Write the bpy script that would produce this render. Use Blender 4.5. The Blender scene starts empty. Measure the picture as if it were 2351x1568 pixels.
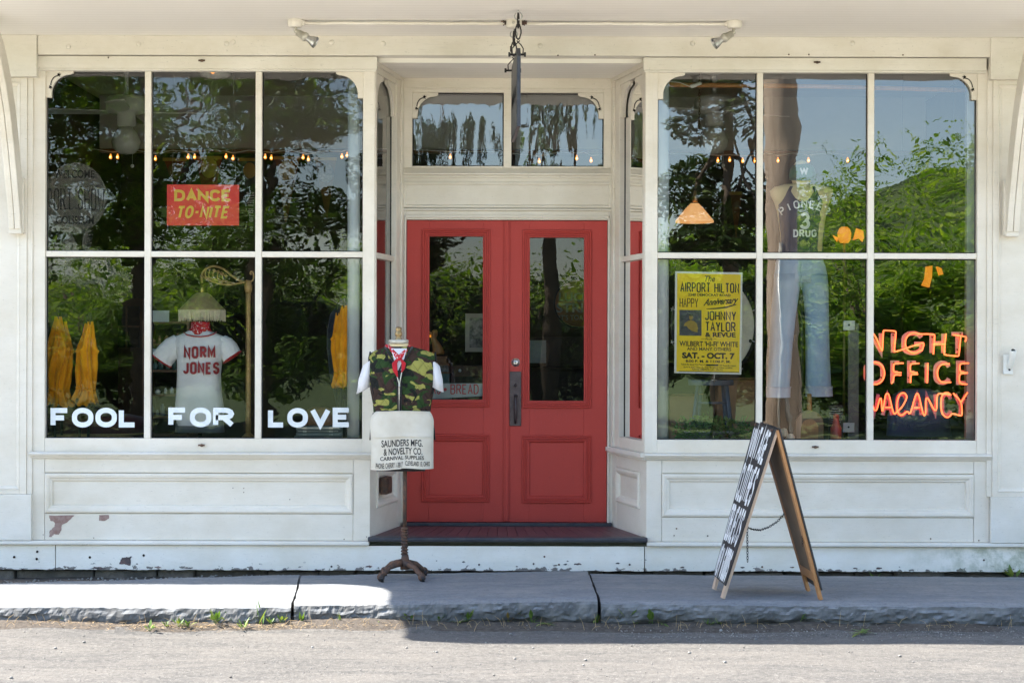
import bpy, math, random
from mathutils import Vector, Matrix, noise as mnoise
random.seed(7)
C = bpy.context.scene
COL = C.collection
R = math.radians

# ------------------------------------------------------------------ camera, sky, sun, exposure
FPX, CX, HY = 3938.0, 1175.5, 786.0          # focal length and optical axis in units of a 2351 px wide picture
CAM_Y, ZC = -11.0, 1.58
cd = bpy.data.cameras.new('camera'); cam = bpy.data.objects.new('camera', cd); COL.objects.link(cam)
cam.location = (0, CAM_Y, ZC)
cam.rotation_euler = (R(90), R(-0.155), 0)
cd.sensor_width = 36; cd.lens = 36*FPX/2351; cd.shift_y = 2/2351
cd.clip_start = 0.05; cd.clip_end = 2000
C.camera = cam
SUN_D = Vector((0.90, -0.10, -1.0)).normalized()   # direction the light travels
w = bpy.data.worlds.new('World'); C.world = w; w.use_nodes = True
nt = w.node_tree; nt.nodes.clear()
sky = nt.nodes.new('ShaderNodeTexSky'); sky.sky_type = 'NISHITA'; sky.sun_disc = False
sky.sun_elevation = math.asin(-SUN_D.z); sky.sun_rotation = math.atan2(-SUN_D.x, -SUN_D.y)
sky.air_density = 1.0; sky.dust_density = 0.6; sky.ozone_density = 1.0
bg = nt.nodes.new('ShaderNodeBackground'); bg.inputs[1].default_value = 0.10
wo = nt.nodes.new('ShaderNodeOutputWorld')
nt.links.new(sky.outputs[0], bg.inputs[0]); nt.links.new(bg.outputs[0], wo.inputs[0])
sl = bpy.data.lights.new('sun', 'SUN'); sl.energy = 3.6; sl.angle = R(0.5); sl.color = (1.0, 0.945, 0.86)
so = bpy.data.objects.new('sun', sl); COL.objects.link(so)
so.rotation_euler = SUN_D.to_track_quat('-Z', 'Y').to_euler(); so.location = (-9, 1, 10)
C.view_settings.view_transform = 'Standard'; C.view_settings.look = 'None'
C.view_settings.exposure = 2.46; C.view_settings.gamma = 1.0
cy = C.cycles
cy.use_denoising = True; cy.max_bounces = 8; cy.diffuse_bounces = 4; cy.glossy_bounces = 4
cy.transparent_max_bounces = 24; cy.caustics_reflective = False; cy.caustics_refractive = False
cy.sample_clamp_indirect = 6.0

# ------------------------------------------------------------------ helpers
def at(x, y, Y):
    """point at depth Y that the picture shows at (x, y) of its 2351 px wide version"""
    xc = x + 0.0027*(y-784); yc = y - 0.0027*(x-1175)
    d = Y-CAM_Y
    return Vector(((xc-CX)*d/FPX, Y, ZC-(yc-HY)*d/FPX))
def ax(x, Y): return (x-CX)*(Y-CAM_Y)/FPX
def az(y, Y): return ZC-(y-HY)*(Y-CAM_Y)/FPX
fx = lambda x: ax(x, 0.0)
fz = lambda y: az(y, 0.0)
REC = 0.70
gx = lambda x: ax(x, REC)
gz = lambda y: az(y, REC)

class MB:
    def __init__(s, M=None): s.v = []; s.f = []; s.mi = []; s.M = M; s.m = 0; s.sm = []
    def add(s, vs, fs, smooth=False):
        b = len(s.v)
        for p in vs:
            p = Vector(p); s.v.append(tuple(s.M @ p) if s.M else tuple(p))
        for f in fs: s.f.append([b+i for i in f]); s.mi.append(s.m); s.sm.append(smooth)
    def box(s, x0, x1, y0, y1, z0, z1):
        x0, x1 = min(x0, x1), max(x0, x1); y0, y1 = min(y0, y1), max(y0, y1); z0, z1 = min(z0, z1), max(z0, z1)
        s.add([(x0,y0,z0),(x1,y0,z0),(x1,y1,z0),(x0,y1,z0),(x0,y0,z1),(x1,y0,z1),(x1,y1,z1),(x0,y1,z1)],
              [(0,3,2,1),(4,5,6,7),(0,1,5,4),(1,2,6,5),(2,3,7,6),(3,0,4,7)])
        return s
    def prism(s, poly, y0, y1):
        """poly: (x,z) counter-clockwise seen from -Y, extruded from y0 (front) to y1"""
        n = len(poly)
        s.add([(x,y0,z) for x,z in poly]+[(x,y1,z) for x,z in poly],
              [tuple(range(n)), tuple(range(2*n-1, n-1, -1))]+[(i,i+n,(i+1)%n+n,(i+1)%n) for i in range(n)])
        return s
    def plan(s, poly, z0, z1):
        n = len(poly)
        s.add([(x,y,z0) for x,y in poly]+[(x,y,z1) for x,y in poly],
              [tuple(range(n-1,-1,-1)), tuple(range(n,2*n))]+[(i,(i+1)%n,(i+1)%n+n,i+n) for i in range(n)])
        return s
    def ring(s, x0, x1, z0, z1, prof, Y):
        """mitred moulding round a rectangle: prof = [(inset, proud)], facing -Y"""
        vs, fs = [], []
        for d, h in prof:
            vs += [(x0+d,Y-h,z0+d),(x1-d,Y-h,z0+d),(x1-d,Y-h,z1-d),(x0+d,Y-h,z1-d)]
        for k in range(len(prof)-1):
            for i in range(4):
                j = (i+1)%4; fs.append((4*k+i,4*k+j,4*k+4+j,4*k+4+i))
        s.add(vs, fs); return s
    def tube(s, pts, r, n=8, cap=True, smooth=True, closed=False):
        pts = [Vector(p) for p in pts]; N = len(pts)
        rs = r if isinstance(r, (list, tuple)) else [r]*N
        up = None; vs = []
        for i, p in enumerate(pts):
            a = pts[(i-1)%N] if (i > 0 or closed) else p
            b = pts[(i+1)%N] if (i < N-1 or closed) else p
            t = (b-a)
            t = t.normalized() if t.length > 1e-9 else Vector((0,0,1))
            if up is None:
                up = Vector((0,0,1)) if abs(t.z) < .9 else Vector((0,1,0))
            u = t.cross(up)
            u = u.normalized() if u.length > 1e-6 else t.orthogonal().normalized()
            v = u.cross(t).normalized(); up = v
            for k in range(n):
                A = 2*math.pi*k/n
                vs.append(p+u*(rs[i]*math.cos(A))+v*(rs[i]*math.sin(A)))
        fs = []
        for i in range(N if closed else N-1):
            j = (i+1)%N
            for k in range(n):
                l = (k+1)%n; fs.append((i*n+k, i*n+l, j*n+l, j*n+k))
        if cap and not closed:
            fs.append(tuple(range(n-1,-1,-1))); fs.append(tuple((N-1)*n+k for k in range(n)))
        s.add(vs, fs, smooth); return s
    def loft(s, rings, cap=True, smooth=True):
        n = len(rings[0]); vs = [p for r in rings for p in r]; fs = []
        for i in range(len(rings)-1):
            for k in range(n):
                l = (k+1)%n; fs.append((i*n+k,i*n+l,(i+1)*n+l,(i+1)*n+k))
        if cap: fs.append(tuple(range(n-1,-1,-1))); fs.append(tuple((len(rings)-1)*n+k for k in range(n)))
        s.add(vs, fs, smooth); return s
    def lathe(s, prof, c=(0,0,0), n=20, cap=True, sx=1, sy=1):
        c = Vector(c)
        return s.loft([[c+Vector((r*sx*math.cos(2*math.pi*k/n), r*sy*math.sin(2*math.pi*k/n), z)) for k in range(n)] for r, z in prof], cap)
    def ball(s, c, r, n=10, sx=1, sy=1, sz=1):
        c = Vector(c); m = max(4, n//2+1)
        return s.lathe([(max(1e-4, r*math.sin(math.pi*i/m)), -r*sz*math.cos(math.pi*i/m)) for i in range(m+1)], c, n, True, sx, sy)
    def build(s, name, mat, parent=None, bevel=0.0, label=None, seg=2, kind=None, sharp=None):
        me = bpy.data.meshes.new(name)
        me.from_pydata([tuple(v) for v in s.v], [], s.f); me.update()
        mats = mat if isinstance(mat, (list, tuple)) else [mat]
        for m in mats: me.materials.append(m)
        if len(mats) > 1: me.polygons.foreach_set('material_index', s.mi)
        me.polygons.foreach_set('use_smooth', s.sm); me.update()
        o = bpy.data.objects.new(name, me); COL.objects.link(o)
        if parent is not None: o.parent = parent
        if bevel:
            b = o.modifiers.new('bevel', 'BEVEL'); b.width = bevel; b.segments = seg; b.limit_method = 'ANGLE'; b.angle_limit = R(40)
        if label: o['label'] = label
        if kind: o['kind'] = kind
        return o
def tag(o, label, cat, group=None):
    o['label'] = label; o['category'] = cat
    if group: o['group'] = group
    return o
def thing(name, label, cat, loc=(0,0,0), group=None):
    o = bpy.data.objects.new(name, None); COL.objects.link(o); o.empty_display_size = .1
    o.location = loc
    return tag(o, label, cat, group)
def rootfix(o):
    """parts were built in world coordinates: let them keep those under an Empty that stands at the thing's base"""
    for ch in o.children: ch.matrix_parent_inverse = Matrix.Translation(-o.location)
def ell(cx, cy, cz, rx, ry, n=20, p=2.0, tilt=0):
    out = []
    for k in range(n):
        a = 2*math.pi*k/n; c, s_ = math.cos(a), math.sin(a)
        out.append(Vector((cx+rx*math.copysign(abs(c)**(2/p), c), cy+ry*math.copysign(abs(s_)**(2/p), s_), cz+tilt*c)))
    return out
def rough(mb, amp, sc, off=0, zs=1.0):
    """wrinkle a mesh builder's points with smooth noise"""
    for i, p in enumerate(mb.v):
        q = Vector((p[0]*sc+off, p[1]*sc, p[2]*sc*zs)); nv = mnoise.noise_vector(q)
        mb.v[i] = (p[0]+nv.x*amp, p[1]+nv.y*amp, p[2]+nv.z*amp*.4)
    return mb

# ------------------------------------------------------------------ materials
def mat(name, col, rough_=.6, metal=0.0, spec=.5):
    m = bpy.data.materials.new(name); m.use_nodes = True
    b = m.node_tree.nodes['Principled BSDF']
    b.inputs['Base Color'].default_value = (*col, 1); b.inputs['Roughness'].default_value = rough_
    b.inputs['Metallic'].default_value = metal; b.inputs['Specular IOR Level'].default_value = spec
    return m
class NT:
    """small node-graph builder"""
    def __init__(s, m): s.t = m.node_tree; s.b = s.t.nodes.get('Principled BSDF'); s.tc = None
    def n(s, typ, **kw):
        x = s.t.nodes.new(typ)
        for k, v in kw.items(): setattr(x, k, v)
        return x
    def l(s, a, b): s.t.links.new(a, b)
    def coord(s, scale=(1,1,1), obj=False):
        tc = s.n('ShaderNodeTexCoord'); mp = s.n('ShaderNodeMapping'); mp.inputs['Scale'].default_value = scale
        if obj: s.l(tc.outputs['Object'], mp.inputs[0])
        else:
            g = s.n('ShaderNodeNewGeometry'); s.l(g.outputs['Position'], mp.inputs[0])
        return mp.outputs[0]
    def noise(s, vec, scale, det=4, rough_=.55, dist=0):
        x = s.n('ShaderNodeTexNoise'); x.inputs['Scale'].default_value = scale; x.inputs['Detail'].default_value = det
        x.inputs['Roughness'].default_value = rough_; x.inputs['Distortion'].default_value = dist
        s.l(vec, x.inputs['Vector']); return x.outputs['Fac']
    def ramp(s, fac, stops, interp='LINEAR'):
        x = s.n('ShaderNodeValToRGB'); x.color_ramp.interpolation = interp
        e = x.color_ramp.elements
        while len(e) < len(stops): e.new(.5)
        for k, (p, c) in enumerate(stops):
            e[k].position = p; e[k].color = (*c, 1) if not isinstance(c, float) else (c, c, c, 1)
        s.l(fac, x.inputs[0]); return x.outputs[0]
    def mix(s, fac, a, b, blend='MIX'):
        x = s.n('ShaderNodeMix', data_type='RGBA', blend_type=blend)
        for ix, v in ((0, fac), (6, a), (7, b)):
            sock = x.inputs[ix]
            if hasattr(v, 'default_value') and not isinstance(v, (tuple, float, int)): s.l(v, sock)
            elif isinstance(v, (float, int)): sock.default_value = v if ix == 0 else (v, v, v, 1)
            else: sock.default_value = (*v, 1)
        return x.outputs[2]
    def math(s, op, a, b=0.0, c=None):
        x = s.n('ShaderNodeMath', operation=op)
        for i, v in enumerate((a, b) if c is None else (a, b, c)):
            if isinstance(v, (int, float)): x.inputs[i].default_value = v
            else: s.l(v, x.inputs[i])
        return x.outputs[0]
    def bump(s, h, strength=.3, dist=.01, prev=None):
        x = s.n('ShaderNodeBump'); x.inputs['Strength'].default_value = strength; x.inputs['Distance'].default_value = dist
        s.l(h, x.inputs['Height'])
        if prev is not None: s.l(prev, x.inputs['Normal'])
        return x.outputs[0]
    def xyz(s, vec):
        x = s.n('ShaderNodeSeparateXYZ'); s.l(vec, x.inputs[0]); return x.outputs

M = {}
def paint(name, col, peel=0.0, peel_z=None, grain=(2.2,2.2,40)):
    """old brushed oil paint on boards: brush grain, faint dirt, hairline cracks, chips where the wood shows"""
    m = mat(name, col, .48); g = NT(m)
    p = g.coord()
    big = g.noise(g.coord((1, 1, 1.6)), 1.9, 6, .66); spk = g.noise(p, 60, 3, .6)
    dirty = tuple(c*k for c, k in zip(col, (.80,.77,.70)))
    c = g.mix(g.ramp(big, [(.40, 0.0), (.72, 0.75)]), col, dirty)
    c = g.mix(g.ramp(spk, [(.66, 0.0), (.72, 0.5)]), c, tuple(k*.62 for k in col))
    pg = g.coord(grain)
    gr = g.noise(pg, 6, 5, .65, .3)
    c = g.mix(g.ramp(gr, [(.56, 0.0), (.70, .30)]), c, tuple(k*.72 for k in col))
    crack = g.ramp(g.noise(g.coord((5, 5, 90)), 3.0, 6, .7), [(.335, 1.0), (.35, 0.0)])
    c = g.mix(g.math('MULTIPLY', crack, g.ramp(g.noise(p, 1.1, 3), [(.48, 0.0), (.60, .75)])), c, (.16,.14,.12))
    nrm = g.bump(gr, .35, .0035)
    if peel:
        pn = g.noise(g.coord((1, 1, 1.6)), 13, 7, .62)
        z = g.xyz(g.coord())[2]
        lo, hi = peel_z
        edge = g.math('MULTIPLY_ADD', z, -1.0/(hi-lo), hi/(hi-lo))      # 1 at lo, 0 at hi
        edge = g.math('MULTIPLY', g.math('MAXIMUM', g.math('MINIMUM', edge, 1.0), 0.0), .26)
        msk = g.ramp(g.math('ADD', pn, edge), [(.79-peel*.02, 0.0), (.80-peel*.02, 1.0)])
        wood = g.mix(g.noise(p, 25, 4), (.10,.085,.075), (.30,.27,.25))
        c = g.mix(msk, c, wood); nrm = g.bump(msk, -.6, .002, nrm)
    if name == 'base_paint':
        mx_ = g.math('MULTIPLY', g.ramp(g.math('MULTIPLY_ADD', g.xyz(p)[0], 1.2, -2.9), [(.0, 0.0), (1.0, .75)]), g.ramp(g.noise(p, 9, 6, .7), [(.42, 0.0), (.62, 1.0)]))
        c = g.mix(mx_, c, (.20,.24,.12))
    g.l(c, g.b.inputs['Base Color']); g.l(nrm, g.b.inputs['Normal'])
    M[name] = m; return m
paint('white_paint', (.735,.685,.60))
paint('base_paint', (.86,.82,.75), 1.0, (fz(1309), fz(1284)))
paint('sill_paint', (.74,.71,.65), .3, (fz(1256), fz(1246)))
paint('wood_grain_paint', (.72,.69,.615), grain=(1.2,1.2,16))

m = mat('beadboard_paint', (.84,.815,.755), .5); g = NT(m)
p = g.coord(); yy = g.xyz(p)[1]
bead = g.math('PINGPONG', yy, .0175)
line = g.ramp(g.math('DIVIDE', bead, .0175), [(.0, 0.0), (.22, 1.0), (.8, .92), (1.0, .6)])
jn = g.ramp(g.math('DIVIDE', g.math('PINGPONG', yy, .0375), .0375), [(.0, 1.0), (.16, 0.0)])
scuff = g.ramp(g.noise(g.coord((1.6, 22, 1)), 5, 4, .6), [(.70, 0.0), (.76, 1.0)])
c = g.mix(g.ramp(g.noise(p, 1.2, 4), [(.4, 0.0), (.75, .4)]), (.85,.82,.755), (.78,.74,.66))
c = g.mix(g.math('MULTIPLY', scuff, .35), c, (.58,.45,.34))
c = g.mix(g.math('MULTIPLY', jn, .30), c, (.45,.41,.34))
g.l(c, g.b.inputs['Base Color']); g.l(g.bump(line, .5, .003), g.b.inputs['Normal']); M['beadboard'] = m

m = mat('red_door_paint', (.42,.052,.046), .55, 0, .25); g = NT(m)
p = g.coord()
c = g.mix(g.ramp(g.noise(p, 2.2, 5), [(.35, 0.0), (.75, .55)]), (.45,.054,.043), (.35,.045,.038))
c = g.mix(g.ramp(g.noise(p, 160, 2), [(.60, 0.0), (.72, .22)]), c, (.52,.13,.11))
c = g.mix(g.ramp(g.noise(g.coord((9, 9, 2.2)), 4, 6, .7), [(.60, 0.0), (.72, .45)]), c, (.28,.045,.042))
c = g.mix(g.ramp(g.noise(g.coord((30, 30, 6)), 3, 4, .7), [(.70, 0.0), (.73, .5)]), c, (.60,.22,.19))
g.l(c, g.b.inputs['Base Color'])
g.l(g.bump(g.noise(p, 180, 3, .7), .25, .002, g.bump(g.noise(g.coord((3,3,30)), 5, 4), .12, .003)), g.b.inputs['Normal']); M['red'] = m

def glass(name, k, wav, sc, warp=(1,1,1), seed=0.0, dist=.001):
    """old window glass: sees through, mirrors the street with slow ripples"""
    m = bpy.data.materials.new(name); m.use_nodes = True; t = m.node_tree; t.nodes.clear(); g = NT(m)
    out = g.n('ShaderNodeOutputMaterial'); mx = g.n('ShaderNodeMixShader'); tr = g.n('ShaderNodeBsdfTransparent'); gl = g.n('ShaderNodeBsdfGlossy')
    tr.inputs[0].default_value = (.97,.99,.98,1); gl.inputs['Roughness'].default_value = 0.0; gl.inputs['Color'].default_value = (1,1,1,1)
    fr = g.n('ShaderNodeFresnel'); fr.inputs[0].default_value = 1.52
    fac = g.math('MINIMUM', g.math('ADD', fr.outputs[0], k), 1.0)
    tc = g.n('ShaderNodeNewGeometry'); mp = g.n('ShaderNodeMapping'); mp.inputs['Scale'].default_value = warp; mp.inputs['Location'].default_value = (seed, seed*.7, seed*1.3)
    g.l(tc.outputs['Position'], mp.inputs[0])
    a = g.noise(mp.outputs[0], sc, 1, .35, .5); b = g.noise(mp.outputs[0], sc*4.0, 1, .4, .8)
    h = g.math('MULTIPLY_ADD', b, .05, a)
    nrm = g.bump(h, wav, dist)
    g.l(nrm, gl.inputs['Normal'])
    g.l(fac, mx.inputs[0]); g.l(tr.outputs[0], mx.inputs[1]); g.l(gl.outputs[0], mx.inputs[2]); g.l(mx.outputs[0], out.inputs[0])
    M[name] = m; return m
glass('window_glass_left', 0.03, 1.0, 2.6, (1,1,1.5), 3.0, .0019)
glass('window_glass_right', .085, 1.0, 2.0, (1.3,1,.9), 11.0, .0015)
glass('transom_glass', 0.085, 1.0, 3.0, (2.6,1,.6), 5.0, .0030)
glass('door_glass', .008, 1.0, 1.6, (1,1,1), 8.0, .0012)
glass('side_glass', 0.05, 1.0, 2.0, (1,1,1), 1.0, .0016)

def noisy(name, c1, c2, sc, rough_=.7, bump=.2, bd=.003, metal=0.0, warp=(1,1,1), lo=.35, hi=.7, det=5, obj=False):
    m = mat(name, c1, rough_, metal); g = NT(m); p = g.coord(warp, obj)
    f = g.noise(p, sc, det, .6)
    g.l(g.mix(g.ramp(f, [(lo, 0.0), (hi, 1.0)]), c1, c2), g.b.inputs['Base Color'])
    if bump: g.l(g.bump(g.noise(p, sc*3, 4, .65), bump, bd), g.b.inputs['Normal'])
    M[name] = m; return m
noisy('bare_wood_chip', (.22,.12,.10), (.34,.25,.22), 30)
noisy('dark_wood_chip', (.05,.05,.055), (.17,.10,.09), 40)
noisy('black_iron', (.018,.018,.02), (.045,.04,.038), 40, .55, .2, .001, .6)
noisy('rusty_iron', (.055,.045,.042), (.17,.085,.05), 28, .75, .4, .002, .35)
noisy('bronze_handle', (.055,.045,.048), (.085,.07,.075), 30, .45, .15, .001, .7)
noisy('steel', (.55,.55,.54), (.40,.40,.38), 60, .32, 0, 0, 1.0)
noisy('grey_lamp', (.42,.40,.34), (.55,.53,.46), 30, .4, .1, .001, .3)
noisy('plum_floor', (.085,.035,.045), (.13,.07,.08), 9, .5, .25, .002, 0, (1,6,1))
noisy('navy_paint', (.022,.026,.038), (.05,.052,.06), 18, .45, .2, .002)
noisy('sign_face_sheen', (.06,.06,.065), (.10,.10,.10), 8, .5)  # grey stands for light reflected off the navy-black board
noisy('orange_wood', (.46,.22,.08), (.36,.16,.055), 14, .5, .2, .002, 0, (8,8,1))
noisy('pale_wood', (.55,.40,.29), (.42,.30,.22), 14, .6, .2, .002, 0, (8,8,1))
noisy('brown_board', (.17,.115,.07), (.13,.085,.05), 10, .7)
noisy('black_board', (.016,.016,.018), (.035,.034,.034), 12, .62, .2, .001)
M['white_letters'] = mat('white_letters', (.78,.79,.80), .55)
M['window_letters'] = noisy('window_letters', (.74,.78,.80), (.62,.68,.72), 20, .55, 0)
M['black_ink'] = noisy('black_ink', (.012,.012,.013), (.05,.045,.03), 60, .7, 0, lo=.5, hi=.85)
M['red_ink'] = noisy('red_ink', (.38,.025,.03), (.30,.03,.035), 50, .7, 0)
noisy('sign_red', (.88,.042,.022), (.80,.038,.022), 9, .45, 0)
M['sign_yellow'] = mat('sign_yellow', (.88,.54,.06), .5)
noisy('poster_yellow', (.95,.68,.008), (.90,.62,.008), 7, .6, 0)
M['poster_white'] = mat('poster_white', (.78,.77,.70), .6)
# ground materials
m = mat('asphalt', (.2,.19,.18), .92); g = NT(m); p = g.coord()
streak = g.noise(g.coord((.5, 2.2, 1)), 2.2, 8, .70, .9)
fine = g.noise(p, 150, 4, .8); mid = g.noise(p, 26, 5, .7)
c = g.mix(g.ramp(streak, [(.36, 0.0), (.66, 1.0)]), (.070,.067,.064), (.152,.138,.122))
c = g.mix(g.ramp(mid, [(.40, 0.0), (.68, .55)]), c, (.21,.197,.176))
c = g.mix(g.ramp(fine, [(.36, 1.0), (.47, 0.0)]), c, (.075,.072,.07))
c = g.mix(g.ramp(g.noise(p, 95, 3, .7), [(.64, 0.0), (.70, .9)]), c, (.38,.36,.33))
c = g.mix(g.ramp(g.noise(p, 42, 4, .8), [(.56, 0.0), (.68, .55)]), c, (.30,.285,.26))
c = g.mix(g.ramp(g.noise(p, 50, 4, .8), [(.33, .85), (.43, 0.0)]), c, (.038,.037,.036))
vor = g.n('ShaderNodeTexVoronoi'); vor.inputs['Scale'].default_value = 62; g.l(p, vor.inputs['Vector'])
c = g.mix(g.ramp(g.noise(g.coord((1, 2.4, 1)), 1.3, 7, .72), [(.60, 0.0), (.70, .6)]), c, (.085,.08,.075))
nrm = g.bump(g.noise(p, 75, 5, .8), .7, .010, g.bump(mid, .6, .012, g.bump(streak, .35, .03)))
g.l(c, g.b.inputs['Base Color']); g.l(nrm, g.b.inputs['Normal']); M['asphalt'] = m
noisy('bounce_gravel', (.58,.52,.44), (.48,.435,.37), 6, .95, .5, .02)  # kept pale to throw sunlight back up under the porch
m = mat('bluestone', (.30,.31,.32), .9, 0, .15); g = NT(m); p = g.coord()
lay = g.noise(g.coord((.6, 2.4, 30)), 3, 6, .6, .5); fine = g.noise(p, 120, 4, .7)
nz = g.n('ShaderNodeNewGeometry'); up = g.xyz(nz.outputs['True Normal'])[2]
c = g.mix(g.ramp(lay, [(.35, 0.0), (.7, 1.0)]), (.190,.203,.220), (.265,.266,.262))
c = g.mix(g.ramp(g.noise(p, 46, 5, .75), [(.36, .55), (.50, 0.0)]), c, (.12,.128,.138))
c = g.mix(g.ramp(g.noise(g.coord((1.2, 3, 1)), 7, 6, .7), [(.56, 0.0), (.66, .5)]), c, (.33,.335,.34))
c = g.mix(g.ramp(g.noise(p, 3.2, 5, .65), [(.55, 0.0), (.75, .45)]), c, (.35,.335,.31))
c = g.mix(g.ramp(g.noise(g.coord((2.2, 16, 1)), 2.4, 6, .7, .8), [(.655, 0.0), (.67, .7), (.69, 0.0)]), c, (.10,.105,.11))
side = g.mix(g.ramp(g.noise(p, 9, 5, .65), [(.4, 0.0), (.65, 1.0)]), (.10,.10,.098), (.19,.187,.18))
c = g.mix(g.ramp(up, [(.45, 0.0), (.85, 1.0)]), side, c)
g.l(c, g.b.inputs['Base Color'])
g.l(g.bump(fine, .35, .003, g.bump(g.noise(p, 16, 6, .7), .5, .012)), g.b.inputs['Normal']); M['bluestone'] = m
noisy('soil', (.055,.043,.034), (.12,.10,.08), 35, .95, .8, .01)
noisy('foundation_stone', (.10,.09,.08), (.20,.17,.14), 7, .9, .9, .03)
noisy('gravel_grit', (.20,.20,.19), (.36,.36,.34), 90, .95, 1.0, .01)
noisy('straw', (.36,.24,.12), (.52,.38,.20), 20, .9, 0)
noisy('pebble', (.10,.09,.08), (.42,.40,.37), 12, .9, .3, .003)

def leafmat(name, stops, trans=.35, rough_=.5):
    m = bpy.data.materials.new(name); m.use_nodes = True; g = NT(m); t = m.node_tree
    geo = g.n('ShaderNodeNewGeometry'); c = g.ramp(geo.outputs['Random Per Island'], stops)
    g.l(c, g.b.inputs['Base Color']); g.b.inputs['Roughness'].default_value = rough_
    tl = g.n('ShaderNodeBsdfTranslucent'); g.l(g.mix(1.0, c, (1.0,1.15,.45), 'MULTIPLY'), tl.inputs[0])
    mx = g.n('ShaderNodeMixShader'); mx.inputs[0].default_value = trans
    out = t.nodes['Material Output']
    g.l(g.b.outputs[0], mx.inputs[1]); g.l(tl.outputs[0], mx.inputs[2]); g.l(mx.outputs[0], out.inputs[0]); M[name] = m; return m
leafmat('tree_leaf', [(0, (.05,.10,.015)), (.5, (.12,.22,.03)), (1, (.24,.36,.06))], .4)
leafmat('bright_leaf', [(0, (.07,.15,.015)), (.5, (.22,.36,.03)), (1, (.46,.56,.07))], .5)
leafmat('dark_leaf', [(0, (.012,.026,.010)), (.6, (.035,.075,.018)), (.85, (.07,.12,.025)), (1, (.20,.28,.06))], .3)
leafmat('weed_leaf', [(0, (.07,.13,.03)), (.6, (.14,.23,.045)), (1, (.28,.32,.08))], .25)
leafmat('red_leaf', [(0, (.22,.10,.04)), (1, (.16,.22,.05))], .3)
leafmat('pot_leaf', [(0, (.05,.13,.03)), (.6, (.12,.26,.06)), (1, (.26,.42,.15))], .35)
noisy('bark', (.10,.075,.05), (.19,.15,.11), 9, .9, .7, .02, 0, (1,1,.25))
noisy('pole_wood', (.36,.27,.19), (.55,.44,.33), 5, .85, .5, .01, 0, (6,6,.4))
noisy('meadow', (.05,.085,.02), (.12,.16,.05), 3, .95, .6, .05)

# cloth
def cloth(name, c1, c2, sc=9, rough_=.85, weave=420, wr=.35):
    m = mat(name, c1, rough_, 0, .2); g = NT(m); p = g.coord()
    f = g.noise(p, sc, 5, .6)
    g.l(g.mix(g.ramp(f, [(.38, 0.0), (.7, 1.0)]), c1, c2), g.b.inputs['Base Color'])
    g.b.inputs['Sheen Weight'].default_value = .15
    g.l(g.bump(g.noise(p, weave, 2), .12, .001, g.bump(g.noise(p, sc*1.6, 4, .6, .5), wr, .012)), g.b.inputs['Normal'])
    M[name] = m; return m
cloth('white_cloth', (.87,.87,.86), (.82,.82,.80), 9)
cloth('tee_cloth', (.70,.70,.74), (.64,.64,.68), 14)
cloth('canvas', (.62,.58,.50), (.53,.48,.39), 6, .9, 300, .3)
cloth('mustard_cloth', (.90,.37,.012), (.66,.25,.008), 8, .8, 300, .5)
cloth('denim_light', (.32,.46,.62), (.45,.58,.72), 5, .9, 300, .4)
cloth('denim_cuff', (.52,.58,.70), (.42,.48,.62), 14)
cloth('navy_cloth', (.022,.024,.062), (.03,.035,.085), 9)
cloth('blue_cloth', (.10,.14,.27), (.14,.18,.33), 6)
cloth('dark_coat', (.022,.028,.045), (.035,.042,.06), 5)
cloth('green_cap_cloth', (.012,.12,.06), (.012,.09,.045), 9)
cloth('maroon_cloth', (.06,.012,.018), (.09,.018,.026), 5)
cloth('form_cloth', (.24,.24,.25), (.19,.19,.20), 12)
cloth('form_tan', (.78,.64,.38), (.70,.56,.32), 5)
cloth('black_trim', (.012,.012,.014), (.02,.02,.022), 20)
cloth('fringe', (.80,.70,.52), (.68,.57,.40), 60)
m = mat('bandana', (.5,.02,.03), .8, 0, .2); g = NT(m); p = g.coord()
vo = g.n('ShaderNodeTexVoronoi', feature='DISTANCE_TO_EDGE'); vo.inputs['Scale'].default_value = 42; g.l(p, vo.inputs['Vector'])
msk = g.ramp(g.noise(p, 85, 2, .5, 1.2), [(.60, 0.0), (.63, 1.0)])
g.l(g.mix(msk, (.50,.018,.03), (.78,.70,.70)), g.b.inputs['Base Color']); g.l(g.bump(g.noise(p, 30, 3), .5, .006), g.b.inputs['Normal']); M['bandana'] = m
M['red_cloth'] = cloth('red_cloth', (.48,.018,.03), (.36,.012,.02), 14)
m = mat('camouflage', (.1,.1,.05), .85, 0, .2); g = NT(m)
def blot(sc, seed, lo, warp=(1,1,1.9), dist=.8):
    mp = g.n('ShaderNodeMapping'); mp.inputs['Scale'].default_value = warp; mp.inputs['Location'].default_value = (seed, seed*.3, seed*.6)
    geo = g.n('ShaderNodeNewGeometry'); g.l(geo.outputs['Position'], mp.inputs[0])
    return g.ramp(g.noise(mp.outputs[0], sc, 2, .45, dist), [(lo, 0.0), (lo+.008, 1.0)])
c = g.mix(blot(8, 2.0, .50), (.022,.048,.014), (.040,.024,.019))
c = g.mix(blot(8.5, 7.3, .585), c, (.28,.27,.07))
c = g.mix(blot(10, 4.1, .61, (1,1,1.3)), c, (.010,.012,.011))
p = g.coord(); x_, _, z_ = g.xyz(p)
q1 = g.math('PINGPONG', g.math('MULTIPLY_ADD', z_, .75, x_), .034); q2 = g.math('PINGPONG', g.math('MULTIPLY_ADD', z_, -.75, x_), .034)
q = g.math('MINIMUM', q1, q2); puff = g.ramp(g.math('DIVIDE', q, .034), [(0, 0.0), (.35, .85), (1, 1.0)])
c = g.mix(g.ramp(g.math('DIVIDE', q, .034), [(0, .55), (.07, 0.0)]), c, (.01,.012,.01))
g.l(c, g.b.inputs['Base Color']); g.l(g.bump(puff, .7, .008, g.bump(g.noise(p, 16, 4), .4, .01)), g.b.inputs['Normal']); M['camo'] = m

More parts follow.
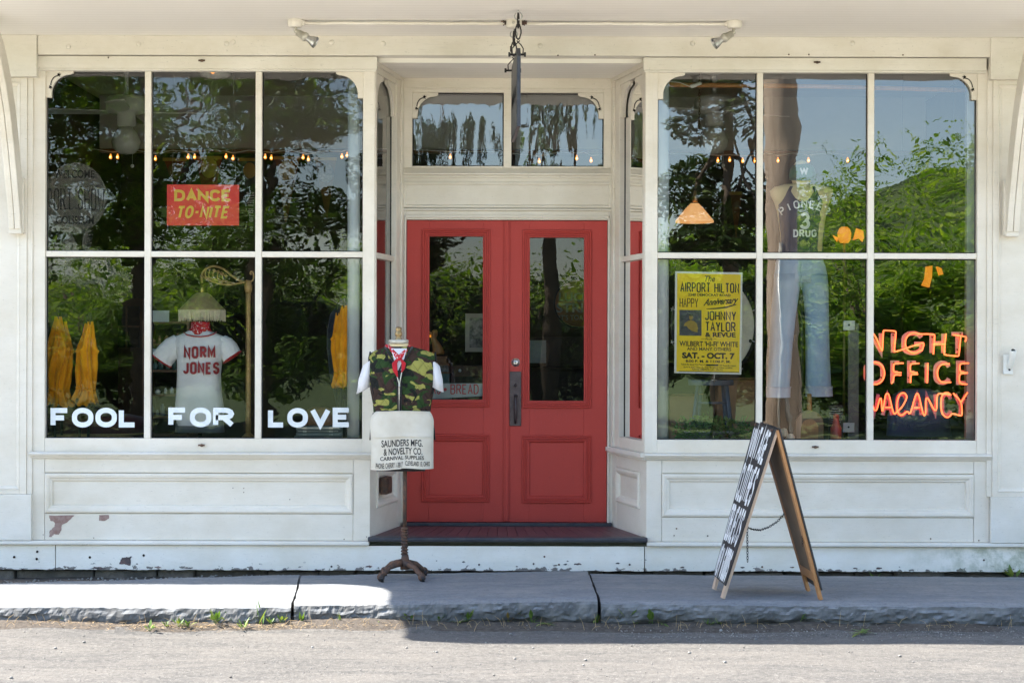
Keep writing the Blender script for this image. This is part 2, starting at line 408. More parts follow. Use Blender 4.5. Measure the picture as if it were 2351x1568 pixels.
def emit(name, col, strength, base=(.8,.6,.3)):
    m = mat(name, base, .5); b = m.node_tree.nodes['Principled BSDF']
    b.inputs['Emission Color'].default_value = (*col, 1); b.inputs['Emission Strength'].default_value = strength; M[name] = m; return m
emit('neon_tube', (1.0,.13,.032), .62, (.9,.3,.2))
emit('bulb_glow', (1.0,.30,.04), .26)
emit('bulb_core', (1.0,.45,.10), 2.6)
emit('shade_glow', (1.0,.45,.14), .13, (.75,.55,.35))
emit('lamp_glow', (1.0,.30,.02), .13, (.8,.45,.1))
M['neon_back'] = mat('neon_back', (.72,.42,.36), .6)
M['neon_back_pink'] = noisy('neon_back_pink', (.60,.20,.26), (.38,.12,.20), 70, .6, 0)
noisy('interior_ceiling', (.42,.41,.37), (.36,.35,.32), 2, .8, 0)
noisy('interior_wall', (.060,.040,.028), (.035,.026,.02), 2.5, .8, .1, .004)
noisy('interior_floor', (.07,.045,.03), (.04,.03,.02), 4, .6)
noisy('panel_wood', (.12,.055,.022), (.08,.036,.016), 6, .55, .2, .002, 0, (8,8,1))
noisy('brown_wood', (.13,.06,.028), (.20,.10,.045), 6, .45, .2, .002, 0, (9,9,1))
noisy('blue_paint', (.03,.05,.09), (.045,.07,.12), 12, .5)
noisy('drum_skin', (.62,.58,.46), (.50,.46,.36), 5, .6)
noisy('gold_wicker', (.34,.21,.07), (.48,.32,.12), 40, .5, .3, .002, .25)
noisy('wicker_shade', (.30,.22,.11), (.38,.29,.15), 30, .7, .4, .003)
M['brass'] = mat('brass', (.62,.42,.12), .3, 1.0)
noisy('old_brass', (.28,.19,.085), (.40,.29,.15), 30, .4, .1, .001, .8)
noisy('cardboard', (.30,.17,.09), (.24,.13,.07), 6, .8)
noisy('grey_paper', (.30,.33,.31), (.22,.25,.24), 9, .7)
noisy('book_cover', (.10,.11,.10), (.16,.17,.16), 12, .6)
noisy('teal_box', (.10,.17,.15), (.14,.22,.19), 10, .6)
noisy('fan_white', (.55,.55,.52), (.48,.48,.46), 6, .5, 0)
M['milk_glass'] = mat('milk_glass', (.55,.55,.50), .2)
noisy('pennant_red', (.20,.022,.018), (.14,.02,.016), 5, .85)
noisy('pennant_brown', (.12,.05,.02), (.16,.08,.03), 5, .85)
noisy('pennant_green', (.03,.055,.035), (.05,.08,.05), 5, .85)
noisy('pennant_gold', (.38,.26,.05), (.30,.20,.05), 8, .85)
noisy('photo_grey', (.05,.05,.05), (.40,.39,.36), 26, .5, 0)
noisy('picture_mat', (.48,.45,.38), (.42,.39,.33), 10, .8, 0)
M['white_tube'] = mat('white_tube', (.72,.72,.68), .5)
noisy('white_post', (.62,.66,.66), (.56,.60,.60), 3, .4, 0)
noisy('red_plastic', (.62,.12,.09), (.52,.10,.08), 8, .4, 0)
noisy('grey_sheet', (.62,.66,.66), (.55,.60,.60), 4, .5, 0)
m = bpy.data.materials.new('etched_film'); m.use_nodes = True; t = m.node_tree; t.nodes.clear(); g = NT(m)
out = g.n('ShaderNodeOutputMaterial'); mx = g.n('ShaderNodeMixShader'); tr = g.n('ShaderNodeBsdfTransparent'); df = g.n('ShaderNodeBsdfDiffuse')
df.inputs[0].default_value = (.26,.25,.21,1); mx.inputs[0].default_value = .15
g.l(tr.outputs[0], mx.inputs[1]); g.l(df.outputs[0], mx.inputs[2]); g.l(mx.outputs[0], out.inputs[0]); M['etched'] = m
m = bpy.data.materials.new('dark_film'); m.use_nodes = True; t = m.node_tree; t.nodes.clear(); g = NT(m)
out = g.n('ShaderNodeOutputMaterial'); mx = g.n('ShaderNodeMixShader'); tr = g.n('ShaderNodeBsdfTransparent'); df = g.n('ShaderNodeBsdfDiffuse')
df.inputs[0].default_value = (.015,.015,.014,1); mx.inputs[0].default_value = .5
g.l(tr.outputs[0], mx.inputs[1]); g.l(df.outputs[0], mx.inputs[2]); g.l(mx.outputs[0], out.inputs[0]); M['dark_film'] = m

# ------------------------------------------------------------------ lettering: a stroke alphabet and the built-in outline face
def arc(cx, cy, rx, ry, a0, a1, n=10):
    return [(cx+rx*math.cos(R(a0+(a1-a0)*i/n)), cy+ry*math.sin(R(a0+(a1-a0)*i/n))) for i in range(n+1)]
def rr(w, h=1.0, r=.3):   # rounded O
    r2 = min(r, w/2)
    return arc(w-r2, h-r, r2, r, 0, 90, 6)+arc(r2, h-r, r2, r, 90, 180, 6)+arc(r2, r, r2, r, 180, 270, 6)+arc(w-r2, r, r2, r, 270, 360, 6)+[(w, h-r)]
def glyph(ch, r=.3):
    w = .62; a = []
    if ch == 'A': a = [[(0,0),(.31,1),(.62,0)], [(.11,.34),(.51,.34)]]
    elif ch == 'B': a = [[(0,0),(0,1),(.4,1)]+arc(.38,.77,.22,.23,90,-90,6)+[(.05,.54)], [(.38,.54)]+arc(.38,.27,.24,.27,90,-90,6)+[(0,0)]]
    elif ch == 'C': a = [arc(.31,.7,.31,.3,15,180,8)+arc(.31,.3,.31,.3,180,345,8)]
    elif ch == 'D': a = [[(0,0),(0,1)]+arc(.27,.62,.35,.38,90,0,6)+arc(.27,.38,.35,.38,0,-90,6)+[(0,0)]]
    elif ch == 'E': w = .54; a = [[(.54,1),(0,1),(0,0),(.54,0)], [(0,.52),(.44,.52)]]
    elif ch == 'F': w = .54; a = [[(.54,1),(0,1),(0,0)], [(0,.5),(.42,.5)]]
    elif ch == 'G': a = [arc(.31,.7,.31,.3,15,180,8)+arc(.31,.3,.31,.3,180,360,8)+[(.62,.46),(.36,.46)]]
    elif ch == 'H': a = [[(0,0),(0,1)], [(.62,0),(.62,1)], [(0,.5),(.62,.5)]]
    elif ch == 'I': w = .02; a = [[(.01,0),(.01,1)]]
    elif ch == 'J': w = .5; a = [[(.5,1),(.5,.27)]+arc(.25,.27,.25,.27,0,-170,8)]
    elif ch == 'K': a = [[(0,0),(0,1)], [(.6,1),(.03,.42)], [(.22,.6),(.62,0)]]
    elif ch == 'L': w = .5; a = [[(0,1),(0,0),(.5,0)]]
    elif ch == 'M': w = .76; a = [[(0,0),(0,1),(.38,.3),(.76,1),(.76,0)]]
    elif ch == 'N': a = [[(0,0),(0,1),(.62,0),(.62,1)]]
    elif ch == 'O': a = [rr(.62, 1, r)]
    elif ch == 'P': a = [[(0,0),(0,1),(.35,1)]+arc(.35,.74,.25,.26,90,-90,6)+[(0,.48)]]
    elif ch == 'R': a = [[(0,0),(0,1),(.35,1)]+arc(.35,.75,.25,.25,90,-90,6)+[(0,.5)], [(.3,.5),(.62,0)]]
    elif ch == 'S': a = [[(.6,.78)]+arc(.31,.75,.29,.25,10,180,8)+[(.04,.62),(.56,.42)]+arc(.31,.27,.29,.27,15,-180,8)]
    elif ch == 'T': a = [[(0,1),(.62,1)], [(.31,1),(.31,0)]]
    elif ch == 'U': a = [[(0,1),(0,.3)]+arc(.31,.3,.31,.3,180,360,8)+[(.62,1)]]
    elif ch == 'V': a = [[(0,1),(.31,0),(.62,1)]]
    elif ch == 'W': w = .86; a = [[(0,1),(.2,0),(.43,.75),(.66,0),(.86,1)]]
    elif ch == 'Y': a = [[(0,1),(.31,.45),(.62,1)], [(.31,.45),(.31,0)]]
    elif ch == '3': a = [arc(.3,.75,.28,.25,160,-80,8)+arc(.3,.27,.32,.27,75,-165,8)]
    elif ch == '-': w = .3; a = [[(0,.5),(.3,.5)]]
    elif ch == ' ': w = .3
    elif ch == '.': w = .04; a = [[(0,0),(.04,0)]]
    return w, a
def ribbon(poly, t, aspect=1.0):
    """quads along a polyline in the letter plane; closed when ends meet"""
    pts = [Vector((x, y)) for x, y in poly]
    q = [pts[0]]
    for p in pts[1:]:
        if (p-q[-1]).length > 1e-5: q.append(p)
    closed = (q[0]-q[-1]).length < 1e-4 and len(q) > 3
    if closed: q = q[:-1]
    n = len(q); L, Rr = [], []
    for i in range(n):
        a = q[i-1] if (i > 0 or closed) else None; b = q[(i+1)%n] if (i < n-1 or closed) else None
        d1 = (q[i]-a).normalized() if a is not None else None; d2 = (b-q[i]).normalized() if b is not None else None
        if d1 is None: d1 = d2
        if d2 is None: d2 = d1
        m_ = (d1+d2); m_ = m_.normalized() if m_.length > 1e-4 else d1
        nn = Vector((-m_.y, m_.x)); k = max(.38, nn.dot(Vector((-d1.y, d1.x))))
        e = Vector((0, 0))
        L.append(q[i]+nn*(t/2/k)); Rr.append(q[i]-nn*(t/2/k))
    vs = L+Rr; fs = [(i, i+n, (i+1)%n+n, (i+1)%n) for i in range(n if closed else n-1)]
    return vs, fs
def stroke_text(mb, s, rect, t, fn, gap=.22, r=.3, lift=.0004, jit=0.0):
    """lay s in rect = (u0,v0,u1,v1) of a plane; fn(u,v,h) gives the 3-D point at height h off it; t = stroke width in plane units"""
    u0, v0, u1, v1 = rect; gs = [glyph(c, r) for c in s]
    H = v1-v0-t; tot = sum(g_[0] for g_ in gs)
    # solve the letter width scale so that the string fills the rect
    k = (u1-u0-t-len(gs[1:])*(gap*H*.0+gap*t+t))/max(tot, 1e-6)
    u = u0+t/2; h = 0.0
    for w_, st in gs:
        du, dv = (random.uniform(-jit, jit), random.uniform(-jit, jit))
        for poly in st:
            vs, fs = ribbon([(u+du+x*k, v0+t/2+dv+y*H) for x, y in poly], t)
            h = (h+lift) if h < lift*5 else lift
            mb.add([fn(p.x, p.y, h) for p in vs], fs)
        u += w_*k+t+gap*t
def font_geo(s, offset=0.0, shear=0.0):
    cu = bpy.data.curves.new('lettering', 'FONT'); cu.body = s; cu.size = 1.0; cu.offset = offset; cu.shear = shear; cu.resolution_u = 3
    ob = bpy.data.objects.new('lettering_tmp', cu); COL.objects.link(ob)
    dg = bpy.context.evaluated_depsgraph_get(); dg.update()
    me = bpy.data.meshes.new_from_object(ob.evaluated_get(dg))
    vs = [v.co.copy() for v in me.vertices]; fs = [tuple(p.vertices) for p in me.polygons]
    bpy.data.objects.remove(ob); bpy.data.meshes.remove(me); bpy.data.curves.remove(cu)
    x0 = min(v.x for v in vs); x1 = max(v.x for v in vs); y0 = min(v.y for v in vs); y1 = max(v.y for v in vs)
    return [((v.x-x0)/(x1-x0), (v.y-y0)/(y1-y0)) for v in vs], fs
def font_text(mb, s, rect, fn, offset=.012, shear=0.0, h=.0006, bend=None):
    vs, fs = font_geo(s, offset, shear); u0, v0, u1, v1 = rect
    out = []
    for a, b in vs:
        v = v0+b*(v1-v0)
        if bend: v += bend(a)
        out.append(fn(u0+a*(u1-u0), v, h))
    mb.add(out, fs)
def pxplane(Y):
    """letter plane parallel to the shop front, in picture units (u right, v down is negative)"""
    return lambda u, v, h: at(u, -v, Y)-Vector((0, h, 0))
def pr(x0, y0, x1, y1): return (x0, -y1, x1, -y0)
# ------------------------------------------------------------------ the ground
def grid_sheet(name, xs, ys, zf, mat_, kind='structure', parent=None):
    mb = MB(); nx, ny = len(xs), len(ys)
    vs = [(x, y, zf(x, y)) for y in ys for x in xs]
    mb.add(vs, [(j*nx+i, j*nx+i+1, (j+1)*nx+i+1, (j+1)*nx+i) for j in range(ny-1) for i in range(nx-1)], True)
    return mb.build(name, mat_, parent, kind=kind)
def gz_street(x, y):
    h = .012*mnoise.noise(Vector((x*.8, y*1.6, 0)))+.004*mnoise.noise(Vector((x*4, y*7, 3)))
    dip = max(0.0, 1-abs(y+1.62)/.30)
    return h-.028*dip*(0.6+.4*mnoise.noise(Vector((x*1.3, 0, 5))))+max(0.0, 1-abs(y+1.36)/.22)*.012
def lin(a, b, n): return [a+(b-a)*i/(n-1) for i in range(n)]
grid_sheet('street', [-60,-30,-12,-6]+lin(-4, 4, 161)+[6,12,30,60], [-14.5,-10,-7]+lin(-5, -1.15, 90)+[-.4, .3], lambda x, y: gz_street(x, y) if -5.01 < y < -.3 and abs(x) < 4.01 else -.0, M['asphalt'])
grid_sheet('bounce_lot', lin(-40, 40, 41), [-12,-11,-8,-6,-4.5,-3.5], lambda x, y: .022, M['bounce_gravel'])  # unseen pale ground, added to bounce sun onto the porch ceiling and front
grid_sheet('ground', [-400,-120,-60,-25,0,25,60,120,400], [-400,-180,-90,-60,-30,-14.4,-5,0,60,200], lambda x, y: -.08, M['meadow'])
# strip of dirt along the wall, behind the stones
grid_sheet('dirt_strip', lin(-4.2, 4.2, 120), lin(-.75, .12, 14), lambda x, y: .055+.02*mnoise.noise(Vector((x*6, y*9, 1)))+(.02 if x < -1.5 and y < -.15 else 0), M['soil'])
grid_sheet('gutter_dirt', lin(-4.2, 4.2, 200), lin(-1.60, -1.05, 16), lambda x, y: gz_street(x, y)+.004+.046*(1-abs((y+1.34)/.27)**1.3)*(.55+.6*mnoise.noise(Vector((x*3, y*6, 9))))-.012, M['soil'])

def slab(x0, x1, back, front, zt, name, lab, seed, skew0=0.0, skew1=0.0):
    """a riven flagstone: sawn-flat top, broken front edge; skew = how far the side joints lean from back to front"""
    mb = MB(); nx = int((x1-x0)/.011); cols = []
    nz = lambda *a: mnoise.noise(Vector(a))
    for i in range(nx+1):
        f = i/nx; col = []
        jag0 = .012*nz(seed, f*3, 1)
        yb = back(f)+.012*nz(f*40, seed, 2); yf = front(f)+.02*nz(f*14, seed, 4)+.006*nz(f*60, seed, 8)
        thick = .105+.035*nz(f*7, seed, 6)+.02*nz(f*22, seed, 7)
        rows = 15
        for k in range(rows+1):
            y = yb+(yf-yb)*k/rows
            lean = (skew0*(1-f)+skew1*f)*k/rows
            jx = .010*nz(k*.7, seed, 3 if f < .5 else 5)*(1 if f < .02 or f > .98 else 0)
            x = x0+(x1-x0)*f+lean+jx
            z = zt(f, k/rows)+.004*nz(x*3, y*5, seed)+.0018*nz(x*17, y*17, seed)
            if k == rows: z -= .012+.012*abs(nz(f*45, seed, 9)); 
            col.append((x, y, z))
        x, y, z = col[-1]
        chip = .03*max(0, nz(f*26, seed, 11))
        th = thick+.035
        for j in range(1, 11):
            t = j/10; dz = -th*t
            prof_ = .016*math.sin(math.pi*min(1, t*1.25))-.075*max(0, t-.62)**1.2*1.6
            fac = abs(nz(x*7+3*t, t*3.2, seed+2)); fac2 = nz(x*19, t*7, seed+4); bed = nz(x*3.5, t*11, seed+8)
            yy_ = y-prof_-.016*(.4-fac)*min(1, t*4)-.006*fac2-.003*bed-.006*nz(x*46, t*16, seed)-.012*max(0, nz(x*11, t*5, seed+9)-.15)
            col.append((x, yy_, z+dz+.006*nz(x*12, dz*30, seed+5)))
        col.append((x, yb+.02, .02)); cols.append(col)
    n = len(cols[0]); vs = [p for c_ in cols for p in c_]; fs = []
    for i in range(nx):
        for k in range(n-1): fs.append((i*n+k, i*n+k+1, (i+1)*n+k+1, (i+1)*n+k))
    fs.append(tuple(range(n))[::-1]); fs.append(tuple(nx*n+k for k in range(n)))
    mb.add(vs, [tuple(reversed(f)) for f in fs]); o = mb.build(name, M['bluestone'], kind='structure'); o['label'] = lab
    return o
sx1 = ax(690, -.12); sxf1 = ax(672, -1.39)
slab(-4.3, sx1-.006, lambda f: -.80+.69*min(1, f*1.06), lambda f: -1.40, lambda f, k: .094+.006*f+.006*k, 'pavement', 'sunlit bluestone flagstone before the display of the jersey', 1.3, -.1, sxf1-sx1)
sx2 = ax(1352, -.10); sxf2 = ax(1376, -1.39)
slab(sx1+.010, sx2-.006, lambda f: -.11, lambda f: -1.385-.01*f, lambda f, k: .098+.034*f+.013*k, 'pavement', 'bluestone flagstone in front of the red doors', 5.1, sxf1-sx1, sxf2-sx2)
slab(sx2+.012, 4.4, lambda f: -.15-.03*f, lambda f: -1.40-.02*f, lambda f, k: .118-.018*f+.013*k, 'pavement', 'shaded bluestone flagstone under the folding sandwich board', 9.7, sxf2-sx2, .1)

# ------------------------------------------------------------------ the shop building
B = thing('shop_building', 'cream painted wooden shop front with two bay display windows and red double doors', 'shop', (0, 0, 0))
W = M['white_paint']
bev = .003
ZC_ = 3.53                                   # porch ceiling
zTop, zRail1, zRail0, zBot = fz(164), fz(579), fz(592), fz(1008.5)
zCas1, zCas0 = fz(132), fz(162)
zLed1, zLed0 = fz(1039), fz(1055)
zWT1, zWT0 = fz(1242), fz(1252)
zBase0 = fz(1309.5)
FL = fz(1237)                                 # threshold and shop floor level

def vine(parent, P, flip):
    """little iron sprig with a leaf at each end on a corner bracket; P(u,v) with u,v 0..1 over the bracket square"""
    mb = MB(); f = (lambda u: 1-u) if flip else (lambda u: u)
    pts = [P(f(.20+.30*(1-math.cos(a))), .42+.36*math.sin(a)) for a in [R(x) for x in range(0, 91, 10)]]
    mb.tube(pts, .0032, 6)
    for (cu, cv, dirs) in ((.50, .80, ((.13,.05),(.10,-.06),(.06,.10),(-.02,.07))), (.19, .38, ((.02,-.14),(-.07,-.10),(.08,-.09),(-.06,.0)))):
        for du, dv in dirs:
            a, b_ = P(f(cu), cv), P(f(cu+du), cv+dv); n_ = Vector((dv, -du)).normalized()*.022
            c1 = P(f(cu+du*.45+n_.x), cv+dv*.45+n_.y); c2 = P(f(cu+du*.45-n_.x), cv+dv*.45-n_.y)
            k = Vector((0, -.004, 0)); mb.add([a+k, c1+k, b_+k, c2+k, a, c1, b_, c2], [(0,1,2,3),(0,3,2,1),(4,5,6,7)])
    return mb.build('iron_sprig', M['black_iron'], parent)

def spandrel_poly(x0, z1, wd, ht, sgn):
    """corner bracket with a hollow quarter round; x0 outer edge, z1 top"""
    pts = [(0, 0), (wd, 0), (wd, -.10*ht), (wd*.90, -.15*ht)]
    pts += [(wd*.90-(wd*.70)*math.sin(R(a)), -.15*ht-(ht*.70)*(1-math.cos(R(a)))) for a in range(10, 91, 8)]
    pts += [(wd*.20, -.92*ht), (wd*.20, -ht), (0, -ht)]
    poly = [(x0+sgn*x, z1+z) for x, z in pts]
    return poly if sgn < 0 else poly[::-1]

def window_unit(xl, xr, mull, gl, side):
    wn = MB()
    d0, d1 = -.0, .06
    # frame
    wn.box(xl-.085, xl, d0, d1, zBot-.086, zTop+.02); wn.box(xr, xr+.085, d0, d1, zBot-.086, zTop+.02)
    wn.box(xl, xr, d0+.002, d1, zTop, zTop+.02); wn.box(xl, xr, d0+.002, d1, zBot-.086, zBot)
    win = wn.build('display_window', W, B, bev)
    # glazing bars, with a sunk putty line
    mu = MB()
    for m0, m1 in mull: mu.box(m0, m1, .006, .050, zBot, zTop)
    xs = [xl]+[v for m_ in mull for v in m_]+[xr]
    for k in range(0, len(xs), 2): mu.box(xs[k], xs[k+1], .009, .050, zRail0, zRail1)
    mu.build('glazing_bar', W, win, bev)
    bd = MB()                                    # dark rebate showing round each light
    for k in range(0, len(xs), 2):
        for z0, z1 in ((zBot, zRail0), (zRail1, zTop)):
            bd.ring(xs[k], xs[k+1], z0, z1, [(0, .0), (.007, .0)], .0405)
    bd.build('putty_line', M['black_trim'], win)
    gp = MB(); gp.add([(xl,.042,zBot),(xr,.042,zBot),(xr,.042,zTop),(xl,.042,zTop)], [(0,1,2,3)])
    gp.build('pane', gl, win)
    for sgn, x0 in ((1, xl), (-1, xr)):
        wd, ht = .175, .175
        o = MB().prism(spandrel_poly(x0, zTop, wd, ht, sgn), .012, .038).build('corner_bracket', W, win, .002)
    sp = (xl, 1) if side < 0 else (xr, -1)
    vine(win, (lambda u, v: Vector((sp[0]+.155*u, .010, zTop-.165*(1-v)))) if side < 0 else (lambda u, v: Vector((sp[0]-.155*(1-u), .010, zTop-.165*(1-v)))), side > 0)
    for zz in (fz(144), fz(1024)):               # shutter hooks at mid height of head and foot
        k = MB(); xm = (xl+xr)/2-.01; yk = -.032 if zz > 2 else -.004
        k.ball((xm, yk, zz), .013, 8, 1, .7, .7); k.box(xm-.022, xm+.02, yk-.006, yk, zz-.004, zz+.006); k.build('shutter_hook', M['rusty_iron'], win)
    return win
XL0, XL1 = fx(103), fx(832); XR0, XR1 = fx(1509), fx(2243)
winL = window_unit(XL0, XL1, ((fx(330.5), fx(345)), (fx(585), fx(599.5))), M['window_glass_left'], -1)
winR = window_unit(XR0, XR1, ((fx(1737), fx(1751)), (fx(1992), fx(2006.5))), M['window_glass_right'], 1)

# corner posts of the two bays, head casings, sill ledges
xcL, xcR = fx(860.5), fx(1479)
o = MB(); o.box(XL1+.0852, xcL+.02, .0, .10, zBot-.086, zCas0+.01) if XL1+.0852 < xcL else None
mb = MB()
mb.box(XL0-.04, xcL+.012, -.030, .05, zCas0, zCas1-.004); mb.box(XL0-.04, xcL+.006, -.022, .05, zCas0-.012, zCas0)
mb.build('head_casing', M['wood_grain_paint'], B, bev)
mb = MB()
mb.box(xcR-.012, XR1+.05, -.030, .05, zCas0, zCas1-.004); mb.box(xcR-.006, XR1+.05, -.022, .05, zCas0-.012, zCas0)
mb.build('head_casing', M['wood_grain_paint'], B, bev)

def ledge_prof(mb, x0, x1):
    pts = [(0.03, zLed1), (-.012, zLed1), (-.046, zLed1-.006), (-.050, zLed1-.014), (-.040, zLed1-.018), (-.036, zLed1-.026), (-.020, zLed1-.030), (-.014, zLed0+.004), (0.0, zLed0-.004), (.03, zLed0-.004)]
    n = len(pts); mb.add([(x0, y, z) for y, z in pts]+[(x1, y, z) for y, z in pts], [tuple(range(n)), tuple(range(2*n-1, n-1, -1))]+[(i, i+n, (i+1)%n+n, (i+1)%n) for i in range(n)])
# lower fronts: stiles, rails and one long raised moulded panel each
def lower_front(x0, x1, p0, p1, ptop, pbot):
    mb = MB(); z1, z0 = zLed0, zWT1
    mb.box(x0, p0, 0, .06, z0, z1); mb.box(p1, x1, 0, .06, z0, z1)
    mb.box(p0+.0016, p1-.0016, .002, .06, ptop, z1-.0015); mb.box(p0+.0016, p1-.0016, .003, .06, z0, pbot)
    mb.add([(p0,.016,pbot),(p1,.016,pbot),(p1,.016,ptop),(p0,.016,ptop)], [(0,1,2,3)])
    lf = mb.build('lower_front', W, B, bev)
    MB().ring(p0+.002, p1-.002, pbot+.0045, ptop-.005, [(0, -.0155), (.0004, .005), (.003, .007), (.012, .010), (.026, .007), (.036, -.002), (.046, -.004), (.052, -.0155)], .0).build('panel_moulding', W, lf)
    lb = MB(); ledge_prof(lb, x0-.012, x1+.012 if x1 < 0 else x1+.006); lb.build('sill_ledge', M['sill_paint'], B)
    return lf
lfL = lower_front(fx(75), fx(850.5), fx(103), fx(812), fz(1087), fz(1181))
lfR = lower_front(fx(1485), fx(2272), fx(1520), fx(2237), fz(1085), fz(1186))

# chips of lost paint on the left front
def chip(parent, pts, Y, mat_, jit=.004):
    pp = []
    for i, (a, b) in enumerate(pts):
        c, d = pts[(i+1)%len(pts)]
        for k in range(4):
            u = k/4; v = at(a+(c-a)*u, b+(d-b)*u, Y)
            v += Vector((random.uniform(-jit, jit), 0, random.uniform(-jit, jit)))*(1 if k else .4); pp.append(v)
    MB().add if False else None
    m_ = MB(); m_.add(pp, [tuple(range(len(pp)))[::-1]]); return m_.build('paint_chip', mat_, parent)
Dz = lambda x, y: (x*.3646, 1004+y*.3646)      # from a zoomed view of the left half
chip(lfL, [Dz(*p) for p in ((310,489),(470,489),(445,515),(392,548),(385,585),(370,612),(335,610),(328,626),(308,626),(315,585),(345,560),(348,540),(315,520))], .0012, M['bare_wood_chip'])
chip(lfL, [Dz(*p) for p in ((624,488),(686,488),(686,510),(660,524),(624,524))], .0012, M['bare_wood_chip'], .002)

# water table, base board, foundation
for x0, x1 in ((-4.2, fx(849)), (fx(1486), 4.2)):
    mb = MB(); pts = [(.06, zWT1), (-.026, zWT1-.002), (-.036, zWT1-.010), (-.036, zWT0+.004), (-.028, zWT0), (.06, zWT0)]; n = len(pts)
    mb.add([(x0, y, z) for y, z in pts]+[(x1, y, z) for y, z in pts], [tuple(range(n)), tuple(range(2*n-1, n-1, -1))]+[(i, i+n, (i+1)%n+n, (i+1)%n) for i in range(n)])
    mb.build('water_table', M['sill_paint'], B, .002)
mb = MB(); xj = [-4.2, fx(129), fx(1481), 4.2]
for i in range(3):
    g0 = .003 if i else 0; g1 = .003 if i < 2 else 0
    n_ = int((xj[i+1]-xj[i])/.02)+2; xs = lin(xj[i]+g0, xj[i+1]-g1, n_)
    zl = [zBase0+.004*mnoise.noise(Vector((x*9, 0, 4)))+.003*mnoise.noise(Vector((x*31, 0, 2))) for x in xs]
    poly = list(zip(xs, zl))+[(xs[-1], zWT0), (xs[0], zWT0)]
    yb = -.006 if i == 1 else -.004+.002*i
    # as strips, so that the long board stays planar
    vs = [(x, yb, z) for x, z in zip(xs, zl)]+[(x, yb, zWT0-.0035+.0015*mnoise.noise(Vector((x*5, 1, 1)))) for x in xs]+[(x, .05, z) for x, z in zip(xs, zl)]
    fs = [(k, k+1, n_+k+1, n_+k) for k in range(n_-1)]+[(2*n_+k, 2*n_+k+1, k+1, k) for k in range(n_-1)]+[(0, n_, 2*n_), (n_-1, 3*n_-1, 2*n_-1)]
    mb.add(vs, fs)
bb = mb.build('base_board', M['base_paint'], B)
chip(bb, [Dz(*p) for p in ((770,755),(795,752),(832,750),(822,765),(822,805),(790,800),(750,795),(760,770))], -.0075, M['dark_wood_chip'], .003)
for x, y in ((235,718),(232,764),(90,752),(566,754),(905,742)):
    q = at(*Dz(x, y), -.006); k = MB(); k.lathe([(.0001, 0), (.008, 0)], (0,0,0), 8); k.v = [(q.x+a, -.0085, q.z+b_) for a, b_, _ in k.v]; k.build('rusty_nail', M['rusty_iron'], bb)
Dz2 = lambda x, y: (734.6+x*.3646, 1004+y*.3646); Dz3 = lambda x, y: (1493.8+x*.3908, 955+y*.3908)
def nail(par, x, y, Y, r=.0065):
    q = at(x, y, Y); k = MB(); k.lathe([(.0001, .0012), (r*.7, .001), (r, 0)], (0,0,0), 8); k.v = [(q.x+a, Y-.0004-c_, q.z+b_) for a, b_, c_ in k.v]; k.build('rusty_nail', M['rusty_iron'], par)
for x, y in ((1413,750),(1345,795),(1505,800),(1950,800),(72,812),(1002,800)): nail(bb, *Dz2(x, y), -.0072)
for x, y in ((1958,845),(655,885)): nail(bb, *Dz3(x, y), -.0032)
for x, y in ((2245,575),(2230,617),(152,640)): nail(lfR, *Dz2(x, y), -.0002, .004)
for x, y in ((152,660),(335,703),(1645,720),(1928,730)): nail(lfR, *Dz3(x, y), -.0002, .005)
for x, y in ((1535,320),(1535,345),(1467,318),(1825,390),(590,632),(272,612),(2308,625)): nail(lfL, *Dz(x, y), -.0002, .0035)
def flake(par, x, y, w_, h_, Y, mat_, seed):
    rnd = random.Random(seed); n = 15; chip(par, [(x+w_/2*math.cos(2*math.pi*i/n)*rnd.uniform(.45, 1.1), y-h_/2*math.sin(2*math.pi*i/n)*rnd.uniform(.4, 1.15)) for i in range(n)][::-1], Y, mat_, .0015)
for i, (x, y, w_, h_) in enumerate(((905,783,22,12),(735,776,10,7),(1560,778,16,8),(1625,797,60,16),(1545,798,30,12),(1480,806,40,10),(1875,792,34,10),(300,812,40,12),(1240,812,26,8))): flake(bb, *Dz2(x, y), w_*.3646, h_*.3646, -.0068, M['dark_wood_chip'], i)
for i, (x, y, w_, h_) in enumerate(((620,822,120,18),(995,817,60,16),(1190,822,90,12),(2330,812,30,18),(150,826,60,10))): flake(bb, *Dz(x, y), w_*.3646, h_*.3646, -.0068 if x > 352 else -.0048, M['bare_wood_chip'] if i % 2 else M['dark_wood_chip'], 30+i)
for i, (x, y, w_, h_) in enumerate(((2040,785,14,22),(2050,770,20,5))): flake(bb, *Dz2(x, y), w_*.3646, h_*.3646, -.0008-.001, M['dark_wood_chip'], 50+i)
for i, (x, y, w_, h_) in enumerate(((185,888,40,10),(540,888,30,10),(1200,893,30,9),(1340,893,40,14),(830,888,36,9))): flake(bb, *Dz3(x, y), w_*.3908, h_*.3908, -.0018, M['dark_wood_chip'], 60+i)
mb = MB(); x = -4.2; i = 0
while x < 4.2:
    wd = random.uniform(.22, .55); h0 = random.uniform(.0, .02)
    mb.box(x, x+wd-.006, .03+random.uniform(0, .07), .25, -.1, .112-h0); x += wd; i += 1
fo = rough(mb, .03, 7).build('foundation', M['foundation_stone'], B, .015)

